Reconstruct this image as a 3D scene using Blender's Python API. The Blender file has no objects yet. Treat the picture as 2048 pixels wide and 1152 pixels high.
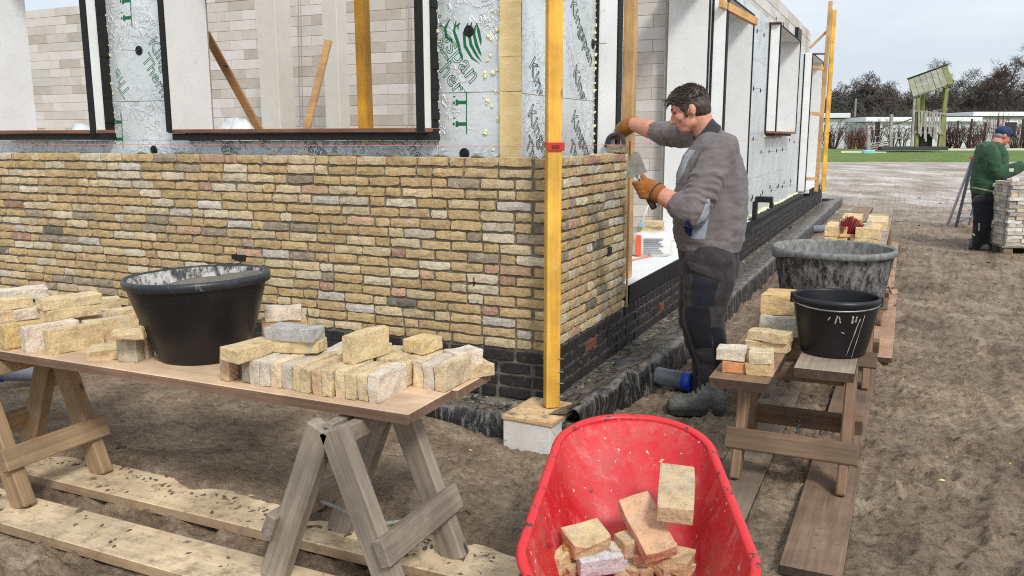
import bpy, bmesh, math, random
import numpy as np
from mathutils import Vector, Matrix, Quaternion, noise as mnoise

sc = bpy.context.scene
# ---------------------------------------------------------------- camera
F_PX, YAW, PITCH, ROLL = 1702.917, 0.4315765, 0.1760903, -0.0011805
CAM = Vector((1.80225, -4.41512, 1.23108))
cd = bpy.data.cameras.new('camera'); cam = bpy.data.objects.new('camera', cd)
sc.collection.objects.link(cam)
cd.sensor_width = 36.0; cd.lens = F_PX / 2048 * 36; cd.clip_start = 0.05; cd.clip_end = 2000
_F = Vector((-math.sin(YAW)*math.cos(PITCH), math.cos(YAW)*math.cos(PITCH), -math.sin(PITCH)))
_R0 = Vector((math.cos(YAW), math.sin(YAW), 0)); _U0 = _R0.cross(_F)
_R = _R0*math.cos(ROLL) + _U0*math.sin(ROLL); _U = _R.cross(_F)
cam.matrix_world = Matrix(((_R.x, _U.x, -_F.x, CAM.x), (_R.y, _U.y, -_F.y, CAM.y), (_R.z, _U.z, -_F.z, CAM.z), (0, 0, 0, 1)))
sc.camera = cam
# ---------------------------------------------------------------- sky, sun, exposure (bright overcast)
SUN_EL, SUN_AZ = math.radians(43), math.radians(134)      # azimuth clockwise from +Y
w = bpy.data.worlds.new('World'); sc.world = w; w.use_nodes = True
wn = w.node_tree.nodes; wl = w.node_tree.links
sky = wn.new('ShaderNodeTexSky'); sky.sky_type = 'NISHITA'; sky.sun_disc = False
sky.sun_elevation = SUN_EL; sky.sun_rotation = SUN_AZ; sky.air_density = 1.0; sky.dust_density = 4.0; sky.ozone_density = 1.0
mixw = wn.new('ShaderNodeMix'); mixw.data_type = 'RGBA'; mixw.inputs[0].default_value = 0.72
mixw.inputs[7].default_value = (7.9, 8.35, 8.85, 1)        # even cloud layer
bg = wn['Background']; bg.inputs[1].default_value = 0.086
tcw = wn.new('ShaderNodeTexCoord'); mpw = wn.new('ShaderNodeMapping'); mpw.inputs['Scale'].default_value = (1, 1, 3.2); wl.new(tcw.outputs['Generated'], mpw.inputs[0])
ncl = wn.new('ShaderNodeTexNoise'); ncl.inputs['Scale'].default_value = 2.6; ncl.inputs['Detail'].default_value = 7; ncl.inputs['Roughness'].default_value = .55; wl.new(mpw.outputs[0], ncl.inputs['Vector'])
rcl = wn.new('ShaderNodeValToRGB'); rcl.color_ramp.elements[0].position = .36; rcl.color_ramp.elements[0].color = (.84, .88, .93, 1); rcl.color_ramp.elements[1].position = .66; rcl.color_ramp.elements[1].color = (1.12, 1.11, 1.08, 1); wl.new(ncl.outputs[0], rcl.inputs[0])
mcl = wn.new('ShaderNodeMix'); mcl.data_type = 'RGBA'; mcl.blend_type = 'MULTIPLY'; mcl.inputs[0].default_value = 1.0
wl.new(sky.outputs[0], mixw.inputs[6]); wl.new(mixw.outputs[2], mcl.inputs[6]); wl.new(rcl.outputs[0], mcl.inputs[7]); wl.new(mcl.outputs[2], bg.inputs[0])
sl = bpy.data.lights.new('sun', 'SUN'); sl.energy = 1.5; sl.angle = math.radians(11); sl.color = (1.0, 0.965, 0.91)
so = bpy.data.objects.new('sun', sl); sc.collection.objects.link(so)
sd = Vector((math.sin(SUN_AZ)*math.cos(SUN_EL), math.cos(SUN_AZ)*math.cos(SUN_EL), math.sin(SUN_EL)))
so.rotation_euler = sd.to_track_quat('Z', 'Y').to_euler(); so.location = (3, -6, 8)
sc.view_settings.view_transform = 'Standard'; sc.view_settings.look = 'None'
sc.view_settings.gamma = 1.0; sc.view_settings.use_curve_mapping = False
sc.view_settings.exposure = 0.62
try:
    sc.cycles.use_denoising = False; sc.cycles.max_bounces = 6; sc.cycles.filter_width = 1.1; sc.cycles.sample_clamp_indirect = 4.0
except Exception: pass

# ---------------------------------------------------------------- helpers
RX = random.Random(7)
def ray(x, y): return _F*F_PX + _R*(x-1024) + _U*(576-y)
def onz(x, y, z): r = ray(x, y); return CAM + r*((z-CAM.z)/r.z)
def onx(x, y, X): r = ray(x, y); return CAM + r*((X-CAM.x)/r.x)
def ony(x, y, Y): r = ray(x, y); return CAM + r*((Y-CAM.y)/r.y)
def dist(P): return (Vector(P)-CAM).dot(_F)
def lin(r, g, b):
    f = lambda c: (c/255/12.92) if c/255 <= .04045 else ((c/255+.055)/1.055)**2.4
    return (f(r), f(g), f(b))

def link(o, parent=None):
    sc.collection.objects.link(o)
    if parent is not None: o.parent = parent
    return o
def tag(o, label=None, cat=None, group=None, kind=None):
    if label: o['label'] = label
    if cat: o['category'] = cat
    if group: o['group'] = group
    if kind: o['kind'] = kind
    return o
def empty(name, loc=(0, 0, 0), label=None, cat=None, group=None, rz=0.0, parent=None):
    o = bpy.data.objects.new(name, None); o.location = loc; o.rotation_euler = (0, 0, rz); o.empty_display_size = .1
    link(o, parent); return tag(o, label, cat, group)

class MB:
    """collects faces, then links ONE mesh object"""
    def __init__(s): s.v = []; s.f = []; s.c = []; s.m = []
    def add(s, verts, faces, col=None, mi=0):
        b = len(s.v); s.v += [tuple(v) for v in verts]; s.f += [tuple(i+b for i in f) for f in faces]
        s.c += [col]*len(faces); s.m += [mi]*len(faces); return s
    def xf(s, M):
        s.v = [tuple(M @ Vector(v)) for v in s.v]; return s
    def box(s, a, b, M=None, bev=0.0, jit=0.0, col=None, mi=0):
        """box from corner a to corner b, optional chamfer"""
        x0, y0, z0 = a; x1, y1, z1 = b
        if x0 > x1: x0, x1 = x1, x0
        if y0 > y1: y0, y1 = y1, y0
        if z0 > z1: z0, z1 = z1, z0
        if bev <= 0:
            vs = [(x, y, z) for z in (z0, z1) for y in (y0, y1) for x in (x0, x1)]
            fs = [(0, 2, 3, 1), (4, 5, 7, 6), (0, 1, 5, 4), (2, 6, 7, 3), (0, 4, 6, 2), (1, 3, 7, 5)]
        else:
            vs = []; idx = {}
            for i, (sx, X) in enumerate(((-1, x0), (1, x1))):
                for j, (sy, Y) in enumerate(((-1, y0), (1, y1))):
                    for k, (sz, Z) in enumerate(((-1, z0), (1, z1))):
                        for ax in range(3):
                            p = [X - sx*bev, Y - sy*bev, Z - sz*bev]
                            p[ax] = (X, Y, Z)[ax]
                            idx[i, j, k, ax] = len(vs)
                            vs.append(tuple(q + RX.uniform(-jit, jit) for q in p))
            fs = []
            g = lambda i, j, k, ax: idx[i, j, k, ax]
            for i in (0, 1):
                q = [g(i, 0, 0, 0), g(i, 1, 0, 0), g(i, 1, 1, 0), g(i, 0, 1, 0)]; fs.append(q if i else q[::-1])
                q = [g(0, i, 0, 1), g(0, i, 1, 1), g(1, i, 1, 1), g(1, i, 0, 1)]; fs.append(q if i else q[::-1])
                q = [g(0, 0, i, 2), g(1, 0, i, 2), g(1, 1, i, 2), g(0, 1, i, 2)]; fs.append(q if i else q[::-1])
            for a_ in (0, 1):
                for b_ in (0, 1):
                    fl = (a_ + b_) % 2
                    q = [g(0, a_, b_, 1), g(1, a_, b_, 1), g(1, a_, b_, 2), g(0, a_, b_, 2)]; fs.append(q if fl == 0 else q[::-1])
                    q = [g(a_, 0, b_, 2), g(a_, 1, b_, 2), g(a_, 1, b_, 0), g(a_, 0, b_, 0)]; fs.append(q if fl == 0 else q[::-1])
                    q = [g(a_, b_, 0, 0), g(a_, b_, 1, 0), g(a_, b_, 1, 1), g(a_, b_, 0, 1)]; fs.append(q if fl == 0 else q[::-1])
            for i in (0, 1):
                for j in (0, 1):
                    for k in (0, 1):
                        q = [g(i, j, k, 0), g(i, j, k, 1), g(i, j, k, 2)]
                        fs.append(q if (i+j+k) % 2 == 1 else q[::-1])
        if M is not None: vs = [tuple(M @ Vector(v)) for v in vs]
        return s.add(vs, fs, col, mi)
    def beam(s, p, q, wd, th, up=(0, 0, 1), bev=0.003, ext=0.0, jit=0.0, mi=0):
        """timber from p to q: width wd (across), thickness th (along 'up')"""
        p = Vector(p); q = Vector(q); d = (q-p); L = d.length; d.normalize()
        u = Vector(up); a = u.cross(d)
        if a.length < 1e-6: a = Vector((1, 0, 0)).cross(d)
        a.normalize(); u = d.cross(a)
        M = Matrix(((d.x, a.x, u.x, p.x), (d.y, a.y, u.y, p.y), (d.z, a.z, u.z, p.z), (0, 0, 0, 1)))
        return s.box((-ext, -wd/2, -th/2), (L+ext, wd/2, th/2), M, bev, jit, mi=mi)
    def tube(s, pts, rad, n=8, cap=True, mi=0):
        pts = [Vector(p) for p in pts]; m = len(pts)
        rad = [rad]*m if not isinstance(rad, (list, tuple)) else rad
        prev = None; rings = []
        for i, p in enumerate(pts):
            d = (pts[min(i+1, m-1)] - pts[max(i-1, 0)])
            if d.length < 1e-9: d = Vector((0, 0, 1))
            d.normalize()
            if prev is None:
                a = d.orthogonal().normalized()
            else:
                a = prev - d*prev.dot(d)
                a = a.normalized() if a.length > 1e-6 else d.orthogonal().normalized()
            prev = a; b = d.cross(a)
            r = rad[i]; ra, rb = (r if isinstance(r, (tuple, list)) else (r, r))
            rings.append([p + a*(ra*math.cos(t)) + b*(rb*math.sin(t)) for t in [2*math.pi*k/n for k in range(n)]])
        vs = [v for rg in rings for v in rg]; fs = []
        for i in range(m-1):
            for k in range(n):
                k2 = (k+1) % n
                fs.append((i*n+k, i*n+k2, (i+1)*n+k2, (i+1)*n+k))
        if cap: fs.append(tuple(range(n))[::-1]); fs.append(tuple((m-1)*n+k for k in range(n)))
        return s.add(vs, fs, None, mi)
    def loft(s, rings, cap=True, mi=0, closed=True):
        n = len(rings[0]); vs = [v for r in rings for v in r]; fs = []
        for i in range(len(rings)-1):
            for k in range(n if closed else n-1):
                k2 = (k+1) % n
                fs.append((i*n+k, i*n+k2, (i+1)*n+k2, (i+1)*n+k))
        if cap: fs.append(tuple(range(n))[::-1]); fs.append(tuple((len(rings)-1)*n+k for k in range(n)))
        return s.add(vs, fs, None, mi)
    def build(s, name, mat, parent=None, loc=None, rot=None, smooth=False, recenter=False, colattr=False):
        me = bpy.data.meshes.new(name)
        vs = s.v
        if recenter and vs:
            a = np.array(vs); c = (a.min(0)+a.max(0))/2; c[2] = a[:, 2].min()
            vs = [tuple(q) for q in (a-c)]; loc = Vector(c) if loc is None else Vector(loc)+Vector(c)
        me.from_pydata(vs, [], s.f)
        mats = mat if isinstance(mat, (list, tuple)) else [mat]
        for m_ in mats: me.materials.append(m_)
        if len(mats) > 1: me.polygons.foreach_set('material_index', s.m)
        if smooth: me.polygons.foreach_set('use_smooth', [True]*len(me.polygons))
        if colattr:
            ca = me.color_attributes.new('col', 'FLOAT_COLOR', 'CORNER')
            arr = []
            for p in me.polygons:
                c = s.c[p.index] or (.4, .4, .4)
                arr += [c[0], c[1], c[2], 1.0]*p.loop_total
            ca.data.foreach_set('color', arr)
        me.update()
        o = bpy.data.objects.new(name, me)
        if loc is not None: o.location = loc
        if rot is not None: o.rotation_euler = rot
        return link(o, parent)

def copy_tree(o, parent=None):
    c = o.copy(); link(c); c.parent = parent
    for ch in o.children: copy_tree(ch, c)
    return c

# ---- procedural materials
def nodes(name):
    m = bpy.data.materials.new(name); m.use_nodes = True
    nt = m.node_tree; return m, nt.nodes, nt.links, nt.nodes['Principled BSDF']
def ramp(n, stops, interp='LINEAR'):
    r = n.new('ShaderNodeValToRGB'); r.color_ramp.interpolation = interp
    e = r.color_ramp.elements
    while len(e) < len(stops): e.new(.5)
    for el, (p, c) in zip(e, stops):
        el.position = p; el.color = (c[0], c[1], c[2], 1) if isinstance(c, (tuple, list)) else (c, c, c, 1)
    return r
def coords(n, l, rand=False, scale=(1, 1, 1)):
    tc = n.new('ShaderNodeTexCoord'); mp = n.new('ShaderNodeMapping'); mp.inputs['Scale'].default_value = scale
    l.new(tc.outputs['Object'], mp.inputs[0])
    if rand:
        oi = n.new('ShaderNodeObjectInfo'); mu = n.new('ShaderNodeMath'); mu.operation = 'MULTIPLY'; mu.inputs[1].default_value = 37.0
        l.new(oi.outputs['Random'], mu.inputs[0])
        cb = n.new('ShaderNodeCombineXYZ')
        for i in range(3): l.new(mu.outputs[0], cb.inputs[i])
        l.new(cb.outputs[0], mp.inputs['Location'])
    return mp.outputs[0]
def tex(n, l, vec, scale, detail=5, rough=.6, dist=0.0):
    t = n.new('ShaderNodeTexNoise'); t.inputs['Scale'].default_value = scale; t.inputs['Detail'].default_value = detail
    t.inputs['Roughness'].default_value = rough; t.inputs['Distortion'].default_value = dist
    l.new(vec, t.inputs['Vector']); return t.outputs[0]
def mixc(n, l, fac, a, b, mode='MIX'):
    m = n.new('ShaderNodeMix'); m.data_type = 'RGBA'; m.blend_type = mode
    for i, x in ((0, fac), (6, a), (7, b)):
        if isinstance(x, (int, float)): m.inputs[i].default_value = x
        elif isinstance(x, (tuple, list)): m.inputs[i].default_value = (x[0], x[1], x[2], 1)
        else: l.new(x, m.inputs[i])
    return m.outputs[2]
def bump(n, l, bsdf, h, strength=.3, dist=.01, prev=None):
    b = n.new('ShaderNodeBump'); b.inputs['Strength'].default_value = strength; b.inputs['Distance'].default_value = dist
    l.new(h, b.inputs['Height'])
    if prev is not None: l.new(prev, b.inputs['Normal'])
    l.new(b.outputs[0], bsdf.inputs['Normal']); return b.outputs[0]
def surf(name, c1, c2, scale=8, rough=.8, spots=None, bump_s=.3, bump_d=.004, bump_scale=None, metal=0.0, rand=False, stretch=(1, 1, 1), lo=.35, hi=.65, spec=.5):
    """mottled surface: c1..c2 by noise, optional list of (colour, scale, threshold, softness) stains"""
    m, n, l, b = nodes(name); v = coords(n, l, rand, stretch)
    r = ramp(n, [(lo, c1), (hi, c2)]); l.new(tex(n, l, v, scale, 6, .65), r.inputs[0]); col = r.outputs[0]
    for (c, s_, th, so_) in (spots or []):
        k = ramp(n, [(th, 0.0), (min(1, th+so_), 1.0)]); l.new(tex(n, l, v, s_, 6, .7, .3), k.inputs[0])
        col = mixc(n, l, k.outputs[0], col, c)
    l.new(col, b.inputs['Base Color']); b.inputs['Roughness'].default_value = rough; b.inputs['Metallic'].default_value = metal
    b.inputs['Specular IOR Level'].default_value = spec
    if bump_s > 0: bump(n, l, b, tex(n, l, v, bump_scale or scale*4, 6, .65), bump_s, bump_d)
    return m
def flat(name, c, rough=.6, metal=0.0, spec=.5):
    m, n, l, b = nodes(name); b.inputs['Base Color'].default_value = (*c, 1); b.inputs['Roughness'].default_value = rough
    b.inputs['Metallic'].default_value = metal; b.inputs['Specular IOR Level'].default_value = spec
    v = coords(n, l); bump(n, l, b, tex(n, l, v, 120, 3), .12, .001); return m

def wood(name, c1, c2, along='x', rough=.7, mud=None, mudth=.6, grain=28, knots=True, rand=True, band=None):
    m, n, l, b = nodes(name)
    st = {'x': (1, grain, grain), 'y': (grain, 1, grain), 'z': (grain, grain, 1)}[along]
    v = coords(n, l, rand, st); v0 = coords(n, l, rand)
    r = ramp(n, [(.3, c1), (.7, c2)]); g = tex(n, l, v, 1.6, 8, .7, .6); l.new(g, r.inputs[0]); col = r.outputs[0]
    r2 = ramp(n, [(.4, (.72, .70, .68)), (.62, (1.08, 1.06, 1.02))]); l.new(tex(n, l, v0, 3.2, 4, .6), r2.inputs[0])
    col = mixc(n, l, 1.0, col, r2.outputs[0], 'MULTIPLY')
    if knots:
        st2 = {'x': (.4, 1, 1), 'y': (1, .4, 1), 'z': (1, 1, .4)}[along]
        vk = coords(n, l, rand, st2)
        vo = n.new('ShaderNodeTexVoronoi'); vo.inputs['Scale'].default_value = 7; l.new(vk, vo.inputs['Vector'])
        k = ramp(n, [(.05, 1.0), (.10, 0.0)]); l.new(vo.outputs['Distance'], k.inputs[0])
        col = mixc(n, l, k.outputs[0], col, tuple(x*.38 for x in c1))
    if mud:
        k = ramp(n, [(mudth, 0.0), (mudth+.12, .9)]); l.new(tex(n, l, v0, 11, 12, .82), k.inputs[0])
        col = mixc(n, l, k.outputs[0], col, mud)
    l.new(col, b.inputs['Base Color']); b.inputs['Roughness'].default_value = rough
    bump(n, l, b, g, .35, .002); return m
# ---------------------------------------------------------------- palette
MORTAR = surf('mortar', lin(104, 98, 86), lin(138, 130, 115), 30, .95, bump_s=.8, bump_d=.006, bump_scale=90)
MORTAR_DARK = surf('mortar_dark', lin(78, 73, 66), lin(116, 110, 100), 24, .95, bump_s=.9, bump_d=.008, bump_scale=70)

def brick_mat(name, lime=.58, grit=1.0, rough=.95):
    m, n, l, b = nodes(name); v = coords(n, l, True)
    a = n.new('ShaderNodeAttribute'); a.attribute_name = 'col'; col = a.outputs['Color']
    r = ramp(n, [(.30, (.62, .58, .53)), (.5, (1, 1, 1)), (.70, (1.26, 1.25, 1.22))]); l.new(tex(n, l, v, 17, 9, .78), r.inputs[0])
    col = mixc(n, l, 1.0, col, r.outputs[0], 'MULTIPLY')
    k = ramp(n, [(lime, 0.0), (lime+.10, .85)]); l.new(tex(n, l, v, 13, 8, .75, .6), k.inputs[0])
    col = mixc(n, l, k.outputs[0], col, lin(196, 188, 172))
    k = ramp(n, [(.60, 0.0), (.68, .6)]); l.new(tex(n, l, v, 60, 6, .75), k.inputs[0])
    col = mixc(n, l, k.outputs[0], col, lin(98, 84, 62))
    l.new(col, b.inputs['Base Color']); b.inputs['Roughness'].default_value = rough; b.inputs['Specular IOR Level'].default_value = .25
    p = bump(n, l, b, tex(n, l, v, 26, 8, .75), 1.0*grit, .016); bump(n, l, b, tex(n, l, v, 170, 4, .7), .5*grit, .002, p)
    return m
BRICK = brick_mat('old_yellow_brick', .555)
DARKBRICK = surf('dark_plinth_brick', lin(25, 22, 24), lin(46, 41, 42), 18, .7, spots=[(lin(112, 104, 92), 26, .60, .12)], bump_s=.6, bump_d=.004, bump_scale=60, rand=True)
REDBRICK = surf('red_plinth_brick', lin(92, 48, 38), lin(128, 70, 54), 18, .8, bump_s=.6, bump_d=.004, bump_scale=60, rand=True)

def pick_brick():
    t = RX.random()
    if t < .50: c = lin(198, 173, 129)
    elif t < .70: c = lin(210, 192, 155)
    elif t < .82: c = lin(215, 202, 176)
    elif t < .865: c = lin(208, 200, 188)
    elif t < .895: c = lin(200, 168, 138)
    elif t < .965: c = lin(168, 154, 132)
    elif t < .975: c = lin(128, 121, 110)
    else: c = lin(182, 146, 124)
    f = RX.uniform(.82, 1.1); return tuple(x*f for x in c)
def pick_loose():
    t = RX.random()
    if t < .62: c = lin(222, 201, 160)
    elif t < .8: c = lin(230, 210, 174)
    elif t < .9: c = lin(216, 206, 190)
    elif t < .93: c = lin(218, 184, 148)
    else: c = lin(160, 148, 132)
    f = RX.uniform(.88, 1.08); return tuple(x*f for x in c)

# ---------------------------------------------------------------- ground
def vnoise(x, y, seed=0):
    xi = np.floor(x).astype(np.int64); yi = np.floor(y).astype(np.int64); xf = x-xi; yf = y-yi
    def h(a, b):
        n_ = (a*374761393 + b*668265263 + seed*1274126177) & 0xffffffff
        n_ = ((n_ ^ (n_ >> 13))*1274126177) & 0xffffffff
        return ((n_ ^ (n_ >> 16)) & 0xffff)/65535.0
    u = xf*xf*(3-2*xf); v_ = yf*yf*(3-2*yf)
    return (h(xi, yi)*(1-u)+h(xi+1, yi)*u)*(1-v_) + (h(xi, yi+1)*(1-u)+h(xi+1, yi+1)*u)*v_
def fbm(x, y, f, oct_=4, seed=0, gain=.5):
    s = 0; a = 1; t = 0
    for i in range(oct_):
        s = s + a*vnoise(x*f, y*f, seed+i*17); t += a; a *= gain; f *= 2.03
    return s/t - .5
def sstep(a, b, x):
    t = np.clip((x-a)/(b-a), 0, 1); return t*t*(3-2*t)
def ground_base(x, y):
    x = np.asarray(x, float); y = np.asarray(y, float)
    z = np.full(np.broadcast(x, y).shape, -.405)
    # sand banked up against the front wall, higher to the left
    z = z + .12*sstep(-.3, -2.2, x)*sstep(-1.5, -.35, y)*(y < .3) - .05*sstep(-.75, -.2, x)*sstep(-.7, -.3, y)*(x < .25)*(y < .4)
    # sand heaped over the back edge of the second plank
    e_ = -1.70 + .04*np.sin(x*3.1) + .03*np.sin(x*7.7+1) + .018*np.sin(x*19)
    z = z + .082*sstep(e_-.015, e_+.05, y)*(1-sstep(-1.55, -1.0, y))*(x < .62)*(x > -4)
    # the land climbs to the lawn beyond the house
    dpt = (x-CAM.x)*_F.x + (y-CAM.y)*_F.y
    z = z + .78*sstep(19.0, 27.0, dpt) + .10*sstep(27, 40, dpt)
    return z
def GZ(x, y): return float(ground_base(x, y))
def axis(lo, d0, d1, hi, step, grow=1.16):
    a = list(np.arange(d0, d1, step)); s = step; x = a[-1]
    while x < hi: s *= grow; x += s; a.append(x)
    s = step; x = d0; b = []
    while x > lo: s *= grow; x -= s; b.append(x)
    return np.array(b[::-1]+a)
gx = axis(-420, -2.3, 3.6, 420, .0165, 1.06); gy = axis(-60, -2.7, 2.2, 520, .0165, 1.022)
X, Y = np.meshgrid(gx, gy); Z = ground_base(X, Y)
near = 1 - sstep(20, 30, np.hypot(X-CAM.x, Y-CAM.y))
wx = X + .35*fbm(X, Y, 1.3, 3, 91); wy = Y + .35*fbm(X, Y, 1.3, 3, 57)
und = .07*fbm(X, Y, .9, 3, 1)
cl = fbm(wx, wy*1.35, 5.0, 5, 3, .6)
clod = np.clip(fbm(wx, wy, 9.0, 4, 23, .6)-.07, 0, .3)*.17
crk = .022*(1-np.abs(2*fbm(wx, wy*1.6, 3.3, 4, 71, .6))**.5)        # ridges pushed up by boots and wheels
def ridged(x, y, f, seed, o=4):
    s = 0; a = 1; t = 0
    for i in range(o):
        n_ = 1-np.abs(2*vnoise(x*f, y*f, seed+i*13)-1); s = s+a*n_*n_; t += a; a *= .55; f *= 2.1
    return s/t
msk = sstep(-.08, .12, fbm(X, Y, 1.1, 3, 41))
rid = (ridged(wx, wy*1.7, 4.5, 201)-.45)*.045*msk + (ridged(wx, wy*1.5, 12, 301, 3)-.45)*.036
calm = 1 - .6*((X < .0) & (Y > -1.7) & (Y < .3))*sstep(-.1, -.5, X)      # raked sand under the table is calmer
Z = Z + near*(und + calm*(.055*cl + .9*clod + 1.1*crk + rid - .012) )
rpf = random.Random(31)                                             # boot prints and barrow ruts pressed into the wet sand
for _ in range(70):
    fx_, fy_ = rpf.uniform(1.75, 5.0), rpf.uniform(-1.6, 7.5)
    if rpf.random() < .3: fx_, fy_ = rpf.uniform(.45, 1.05), rpf.uniform(-.6, 3)
    an = rpf.uniform(-.5, .5)+(math.pi/2 if rpf.random() < .7 else 0); ca, sa = math.cos(an), math.sin(an)
    sl_m = (np.abs(X-fx_) < .3) & (np.abs(Y-fy_) < .3)
    u_ = ((X-fx_)*ca+(Y-fy_)*sa)[sl_m]; w_ = (-(X-fx_)*sa+(Y-fy_)*ca)[sl_m]
    q_ = (u_/.15)**2+(w_/(.052+.012*np.tanh(u_*20)))**2
    Z[sl_m] += -.022*np.exp(-q_**2*.6)+.012*np.exp(-((np.sqrt(q_)-1.25)/.22)**2)+.004*np.sin(u_*140)*(q_ < .8)
for x0_ in (2.35, 2.95):
    xr = x0_+.12*np.sin(Y*.7)+.05*np.sin(Y*1.9+1); q_ = (X-xr)/.05; Z += (-.016*np.exp(-q_**2)+.009*np.exp(-((np.abs(q_)-1.7)/.6)**2))*(near > .3)*(Y > -2)*(Y < 14)
Zf = Z
verts = np.stack([X.ravel(), Y.ravel(), Z.ravel()], 1)
nx_, ny_ = len(gx), len(gy)
i0 = (np.arange(ny_-1)[:, None]*nx_ + np.arange(nx_-1)[None, :]).ravel()
faces = np.stack([i0, i0+1, i0+nx_+1, i0+nx_], 1)
me = bpy.data.meshes.new('ground'); me.vertices.add(len(verts)); me.vertices.foreach_set('co', verts.ravel())
me.loops.add(faces.size); me.loops.foreach_set('vertex_index', faces.ravel().astype(np.int32))
me.polygons.add(len(faces)); me.polygons.foreach_set('loop_start', np.arange(0, faces.size, 4, dtype=np.int32))
me.polygons.foreach_set('use_smooth', np.ones(len(faces), bool)); me.update(); me.validate()
m, n, l, b = nodes('muddy_sand'); v = coords(n, l)
r = ramp(n, [(.3, lin(112, 95, 78)), (.5, lin(149, 130, 109)), (.72, lin(180, 163, 141))]); l.new(tex(n, l, v, 2.6, 9, .68, .3), r.inputs[0])
r2 = ramp(n, [(.38, (.56, .53, .5)), (.52, (1.0, 1.0, 1.0)), (.64, (1.2, 1.19, 1.17))]); l.new(tex(n, l, coords(n, l, False, (1, 1.5, 1)), 20, 9, .78), r2.inputs[0])
col = mixc(n, l, 1.0, r.outputs[0], r2.outputs[0], 'MULTIPLY')
r3 = ramp(n, [(.36, (.66, .64, .62)), (.5, (1, 1, 1)), (.66, (1.14, 1.13, 1.12))]); l.new(tex(n, l, v, .9, 5, .6, .5), r3.inputs[0]); col = mixc(n, l, 1.0, col, r3.outputs[0], 'MULTIPLY')     # damp and drier patches
# drier pale sand farther out
sx = n.new('ShaderNodeSeparateXYZ'); l.new(v, sx.inputs[0])
mr = n.new('ShaderNodeMapRange'); mr.inputs[1].default_value = 9.0; mr.inputs[2].default_value = 19.0; l.new(sx.outputs[1], mr.inputs[0])
ad = n.new('ShaderNodeMath'); ad.operation = 'MULTIPLY_ADD'; ad.inputs[1].default_value = 3.2; ad.inputs[2].default_value = -1.92
vst = coords(n, l, False, (.35, 1, 1)); l.new(tex(n, l, vst, 1.5, 8, .72, .6), ad.inputs[0])
ad2 = n.new('ShaderNodeMath'); ad2.operation = 'ADD'; ad2.use_clamp = True; l.new(mr.outputs[0], ad2.inputs[0]); l.new(ad.outputs[0], ad2.inputs[1])
mu2 = n.new('ShaderNodeMath'); mu2.operation = 'MULTIPLY'; mu2.use_clamp = True; l.new(ad2.outputs[0], mu2.inputs[0]); l.new(mr.outputs[0], mu2.inputs[1])
pale = ramp(n, [(.35, lin(158, 148, 136)), (.5, lin(190, 183, 174)), (.64, lin(222, 219, 214))]); l.new(tex(n, l, vst, 3.0, 8, .7, .4), pale.inputs[0])
col = mixc(n, l, mu2.outputs[0], col, pale.outputs[0])
l.new(col, b.inputs['Base Color'])
rr = ramp(n, [(.4, .62), (.62, .95)]); l.new(tex(n, l, v, 3.3, 5, .6), rr.inputs[0]); l.new(rr.outputs[0], b.inputs['Roughness'])
rt_ = n.new('ShaderNodeTexNoise'); rt_.noise_type = 'RIDGED_MULTIFRACTAL'; rt_.inputs['Scale'].default_value = 20; rt_.inputs['Detail'].default_value = 7; rt_.inputs['Roughness'].default_value = .6; rt_.inputs['Distortion'].default_value = .5; l.new(coords(n, l, False, (1, 1.5, 1)), rt_.inputs['Vector'])
pb = bump(n, l, b, rt_.outputs[0], .8, .02); pb = bump(n, l, b, tex(n, l, v, 34, 9, .72, .4), .9, .03, pb); bump(n, l, b, tex(n, l, v, 150, 5, .7), .7, .006, pb)
me.materials.append(m); MUD = m
tag(link(bpy.data.objects.new('ground', me)), kind='structure')
# ---------------------------------------------------------------- the house under construction
HOUSE = empty('house', (0, 0, 0), 'unfinished bungalow with yellow brick facing, silver insulation boards and white window boxes', 'house')
FOIL = None
def foil_mat():
    m, n, l, b = nodes('silver_foil'); v = coords(n, l)
    r = ramp(n, [(.3, lin(206, 214, 216)), (.7, lin(232, 238, 240))]); l.new(tex(n, l, v, 2.2, 5, .6), r.inputs[0])
    # faint printed grid
    col = r.outputs[0]
    l.new(col, b.inputs['Base Color']); b.inputs['Metallic'].default_value = .34; b.inputs['Roughness'].default_value = .34
    vs = coords(n, l, False, (1, 1, 1))
    vo = n.new('ShaderNodeTexNoise'); vo.noise_dimensions = '3D'; vo.inputs['Scale'].default_value = 11; vo.inputs['Detail'].default_value = 3; vo.inputs['Distortion'].default_value = .9
    l.new(vs, vo.inputs['Vector'])
    rd = ramp(n, [(.36, 0.0), (.47, .25), (.5, 1.0), (.53, .25), (.64, 0.0)]); l.new(vo.outputs[0], rd.inputs[0])
    mk = ramp(n, [(.42, .05), (.6, 1.0)]); l.new(tex(n, l, v, 3.1, 3, .6), mk.inputs[0])
    hm = n.new('ShaderNodeMath'); hm.operation = 'MULTIPLY'; l.new(rd.outputs[0], hm.inputs[0]); l.new(mk.outputs[0], hm.inputs[1])
    p = bump(n, l, b, hm.outputs[0], .7, .009); p = bump(n, l, b, tex(n, l, v, 5, 3, .5), .35, .03, p)
    bump(n, l, b, tex(n, l, v, 190, 2, .5), .25, .001, p)
    return m
FOIL = foil_mat()
WHITE = surf('white_coated_panel', lin(226, 228, 228), lin(234, 236, 236), 5, .55, spots=[(lin(214, 215, 212), 11, .60, .1)], bump_s=.08)
BLACK = surf('black_rubber_strip', lin(9, 9, 10), lin(17, 17, 18), 12, .7, bump_s=.4, bump_d=.003, bump_scale=30)
BROWN = wood('brown_sill_wood', lin(112, 76, 56), lin(146, 104, 80), 'x', .6, rand=False)
FOAMY = surf('yellow_foam_core', lin(226, 200, 140), lin(242, 220, 168), 9, .9, bump_s=.5, bump_d=.005, bump_scale=40, stretch=(1, 1, 2.4))
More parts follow.
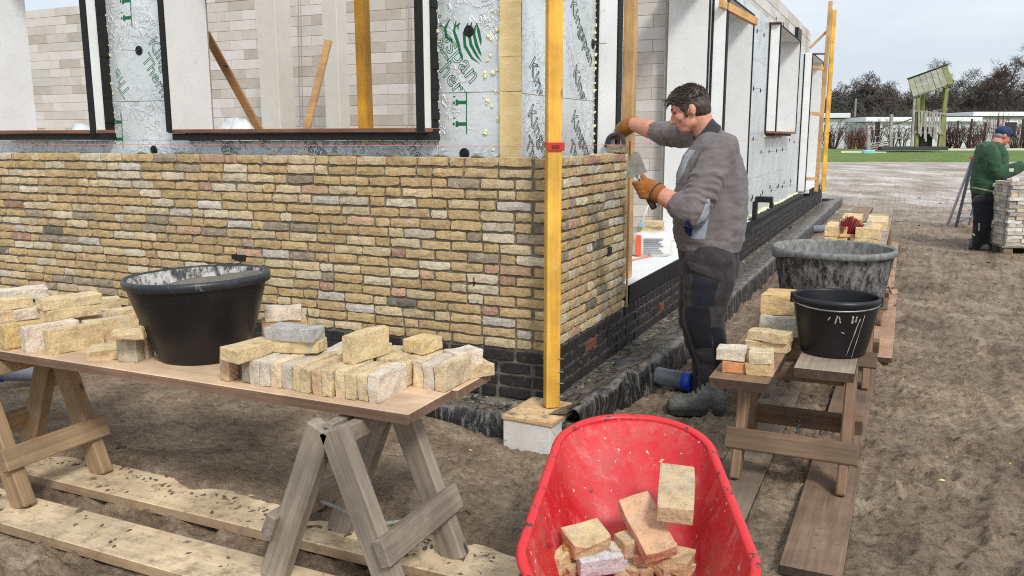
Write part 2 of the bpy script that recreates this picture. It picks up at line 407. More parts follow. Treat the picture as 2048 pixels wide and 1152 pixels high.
PUR = surf('pale_spray_foam', lin(226, 226, 170), lin(240, 238, 200), 20, .8, bump_s=.6, bump_d=.004, bump_scale=60)
TIMBER = wood('fresh_timber', lin(186, 148, 100), lin(214, 178, 128), 'z', .75)
GREEN = flat('green_print', lin(14, 104, 66), .6)
BLACKPL = flat('black_plastic', lin(18, 18, 20), .45)

BH, PITCHZ, NROW = .0500, .062, 18
def brick_geo(L, H, D, rnd, nx=5, nz=2, wob=.004, bev=.0035):
    """front face at y=0 looking to -y, body behind to y=D; x in 0..L, z in 0..H"""
    out = []; per = []
    xs = [L*i/nx for i in range(nx+1)]; zs = [H*j/nz for j in range(nz+1)]
    P = {}
    for j in range(nz+1):
        for i in range(nx+1):
            x, z = xs[i], zs[j]; edge = i in (0, nx) or j in (0, nz); cor = i in (0, nx) and j in (0, nz)
            dx = rnd.uniform(-wob, wob); dz = rnd.uniform(-wob, wob)
            if cor: x += (bev*.8 if i == 0 else -bev*.8); z += (bev*.5 if j == 0 else -bev*.5)
            P[i, j] = (x+dx, z+dz, edge)
    vs = []; idx = {}
    for (i, j), (x, z, e) in P.items():
        idx[i, j] = len(vs)
        if e:
            ix = bev if i == 0 else (-bev if i == nx else 0); iz = bev*.8 if j == 0 else (-bev*.8 if j == nz else 0)
            vs.append((x+ix, rnd.uniform(0, .003), z+iz))
        else: vs.append((x, rnd.uniform(-.004, .002), z))
    fs = [(idx[i, j], idx[i+1, j], idx[i+1, j+1], idx[i, j+1]) for i in range(nx) for j in range(nz)]
    ring = [(i, 0) for i in range(nx)] + [(nx, j) for j in range(nz)] + [(i, nz) for i in range(nx, 0, -1)] + [(0, j) for j in range(nz, 0, -1)]
    r0 = [idx[k] for k in ring]; r1 = []; r2 = []
    for k in ring: r1.append(len(vs)); vs.append((P[k][0], .007, P[k][1]))
    for k in ring: r2.append(len(vs)); vs.append((P[k][0], D, P[k][1]))
    N = len(ring)
    for a, b_ in ((r0, r1), (r1, r2)):
        for k in range(N): k2 = (k+1) % N; fs.append((a[k2], a[k], b_[k], b_[k2]))
    fs.append(tuple(r2[::-1]))
    return vs, [f[::1] for f in fs]
MA = Matrix.Identity(4)                                              # front wall: x right, faces -y
MBm = Matrix(((0, -1, 0, 0), (1, 0, 0, 0), (0, 0, 1, 0), (0, 0, 0, 1)))   # side wall: local x -> +y, local -y -> +x
WA_L, WB_L = 5.3, 1.47
bricks = []      # (matrix, s0, z0, L, H, colour)
rb = random.Random(11)
VENTS = []
for r_ in range(NROW):
    z0 = r_*PITCHZ + .007
    # front wall, laid from the corner to the left
    s = -.0 if r_ % 2 == 0 else -.112
    first = True; run = rb.randint(0, 3)
    while s > -WA_L:
        hdr = (run >= rb.choice((2, 3, 4, 5))) if not first else (rb.random() < .35 and r_ % 2 == 1)
        L = rb.uniform(.09, .104) if hdr else rb.uniform(.196, .216)
        if first and r_ % 2 == 0: L = .205 if rb.random() < .7 else .1
        run = 0 if hdr else run+1; first = False
        bricks.append(('A', s-L, z0, L, BH)); s -= L + rb.uniform(.008, .014)
    s = .0 if r_ % 2 == 1 else .112
    run = rb.randint(0, 3); first = True
    while s < WB_L-.02:
        hdr = (run >= rb.choice((1, 2, 3))) if not first else r_ % 4 == 1
        L = rb.uniform(.09, .104) if hdr else rb.uniform(.196, .216)
        run = 0 if hdr else run+1; first = False
        if s+L > WB_L: L = WB_L-s
        if L > .035: bricks.append(('B', s, z0, L, BH))
        s += L + rb.uniform(.008, .014)
def brick_center(bk):
    side, s, z, L, H = bk; return Vector((s+L/2, 0, z+H/2)) if side == 'A' else Vector((0, s+L/2, z+H/2))
mort = MB()
mort.box((-WA_L, .015, -.004), (-.015, .095, NROW*PITCHZ-.012)); mort.box((-.095, .016, -.004), (-.015, WB_L-.01, NROW*PITCHZ-.012))
FW = mort.build('facing_wall', MORTAR, HOUSE); FW['label'] = 'yellow reclaimed brick facing wall with grey raked joints'
# plastic weep vents in two head joints
order = sorted(range(len(bricks)), key=lambda i: (brick_center(bricks[i])-CAM).length)
single = set(order[:300]); rest = MB()
for i, (side, s, z, L, H) in enumerate(bricks):
    rr_ = random.Random(1000+i); hz = H*rr_.uniform(.94, 1.06)
    vs, fs = brick_geo(L, hz, .09, rr_)
    pr = rr_.uniform(-.005, .004)
    tw = Matrix.Rotation(rr_.uniform(-.012, .012), 4, 'Y')
    M = (MA if side == 'A' else MBm) @ Matrix.Translation((s, pr, z)) @ tw
    col = pick_brick()
    if i in single:
        ctr = M @ Vector((L/2, .045, 0))
        mb = MB().add([tuple((M @ Vector(v))-ctr) for v in vs], fs, col)
        mb.build('brick', BRICK, FW, loc=ctr, colattr=True)
    else: rest.add([tuple(M @ Vector(v)) for v in vs], fs, col)
o = rest.build('bricks', BRICK, FW, colattr=True); o['kind'] = 'stuff'
# mortar squeezed out on top of the unfinished course
mt = MB()
for i in range(26):
    x = RX.uniform(-4.6, -.1); mt.tube([(x, .05, 1.112), (x+.03, .055, 1.121), (x+RX.uniform(.05, .12), .05, 1.112)], [.006, .012, .005], 6)
mt.build('mortar_dab', MORTAR, FW, smooth=True)
vent = MB().box((-.001, .62, .0), (.004, .635, .05)); 
v1 = MB().box((-.003, 1.045, .435), (.006, 1.125, .49)).build('weep_vent', BLACKPL, FW)
p_ = ony(478, 518, 0); v2 = MB().box((p_.x-.06, -.006, p_.z-.012), (p_.x+.06, .02, p_.z+.03)).build('weep_vent', BLACKPL, FW)
p_ = ony(948, 563, 0); v3 = MB()
for k in range(5): v3.box((p_.x-.006, -.004, p_.z-.026+k*.011), (p_.x+.006, .02, p_.z-.02+k*.011))
v3.build('weep_vent', BLACKPL, FW)

# dark plinth courses
PL_Z = [-.073, -.147, -.222, -.298]
B_END = 17.2
pm = MB(); pm.box((-WA_L, .012, -.31), (-.008, .1, -.003)); pm.box((-.1, .1, -.31), (-.012, 1.47, -.003)); pm.box((-.1, 1.45, -.31), (-.012, B_END-.01, -.075))
PW = pm.build('plinth_wall', MORTAR_DARK, HOUSE); PW['label'] = 'low plinth of dark purple-black bricks under the facing wall'
far_ = MB(); rp = random.Random(5); cnt = 0
def plinth_brick(M, L, H, red=False, keep=True):
    vs, fs = brick_geo(L, H, .085, rp, 3, 1, .003, .005)
    if keep:
        c = M @ Vector((L/2, .04, 0)); MB().add([tuple((M @ Vector(v))-c) for v in vs], fs).build('plinth_brick', REDBRICK if red else DARKBRICK, PW, loc=c)
    else: far_.add([tuple(M @ Vector(v)) for v in vs], fs)
for k, z in enumerate(PL_Z):
    s = 0 if k % 2 == 0 else -.115
    while s > -2.4:
        L = rp.uniform(.198, .212)
        if rp.random() < .2: L = .1
        plinth_brick(MA @ Matrix.Translation((s-L, rp.uniform(-.004, .003), z)), L, .061); s -= L+.014
    while s > -WA_L:
        plinth_brick(MA @ Matrix.Translation((s-.205, 0, z)), .205, .061, keep=False); s -= .219
    s = .0 if k % 2 == 1 else .112
    while s < B_END-.2:
        if k == 0 and s > 1.40: break
        L = rp.uniform(.196, .212)
        if rp.random() < .25: L = .1
        plinth_brick(MBm @ Matrix.Translation((s, rp.uniform(-.004, .003), z)), L, .061, red=(rp.random() < .05 and s < 6), keep=s < 5.5); s += L+.014
# soldier/rowlock cap along the side wall, stepping under the door sill
s = 1.49; i = 0
while s < B_END:
    Lr = .1
    vs, fs = brick_geo(Lr, .07, .2, rp, 2, 1, .003, .005)
    M = MBm @ Matrix.Translation((s, rp.uniform(-.003, .003), -.072))
    if s < 6.5:
        c = M @ Vector((Lr/2, .1, 0)); MB().add([tuple((M @ Vector(v))-c) for v in vs], fs).build('cap_brick', DARKBRICK, PW, loc=c)
    else: far_.add([tuple(M @ Vector(v)) for v in vs], fs)
    s += Lr+.011
o = far_.build('far_plinth_bricks', DARKBRICK, PW); o['kind'] = 'stuff'

# footing wrapped in black membrane
def membrane_mat():
    m, n, l, b = nodes('black_membrane'); v = coords(n, l); vz = coords(n, l, False, (1, 1, .12))
    col = (.012, .012, .014)
    k = ramp(n, [(.50, 0.0), (.62, .8)]); l.new(tex(n, l, vz, 26, 8, .75), k.inputs[0])
    c = mixc(n, l, k.outputs[0], col, lin(128, 126, 120))
    # sand and mortar droppings lie on the upward faces
    ge = n.new('ShaderNodeNewGeometry'); s_ = n.new('ShaderNodeSeparateXYZ'); l.new(ge.outputs['Normal'], s_.inputs[0])
    k2 = ramp(n, [(.5, 0.0), (.9, 1.0)]); l.new(s_.outputs[2], k2.inputs[0])
    k3 = ramp(n, [(.42, 0.0), (.56, 1.0)]); l.new(tex(n, l, v, 11, 8, .75), k3.inputs[0])
    f = n.new('ShaderNodeMath'); f.operation = 'MULTIPLY'; l.new(k2.outputs[0], f.inputs[0]); l.new(k3.outputs[0], f.inputs[1])
    c = mixc(n, l, f.outputs[0], c, lin(124, 116, 104))
    l.new(c, b.inputs['Base Color']); b.inputs['Roughness'].default_value = .38
    bump(n, l, b, tex(n, l, v, 9, 7, .7, .8), .8, .03); return m
MEMB = membrane_mat()
def sheet(nu, nv, fn):
    vs = [fn(i/(nu-1), j/(nv-1)) for j in range(nv) for i in range(nu)]
    fs = [(j*nu+i, j*nu+i+1, (j+1)*nu+i+1, (j+1)*nu+i) for j in range(nv-1) for i in range(nu-1)]
    return vs, fs
def fold(a, b_, amp): return amp*(mnoise.noise(Vector((a*4.2, b_*2.1, 3.1))) + .6*mnoise.noise(Vector((a*11, b_*5, 7.7))))
ft = MB()
prof = [(.02, -.297), (.07, -.305), (.13, -.308), (.19, -.308), (.235, -.312), (.25, -.33), (.258, -.40), (.265, -.50), (.27, -.62)]
def fa(u, v_):
    x = .30 - u*5.6; t = v_*(len(prof)-1); i = min(int(t), len(prof)-2); f = t-i
    d = prof[i][0]*(1-f)+prof[i+1][0]*f; z = prof[i][1]*(1-f)+prof[i+1][1]*f
    d += fold(x, z*3, .02)*min(1, v_*3); return (x, -d, z + fold(x*1.7+5, d*6, .014)*min(1, v_*3))
ft.add(*sheet(160, 24, fa))
profb = [(.0, -.300), (.08, -.296), (.18, -.27), (.28, -.24), (.385, -.215), (.42, -.235), (.435, -.32), (.445, -.46), (.45, -.62)]
def fb(u, v_):
    y = -.28 + (u**1.6)*(B_END+.7); t = v_*(len(profb)-1); i = min(int(t), len(profb)-2); f = t-i
    d = profb[i][0]*(1-f)+profb[i+1][0]*f; z = profb[i][1]*(1-f)+profb[i+1][1]*f
    d = d*(.70+.30*min(1, max(0, (y-.1)/1.3)))
    a = 1.05 if y < 1.25 else .32
    d += fold(y*.9, z*3, .024)*min(1, v_*3)*a
    # where the pipe comes through the sheet bunches outwards
    d += .10*math.exp(-((y-.86)/.22)**2)*max(0, v_-.45)
    return (d, y, z + fold(y*1.3+9, d*6, .026)*min(1, v_*2.2)*a)
ft.add(*[(q if i == 0 else [f[::-1] for f in q]) for i, q in enumerate(sheet(190, 26, fb))])
ft.box((.0, B_END-.05, -.6), (.40, B_END+.38, -.24))
FT = ft.build('footing', MEMB, HOUSE, smooth=True); FT['label'] = 'concrete footing wrapped in creased black plastic membrane'

# aerated block inner leaf: everything the openings and the top edge show of it
BLOCKM = []
for k, (a, c) in enumerate(((lin(176, 168, 157), lin(187, 179, 168)), (lin(192, 185, 176), lin(202, 196, 188)), (lin(204, 199, 193), lin(213, 209, 204)))):
    BLOCKM.append(surf('aerated_block_%d' % k, a, c, 6, .95, bump_s=.25, bump_d=.002, bump_scale=80, rand=True))
GLUE = surf('block_joint_glue', lin(150, 142, 132), lin(168, 161, 150), 12, .95)
IW_Y, IW_TOP = 4.6, 2.98
iw = MB(); iw.box((-12, IW_Y+.004, -.1), (-.5, IW_Y+.1, IW_TOP-.01))
IW = iw.build('inner_wall', GLUE, HOUSE); IW['label'] = 'pale aerated block wall inside the house'
rI = random.Random(3)
bl_h, bl_l = .124, .44
blk_cache = {}
def block(M, L, H, D, parent, near=True):
    key = round(L, 2)
    if key not in blk_cache:
        blk_cache[key] = MB().box((0, 0, 0), (key-.004, D, H-.004), bev=.003)
    o = None
    k = rI.choice((0, 1, 1, 1, 2, 2))
    kk = (key, k)
    if kk not in blk_cache:
        o = blk_cache[key].build('block', BLOCKM[k], parent); blk_cache[kk] = o.data
    else:
        o = link(bpy.data.objects.new('block', blk_cache[kk]), parent)
    o.matrix_basis = M; return o
spare = MB()
for r_ in range(25):
    z = .0 + r_*bl_h; x = -.5 - (.22 if r_ % 2 else 0) + 0.0
    if r_ % 2: block(Matrix.Translation((-.5-.22, IW_Y, z)), .22, bl_h, .1, IW)
    while x > -12:
        x -= bl_l
        vis = (x > -1.7) or (z > 1.2 and (-7.6 < x < -3.4 or -11 < x < -7.4))
        if vis: block(Matrix.Translation((x, IW_Y+rI.uniform(-.0015, .0015), z)), bl_l, bl_h, .1, IW)
# floor slab inside
MB().box((-12, .56, -.12), (-.63, IW_Y, .055)).build('floor_slab', surf('screed', lin(150, 140, 124), lin(176, 166, 150), 5, .9), HOUSE)
# inner leaf of the side wall above and between the openings
sl_ = MB()
def sideleaf(y0, y1, z0, z1): sl_.box((-.5, y0, z0), (-.357, y1, z1))
SL = empty('side_inner_wall', (0, 0, 0), parent=HOUSE)
for q_ in ((.5, 1.6, -.1, 3.55), (4.49, 5.33, -.1, 3.55), (7.13, 9.5, -.1, 2.97), (9.505, 12.15, -.1, 1.27), (12.2, 14.2, -.1, 2.97), (16.75, B_END-.1, -.1, 3.0)): MB().box((-.56, q_[0], q_[2]), (-.424, q_[1], q_[3])).build('wall_panel', GLUE, SL)
lv = MB()
for (a, c, z0, z1) in ((7.13, 14.0, 3.005, 3.20), (7.13, 14.0, 3.204, 3.38), (7.13, B_END-.3, 3.384, 3.58), (14.7, B_END-.3, 3.0, 3.38)):
    yy = a + RX.uniform(-.3, 0)
    while yy < c:
        y2 = min(c, yy+.6); block(Matrix.Translation((-.44, yy, z0)) @ Matrix.Rotation(math.radians(90), 4, 'Z'), round(max(.1, y2-yy), 2), .18, .1, SL).scale = (1, 1, (z1-z0)/.18); yy = y2
MB().box((-.45, 14.05, 2.9), (-.38, 14.65, 3.38)).build('steel_plate', BLACKPL, HOUSE)
# front inner leaf
fl_ = MB()
for (x0, x1, z0, z1) in ((-5.3, -.57, -.1, 1.2), (-3.66, -2.93, 1.201, 2.75), (-.86, -.57, 1.201, 2.75), (-5.3, -.57, 2.751, 2.95)): fl_.box((x0, .423, z0), (x1, .54, z1))
fl_.build('front_inner_wall', GLUE, HOUSE)

# insulation boards (foil faced)
def board(name, parts, lab=None):
    mb = MB()
    for a, c in parts: mb.box(a, c, bev=.002)
    o = mb.build(name, FOIL, HOUSE)
    if lab: o['label'] = lab
    return o
FY = .27
IA1 = board('insulation_board', [((-3.66, FY, 1.491), (-2.925, FY+.15, 2.95))])
IA1b = board('insulation_board', [((-5.3, FY, .95), (-2.40, FY+.15, 1.205)), ((-3.66, FY, 1.206), (-2.925, FY+.15, 1.488))])
IA2 = board('insulation_board', [((-2.397, FY, .95), (-.862, FY+.15, 1.205)), ((-.859, FY, .95), (-.424, FY+.15, 1.492))])
IA3 = board('insulation_board', [((-.862, FY, 1.495), (-.422, FY+.15, 2.95))])
FXB = -.27
# the side boards run past the corner and show their cut foam edge
IBc = board('insulation_board', [((FXB-.004, FY-.035, .95), (FXB, 1.505, 1.475))])
IBc2 = board('insulation_board', [((FXB-.004, FY-.035, 1.479), (FXB, 1.505, 2.95))])
MB().box((-.42, FY-.036, .95), (FXB-.005, 1.505, 1.489), bev=.003).build('foam_core', FOAMY, HOUSE)
ed = MB()
for k in range(14):
    z0 = 1.492+k*.1; ed.box((-.42+RX.uniform(-.004, .004), FY-.034+RX.uniform(-.003, .003), z0), (FXB-.005-RX.uniform(0, .006), 1.505, z0+.1))
ed.build('foam_core', FOAMY, HOUSE)
def sidefoil(parts): return board('insulation_board', parts)
sidefoil([((FXB-.15, 4.485, -.02), (FXB, 5.33, 2.98))])
sidefoil([((FXB-.15, 7.125, -.02), (FXB, 9.5, .62))]); sidefoil([((FXB-.15, 7.125, .623), (FXB, 9.5, 1.26))]); sidefoil([((FXB-.15, 7.125, 1.263), (FXB, 9.5, 2.30))]); sidefoil([((FXB-.15, 7.125, 2.303), (FXB, 9.5, 2.98))])
sidefoil([((FXB-.15, 9.503, -.02), (FXB, 12.17, .62))]); sidefoil([((FXB-.15, 9.503, .623), (FXB, 12.17, 1.24))]); sidefoil([((FXB-.15, 9.503, 2.93), (FXB, 12.17, 3.0))])
sidefoil([((FXB-.15, 12.185, -.02), (FXB, 14.25, 1.5))]); sidefoil([((FXB-.15, 12.185, 1.503), (FXB, 14.25, 3.0))])

# window and door boxes
def frame_A(x0, x1, z0, z1, left=True):
    """timber-clad box in the front wall; x0/x1 inner faces of the jambs"""
    e = empty('window_frame', (0, 0, 0), parent=HOUSE); e['label'] = 'white deep window box with black edges and brown sill'
    if left: MB().box((x0-.02, .112, z0), (x0, .50, z1)).build('jamb', WHITE, e); MB().box((x0-.045, .098, z0-.01), (x0, .110, z1)).build('edge_strip', BLACK, e)
    MB().box((x1, .112, z0-.01), (x1+.02, .19, z1)).build('jamb', WHITE, e); MB().box((x1-.03, .096, z0-.02), (x1+.022, .110, z1)).build('edge_strip', BLACK, e)
    fl = MB(); zz = z0-.06
    pts = []
    while zz < z1:
        fl.box((x1-.01, .192, zz), (x1+.024+RX.uniform(0, .012), FY+.01, zz+.062)); zz += .06
    fl.build('flashing', BLACK, e)
    MB().box((x0-.05, .115, z0-.018), (x1+.03, .49, z0+.008), bev=.003).build('sill', BROWN, e)
    MB().box((x0-.03, .135, z0-.066), (x1+.035, .268, z0-.020)).build('sill_flashing', BLACK, e)
    MB().box((x0-.02, .112, z1+.001), (x1+.02, .50, z1+.02)).build('head', WHITE, e)
    return e
WF2 = frame_A(-2.905, -.88, 1.275, 2.7); WF1 = frame_A(-4.83, -3.68, 1.275, 2.7)
FX = -.10       # front plane of the side boxes
def frame_B(y0, y1, z0, z1, depth=.42, top=True):
    e = empty('window_frame', (0, 0, 0), parent=HOUSE); e['label'] = 'white deep opening box standing proud of the silver insulation'
    MB().box((FXB+.024, y0-.02, z0), (FX-.014, y0, z1)).build('jamb', WHITE, e)
    MB().box((FX-depth, y0+.002, z0), (FX-.014, y0+.022, z1)).build('jamb', WHITE, e)
    MB().box((FX-.012, y0-.022, z0-.01), (FX, y0+.07, z1+.012)).build('edge_strip', BLACK, e)
    MB().box((FX-depth, y1, z0), (FX-.014, y1+.02, z1)).build('jamb', WHITE, e)
    MB().box((FX-.012, y1-.004, z0), (FX, y1+.03, z1+.012)).build('edge_strip', BLACK, e)
    MB().box((FXB+.002, y0-.03, z0), (FXB+.022, y0-.001, z1)).build('flashing', BLACK, e)
    if top:
        MB().box((FX-depth, y0+.024, z1+.001), (FX-.014, y1-.002, z1+.02)).build('head', WHITE, e)
        MB().box((FX-.012, y0+.072, z1-.006), (FX, y1-.006, z1+.012)).build('edge_strip', BLACK, e)
    return e
D1 = frame_B(1.53, 4.46, .14, 2.75); D2 = frame_B(5.37, 7.10, .14, 2.74); W3 = frame_B(9.53, 12.15, 1.31, 2.90); D4 = frame_B(14.3, 16.7, .10, 2.88)
for (y0, y1, e) in ((1.61, 4.45, D1), (5.45, 7.09, D2), (14.38, 16.69, D4)):
    MB().box((-.62, y0, .055), (-.026, y1, .135), bev=.002).build('sill_board', WHITE, e)
    MB().box((-.10, y0, .006), (-.012, y1, .052)).build('edge_strip', BLACK, e)
    MB().box((-.024, y0, .053), (-.010, y1, .138)).build('edge_strip', BLACK, e)
MB().box((-.24, 9.51, 1.275), (FX+.01, 12.14, 1.308), bev=.003).build('sill', wood('brown_side_sill', lin(120, 78, 54), lin(158, 112, 80), 'y', rand=False), W3)
MB().box((-.26, 9.53, 1.235), (FX-.02, 11.6, 1.272)).build('sill_flashing', BLACK, W3)
MB().box((-.27, 9.44, 2.922), (FX, 9.64, 2.94)).build('head_board', BROWN, W3)
# black drip strip and foam bead at the foot of the side insulation
for (y0, y1) in ((4.49, 5.3), (7.13, 14.2)):
    MB().box((-.268, y0, -.004), (-.11, y1, .05)).build('base_strip', BLACK, HOUSE)
    fo = MB(); yy = y0
    pts = []
    while yy < y1: pts.append((-.25+RX.uniform(-.008, .008), yy, .058+RX.uniform(-.008, .014))); yy += .09
    fo.tube(pts, [RX.uniform(.008, .03) for _ in pts], 6); fo.build('foam_bead', PUR, HOUSE, smooth=True)
# foam blobs along the front board joints
def foam_blobs(pts, name='foam_blob'):
    mb = MB()
    for (P, r) in pts:
        for k in range(3):
            q = Vector(P)+Vector((RX.uniform(-r, r)*.7, RX.uniform(-r, 0)*.4, RX.uniform(-r, r)*.9)); rr_ = r*RX.uniform(.5, .95)
            rings = []
            for a in range(5):
                t = math.pi*(a+.5)/5; rings.append([q+Vector((math.sin(t)*math.cos(u)*rr_*RX.uniform(.8, 1.2), math.sin(t)*math.sin(u)*rr_*.7, math.cos(t)*rr_)) for u in [2*math.pi*j/7 for j in range(7)]])
            mb.loft(rings)
    o = mb.build(name, PUR, HOUSE, smooth=True); o['kind'] = 'stuff'; return o
bl = []
for x, y in ((985, 25), (995, 60), (1000, 95), (978, 75), (982, 110), (968, 150), (985, 145), (975, 205), (985, 212), (968, 195), (990, 185), (972, 265), (985, 300), (996, 140), (1000, 180), (998, 240), (975, 120)):
    P = ony(x, y, FY-.002); bl.append((P, RX.uniform(.007, .016)))
foam_blobs(bl)
bl = []
for z in np.arange(1.0, 2.9, .045): bl.append(((-.426+RX.uniform(-.006, .004), FY-.01, z), RX.uniform(.004, .012)))
for z in np.arange(1.2, 2.9, .06): bl.append(((-.845+RX.uniform(-.012, .004), FY-.004, z), RX.uniform(.003, .010)))
for z in np.arange(1.2, 2.9, .07): bl.append(((-3.645+RX.uniform(-.008, .006), FY-.004, z), RX.uniform(.003, .008)))
for z in np.arange(1.1, 2.9, .05): bl.append(((FXB+.004, 1.495+RX.uniform(-.012, .004), z), RX.uniform(.004, .012)))
for x in np.arange(-2.7, -.9, .09): bl.append(((x, FY-.012, 1.203+RX.uniform(-.006, .004)), RX.uniform(.003, .010)))
for y in np.arange(9.53, 11.6, .13): bl.append(((FXB+.01, y, 1.225), RX.uniform(.01, .03)))
foam_blobs(bl)
# insulation fixings: black discs with a pin
def disc(P, nrm, pin=None):
    nrm = Vector(nrm); a = nrm.orthogonal().normalized(); b_ = nrm.cross(a); mb = MB(); P = Vector(P)
    R_ = .034
    mb.loft([[P+nrm*h+a*(r*math.cos(t))+b_*(r*math.sin(t)) for t in [2*math.pi*k/14 for k in range(14)]] for r, h in ((R_, .0), (R_, .004), (R_*.8, .006), (R_*.74, .003), (.012, .003), (.010, .010))])
    o = mb.build('fixing_disc', BLACKPL, HOUSE)
    return o
def pin(P, Q, parent=None): return MB().tube([P, Q], .0022, 5).build('fixing_pin', flat('steel_wire_pin', lin(90, 92, 96), .4, .8) if 'steel_wire_pin' not in bpy.data.materials else bpy.data.materials['steel_wire_pin'], HOUSE)
for x, y in ((278, 101), (308, 300), (938, 62), (929, 307)):
    disc(ony(x, y, FY-.001), (0, -1, 0))
P = ony(278, 101, FY); pin(P+Vector((0, -.008, 0)), P+Vector((-.07, -.09, .0)))
P = onx(1186, 88, FXB+.001); disc(P, (1, 0, 0)); pin(P, P+Vector((.10, .0, .0)))
for x, y, q in ((1514, 62, 1), (1528, 70, 1), (1492, 170, 1), (1507, 177, 1), (1521, 181, 1), (1506, 278, 1), (1522, 304, 1), (1538, 303, 1), (1553, 301, 1), (1565, 299, 1), (1579, 280, 0), (1588, 284, 1), (1540, 374, 0), (1542, 381, 1), (1554, 375, 1), (1557, 371, 0), (1565, 373, 1), (1568, 365, 0), (1580, 370, 1), (1581, 362, 0), (1525, 385, 0), (1521, 392, 1), (1505, 394, 0), (1502, 400, 1), (1488, 390, 0), (1598, 109, 1), (1552, 37, 1), (1567, 48, 1)):
    P = onx(x, y, FXB+.001); disc(P, (1, 0, 0))
    if q: pin(P, P+Vector((.085, .0, .0)))
# ---------------------------------------------------------------- posts, lines, block
YELLOW = wood('yellow_stained_timber', lin(224, 164, 44), lin(246, 200, 92), 'z', .55, grain=34, mud=lin(222, 190, 128), mudth=.58)
YELLOW2 = wood('yellow_formwork_beam', lin(214, 150, 30), lin(238, 182, 64), 'z', .5)
STEEL = surf('dull_steel', lin(120, 122, 124), lin(160, 162, 162), 14, .45, metal=.8, bump_s=.1)
def upright(name, base, top, wd, mat, rz, label, cat, group=None):
    e = empty(name, base, label, cat, group)
    h = Vector(top)-Vector(base)
    mb = MB().box((-wd/2, -wd/2, 0), (wd/2, wd/2, h.length), bev=.004)
    o = mb.build('post', mat, e, rot=(0, 0, rz)); e.rotation_mode = 'QUATERNION'; e.rotation_quaternion = h.to_track_quat('Z', 'Y') if abs(h.normalized().z) < .9999 else Quaternion((1, 0, 0, 0))
    return e
pb_ = onz(1103, 812, -.262)
POST = upright('yellow_post', pb_, pb_+Vector((0, 0, 2.9)), .078, YELLOW, .62, 'yellow square timber profile post standing at the brick corner', 'post')
st = MB()
for z in (.07, .14, .21, .28):
    p = Vector((.055, .0, z)); st.tube([p, p+Vector((.012, -.006, 0)), p+Vector((.016, .01, .0))], .0016, 5)
for k, z in enumerate((.07, .145, .21, .285)): st.tube([(.048, -.02, z), (.048+.026, -.012, z-.002)], .0018, 5)
st.tube([(-.052, -.01, .285), (-.03, -.05, .285)], .0016, 5)
st.build('staple', STEEL, POST)
# block under the post
bt = onz(1003, 836, -.285); br = onz(1100, 853, -.285); bb = onz(1157, 815, -.285)
ex = (br-bt).normalized(); ey = Vector((-ex.y, ex.x, 0)); Lx = (br-bt).length; Ly = max(.24, (bb-br).dot(ey))
BM = Matrix(((ex.x, ey.x, 0, bt.x), (ex.y, ey.y, 0, bt.y), (0, 0, 1, 0), (0, 0, 0, 1)))
e = empty('concrete_block', BM @ Vector((Lx/2, Ly/2, -.52)), 'white building block with a plywood cap under the yellow corner post', 'block'); Mi = Matrix.Translation(-e.location)
MB().box((.006, .008, -.52), (Lx-.004, Ly, -.292), Mi @ BM, bev=.003).build('body', surf('white_limestone_block', lin(204, 202, 194), lin(222, 220, 214), 6, .9, spots=[(lin(128, 112, 92), 12, .62, .1)], bump_s=.3), e)
MB().box((0, 0, -.290), (Lx+.01, Ly+.01, -.266), Mi @ BM, bev=.002).build('cap_board', surf('cap_plywood', lin(196, 158, 112), lin(222, 192, 150), 9, .8, spots=[(lin(128, 118, 104), 22, .52, .1)], stretch=(1, 1, 8)), e)
# mason line and red clip
PINK = flat('pink_line', lin(236, 120, 130), .7)
cz = 1.178; pc = Vector((pb_.x, pb_.y, cz))
c_ = empty('line_clip', pc, 'red plastic line clip on the yellow corner post', 'line clip')
RED_PL = flat('red_plastic', lin(190, 48, 40), .5)
MBc = Matrix.Rotation(.62, 4, 'Z')
MB().box((-.046, -.05, -.022), (.046, -.040, .022), MBc, bev=.002).box((-.046, -.04, .010), (-.040, .045, .022), MBc).box((.040, -.046, -.022), (.050, .035, .02), MBc).build('clip_body', RED_PL, c_)
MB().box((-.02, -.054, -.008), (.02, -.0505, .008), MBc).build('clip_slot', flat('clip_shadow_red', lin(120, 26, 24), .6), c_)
ln = MB().tube([(-6, -.006, cz), (-.05, -.008, cz), tuple(pc+Vector((-.04, -.03, 0)))], .0016, 5)
tag(ln.build('mason_line', PINK), 'pink mason line stretched along the front wall to the corner post', 'line')
ln = MB().tube([tuple(pc+Vector((.05, .02, 0))), (.012, .3, cz), (.012, 1.5, cz), (.012, 16.3, cz)], .0016, 5)
tag(ln.build('mason_line', PINK), 'pink mason line running from the corner post along the side wall', 'line')
# far yellow post and bracing timbers at the far corner
fb_ = onx(1646, 383, .10); sc_ = F_PX/dist(fb_)
upright('yellow_post', fb_, fb_+Vector((.02, 0, (383-34)/sc_)), .085, YELLOW, .3, 'yellow timber profile post at the far corner of the house', 'post')
tq = onx(1632, 383, .06); tt = MB()
s_ = F_PX/dist(tq)
e = empty('bracing_timber', tq, 'pale timber bracing frame in the far door opening', 'timber')
MB().beam((0, 0, 0), (.06, 0, 3.9), .08, .06, (0, 1, 0)).build('stud', TIMBER, e)
for zz, n_ in ((1.62, 'rail'), (2.55, 'rail'), (.27, 'rail')):
    MB().beam((.0, .0, zz), (-.30, -.55, zz+.02), .05, .07).build(n_, TIMBER, e)
MB().beam((.06, .06, 3.35), (-.3, .02, 2.98), .05, .05).build('brace', TIMBER, e)
MB().beam((-.42, -.3, 2.84), (.02, .03, 2.85), .10, .03).build('head_plank', BROWN, e)
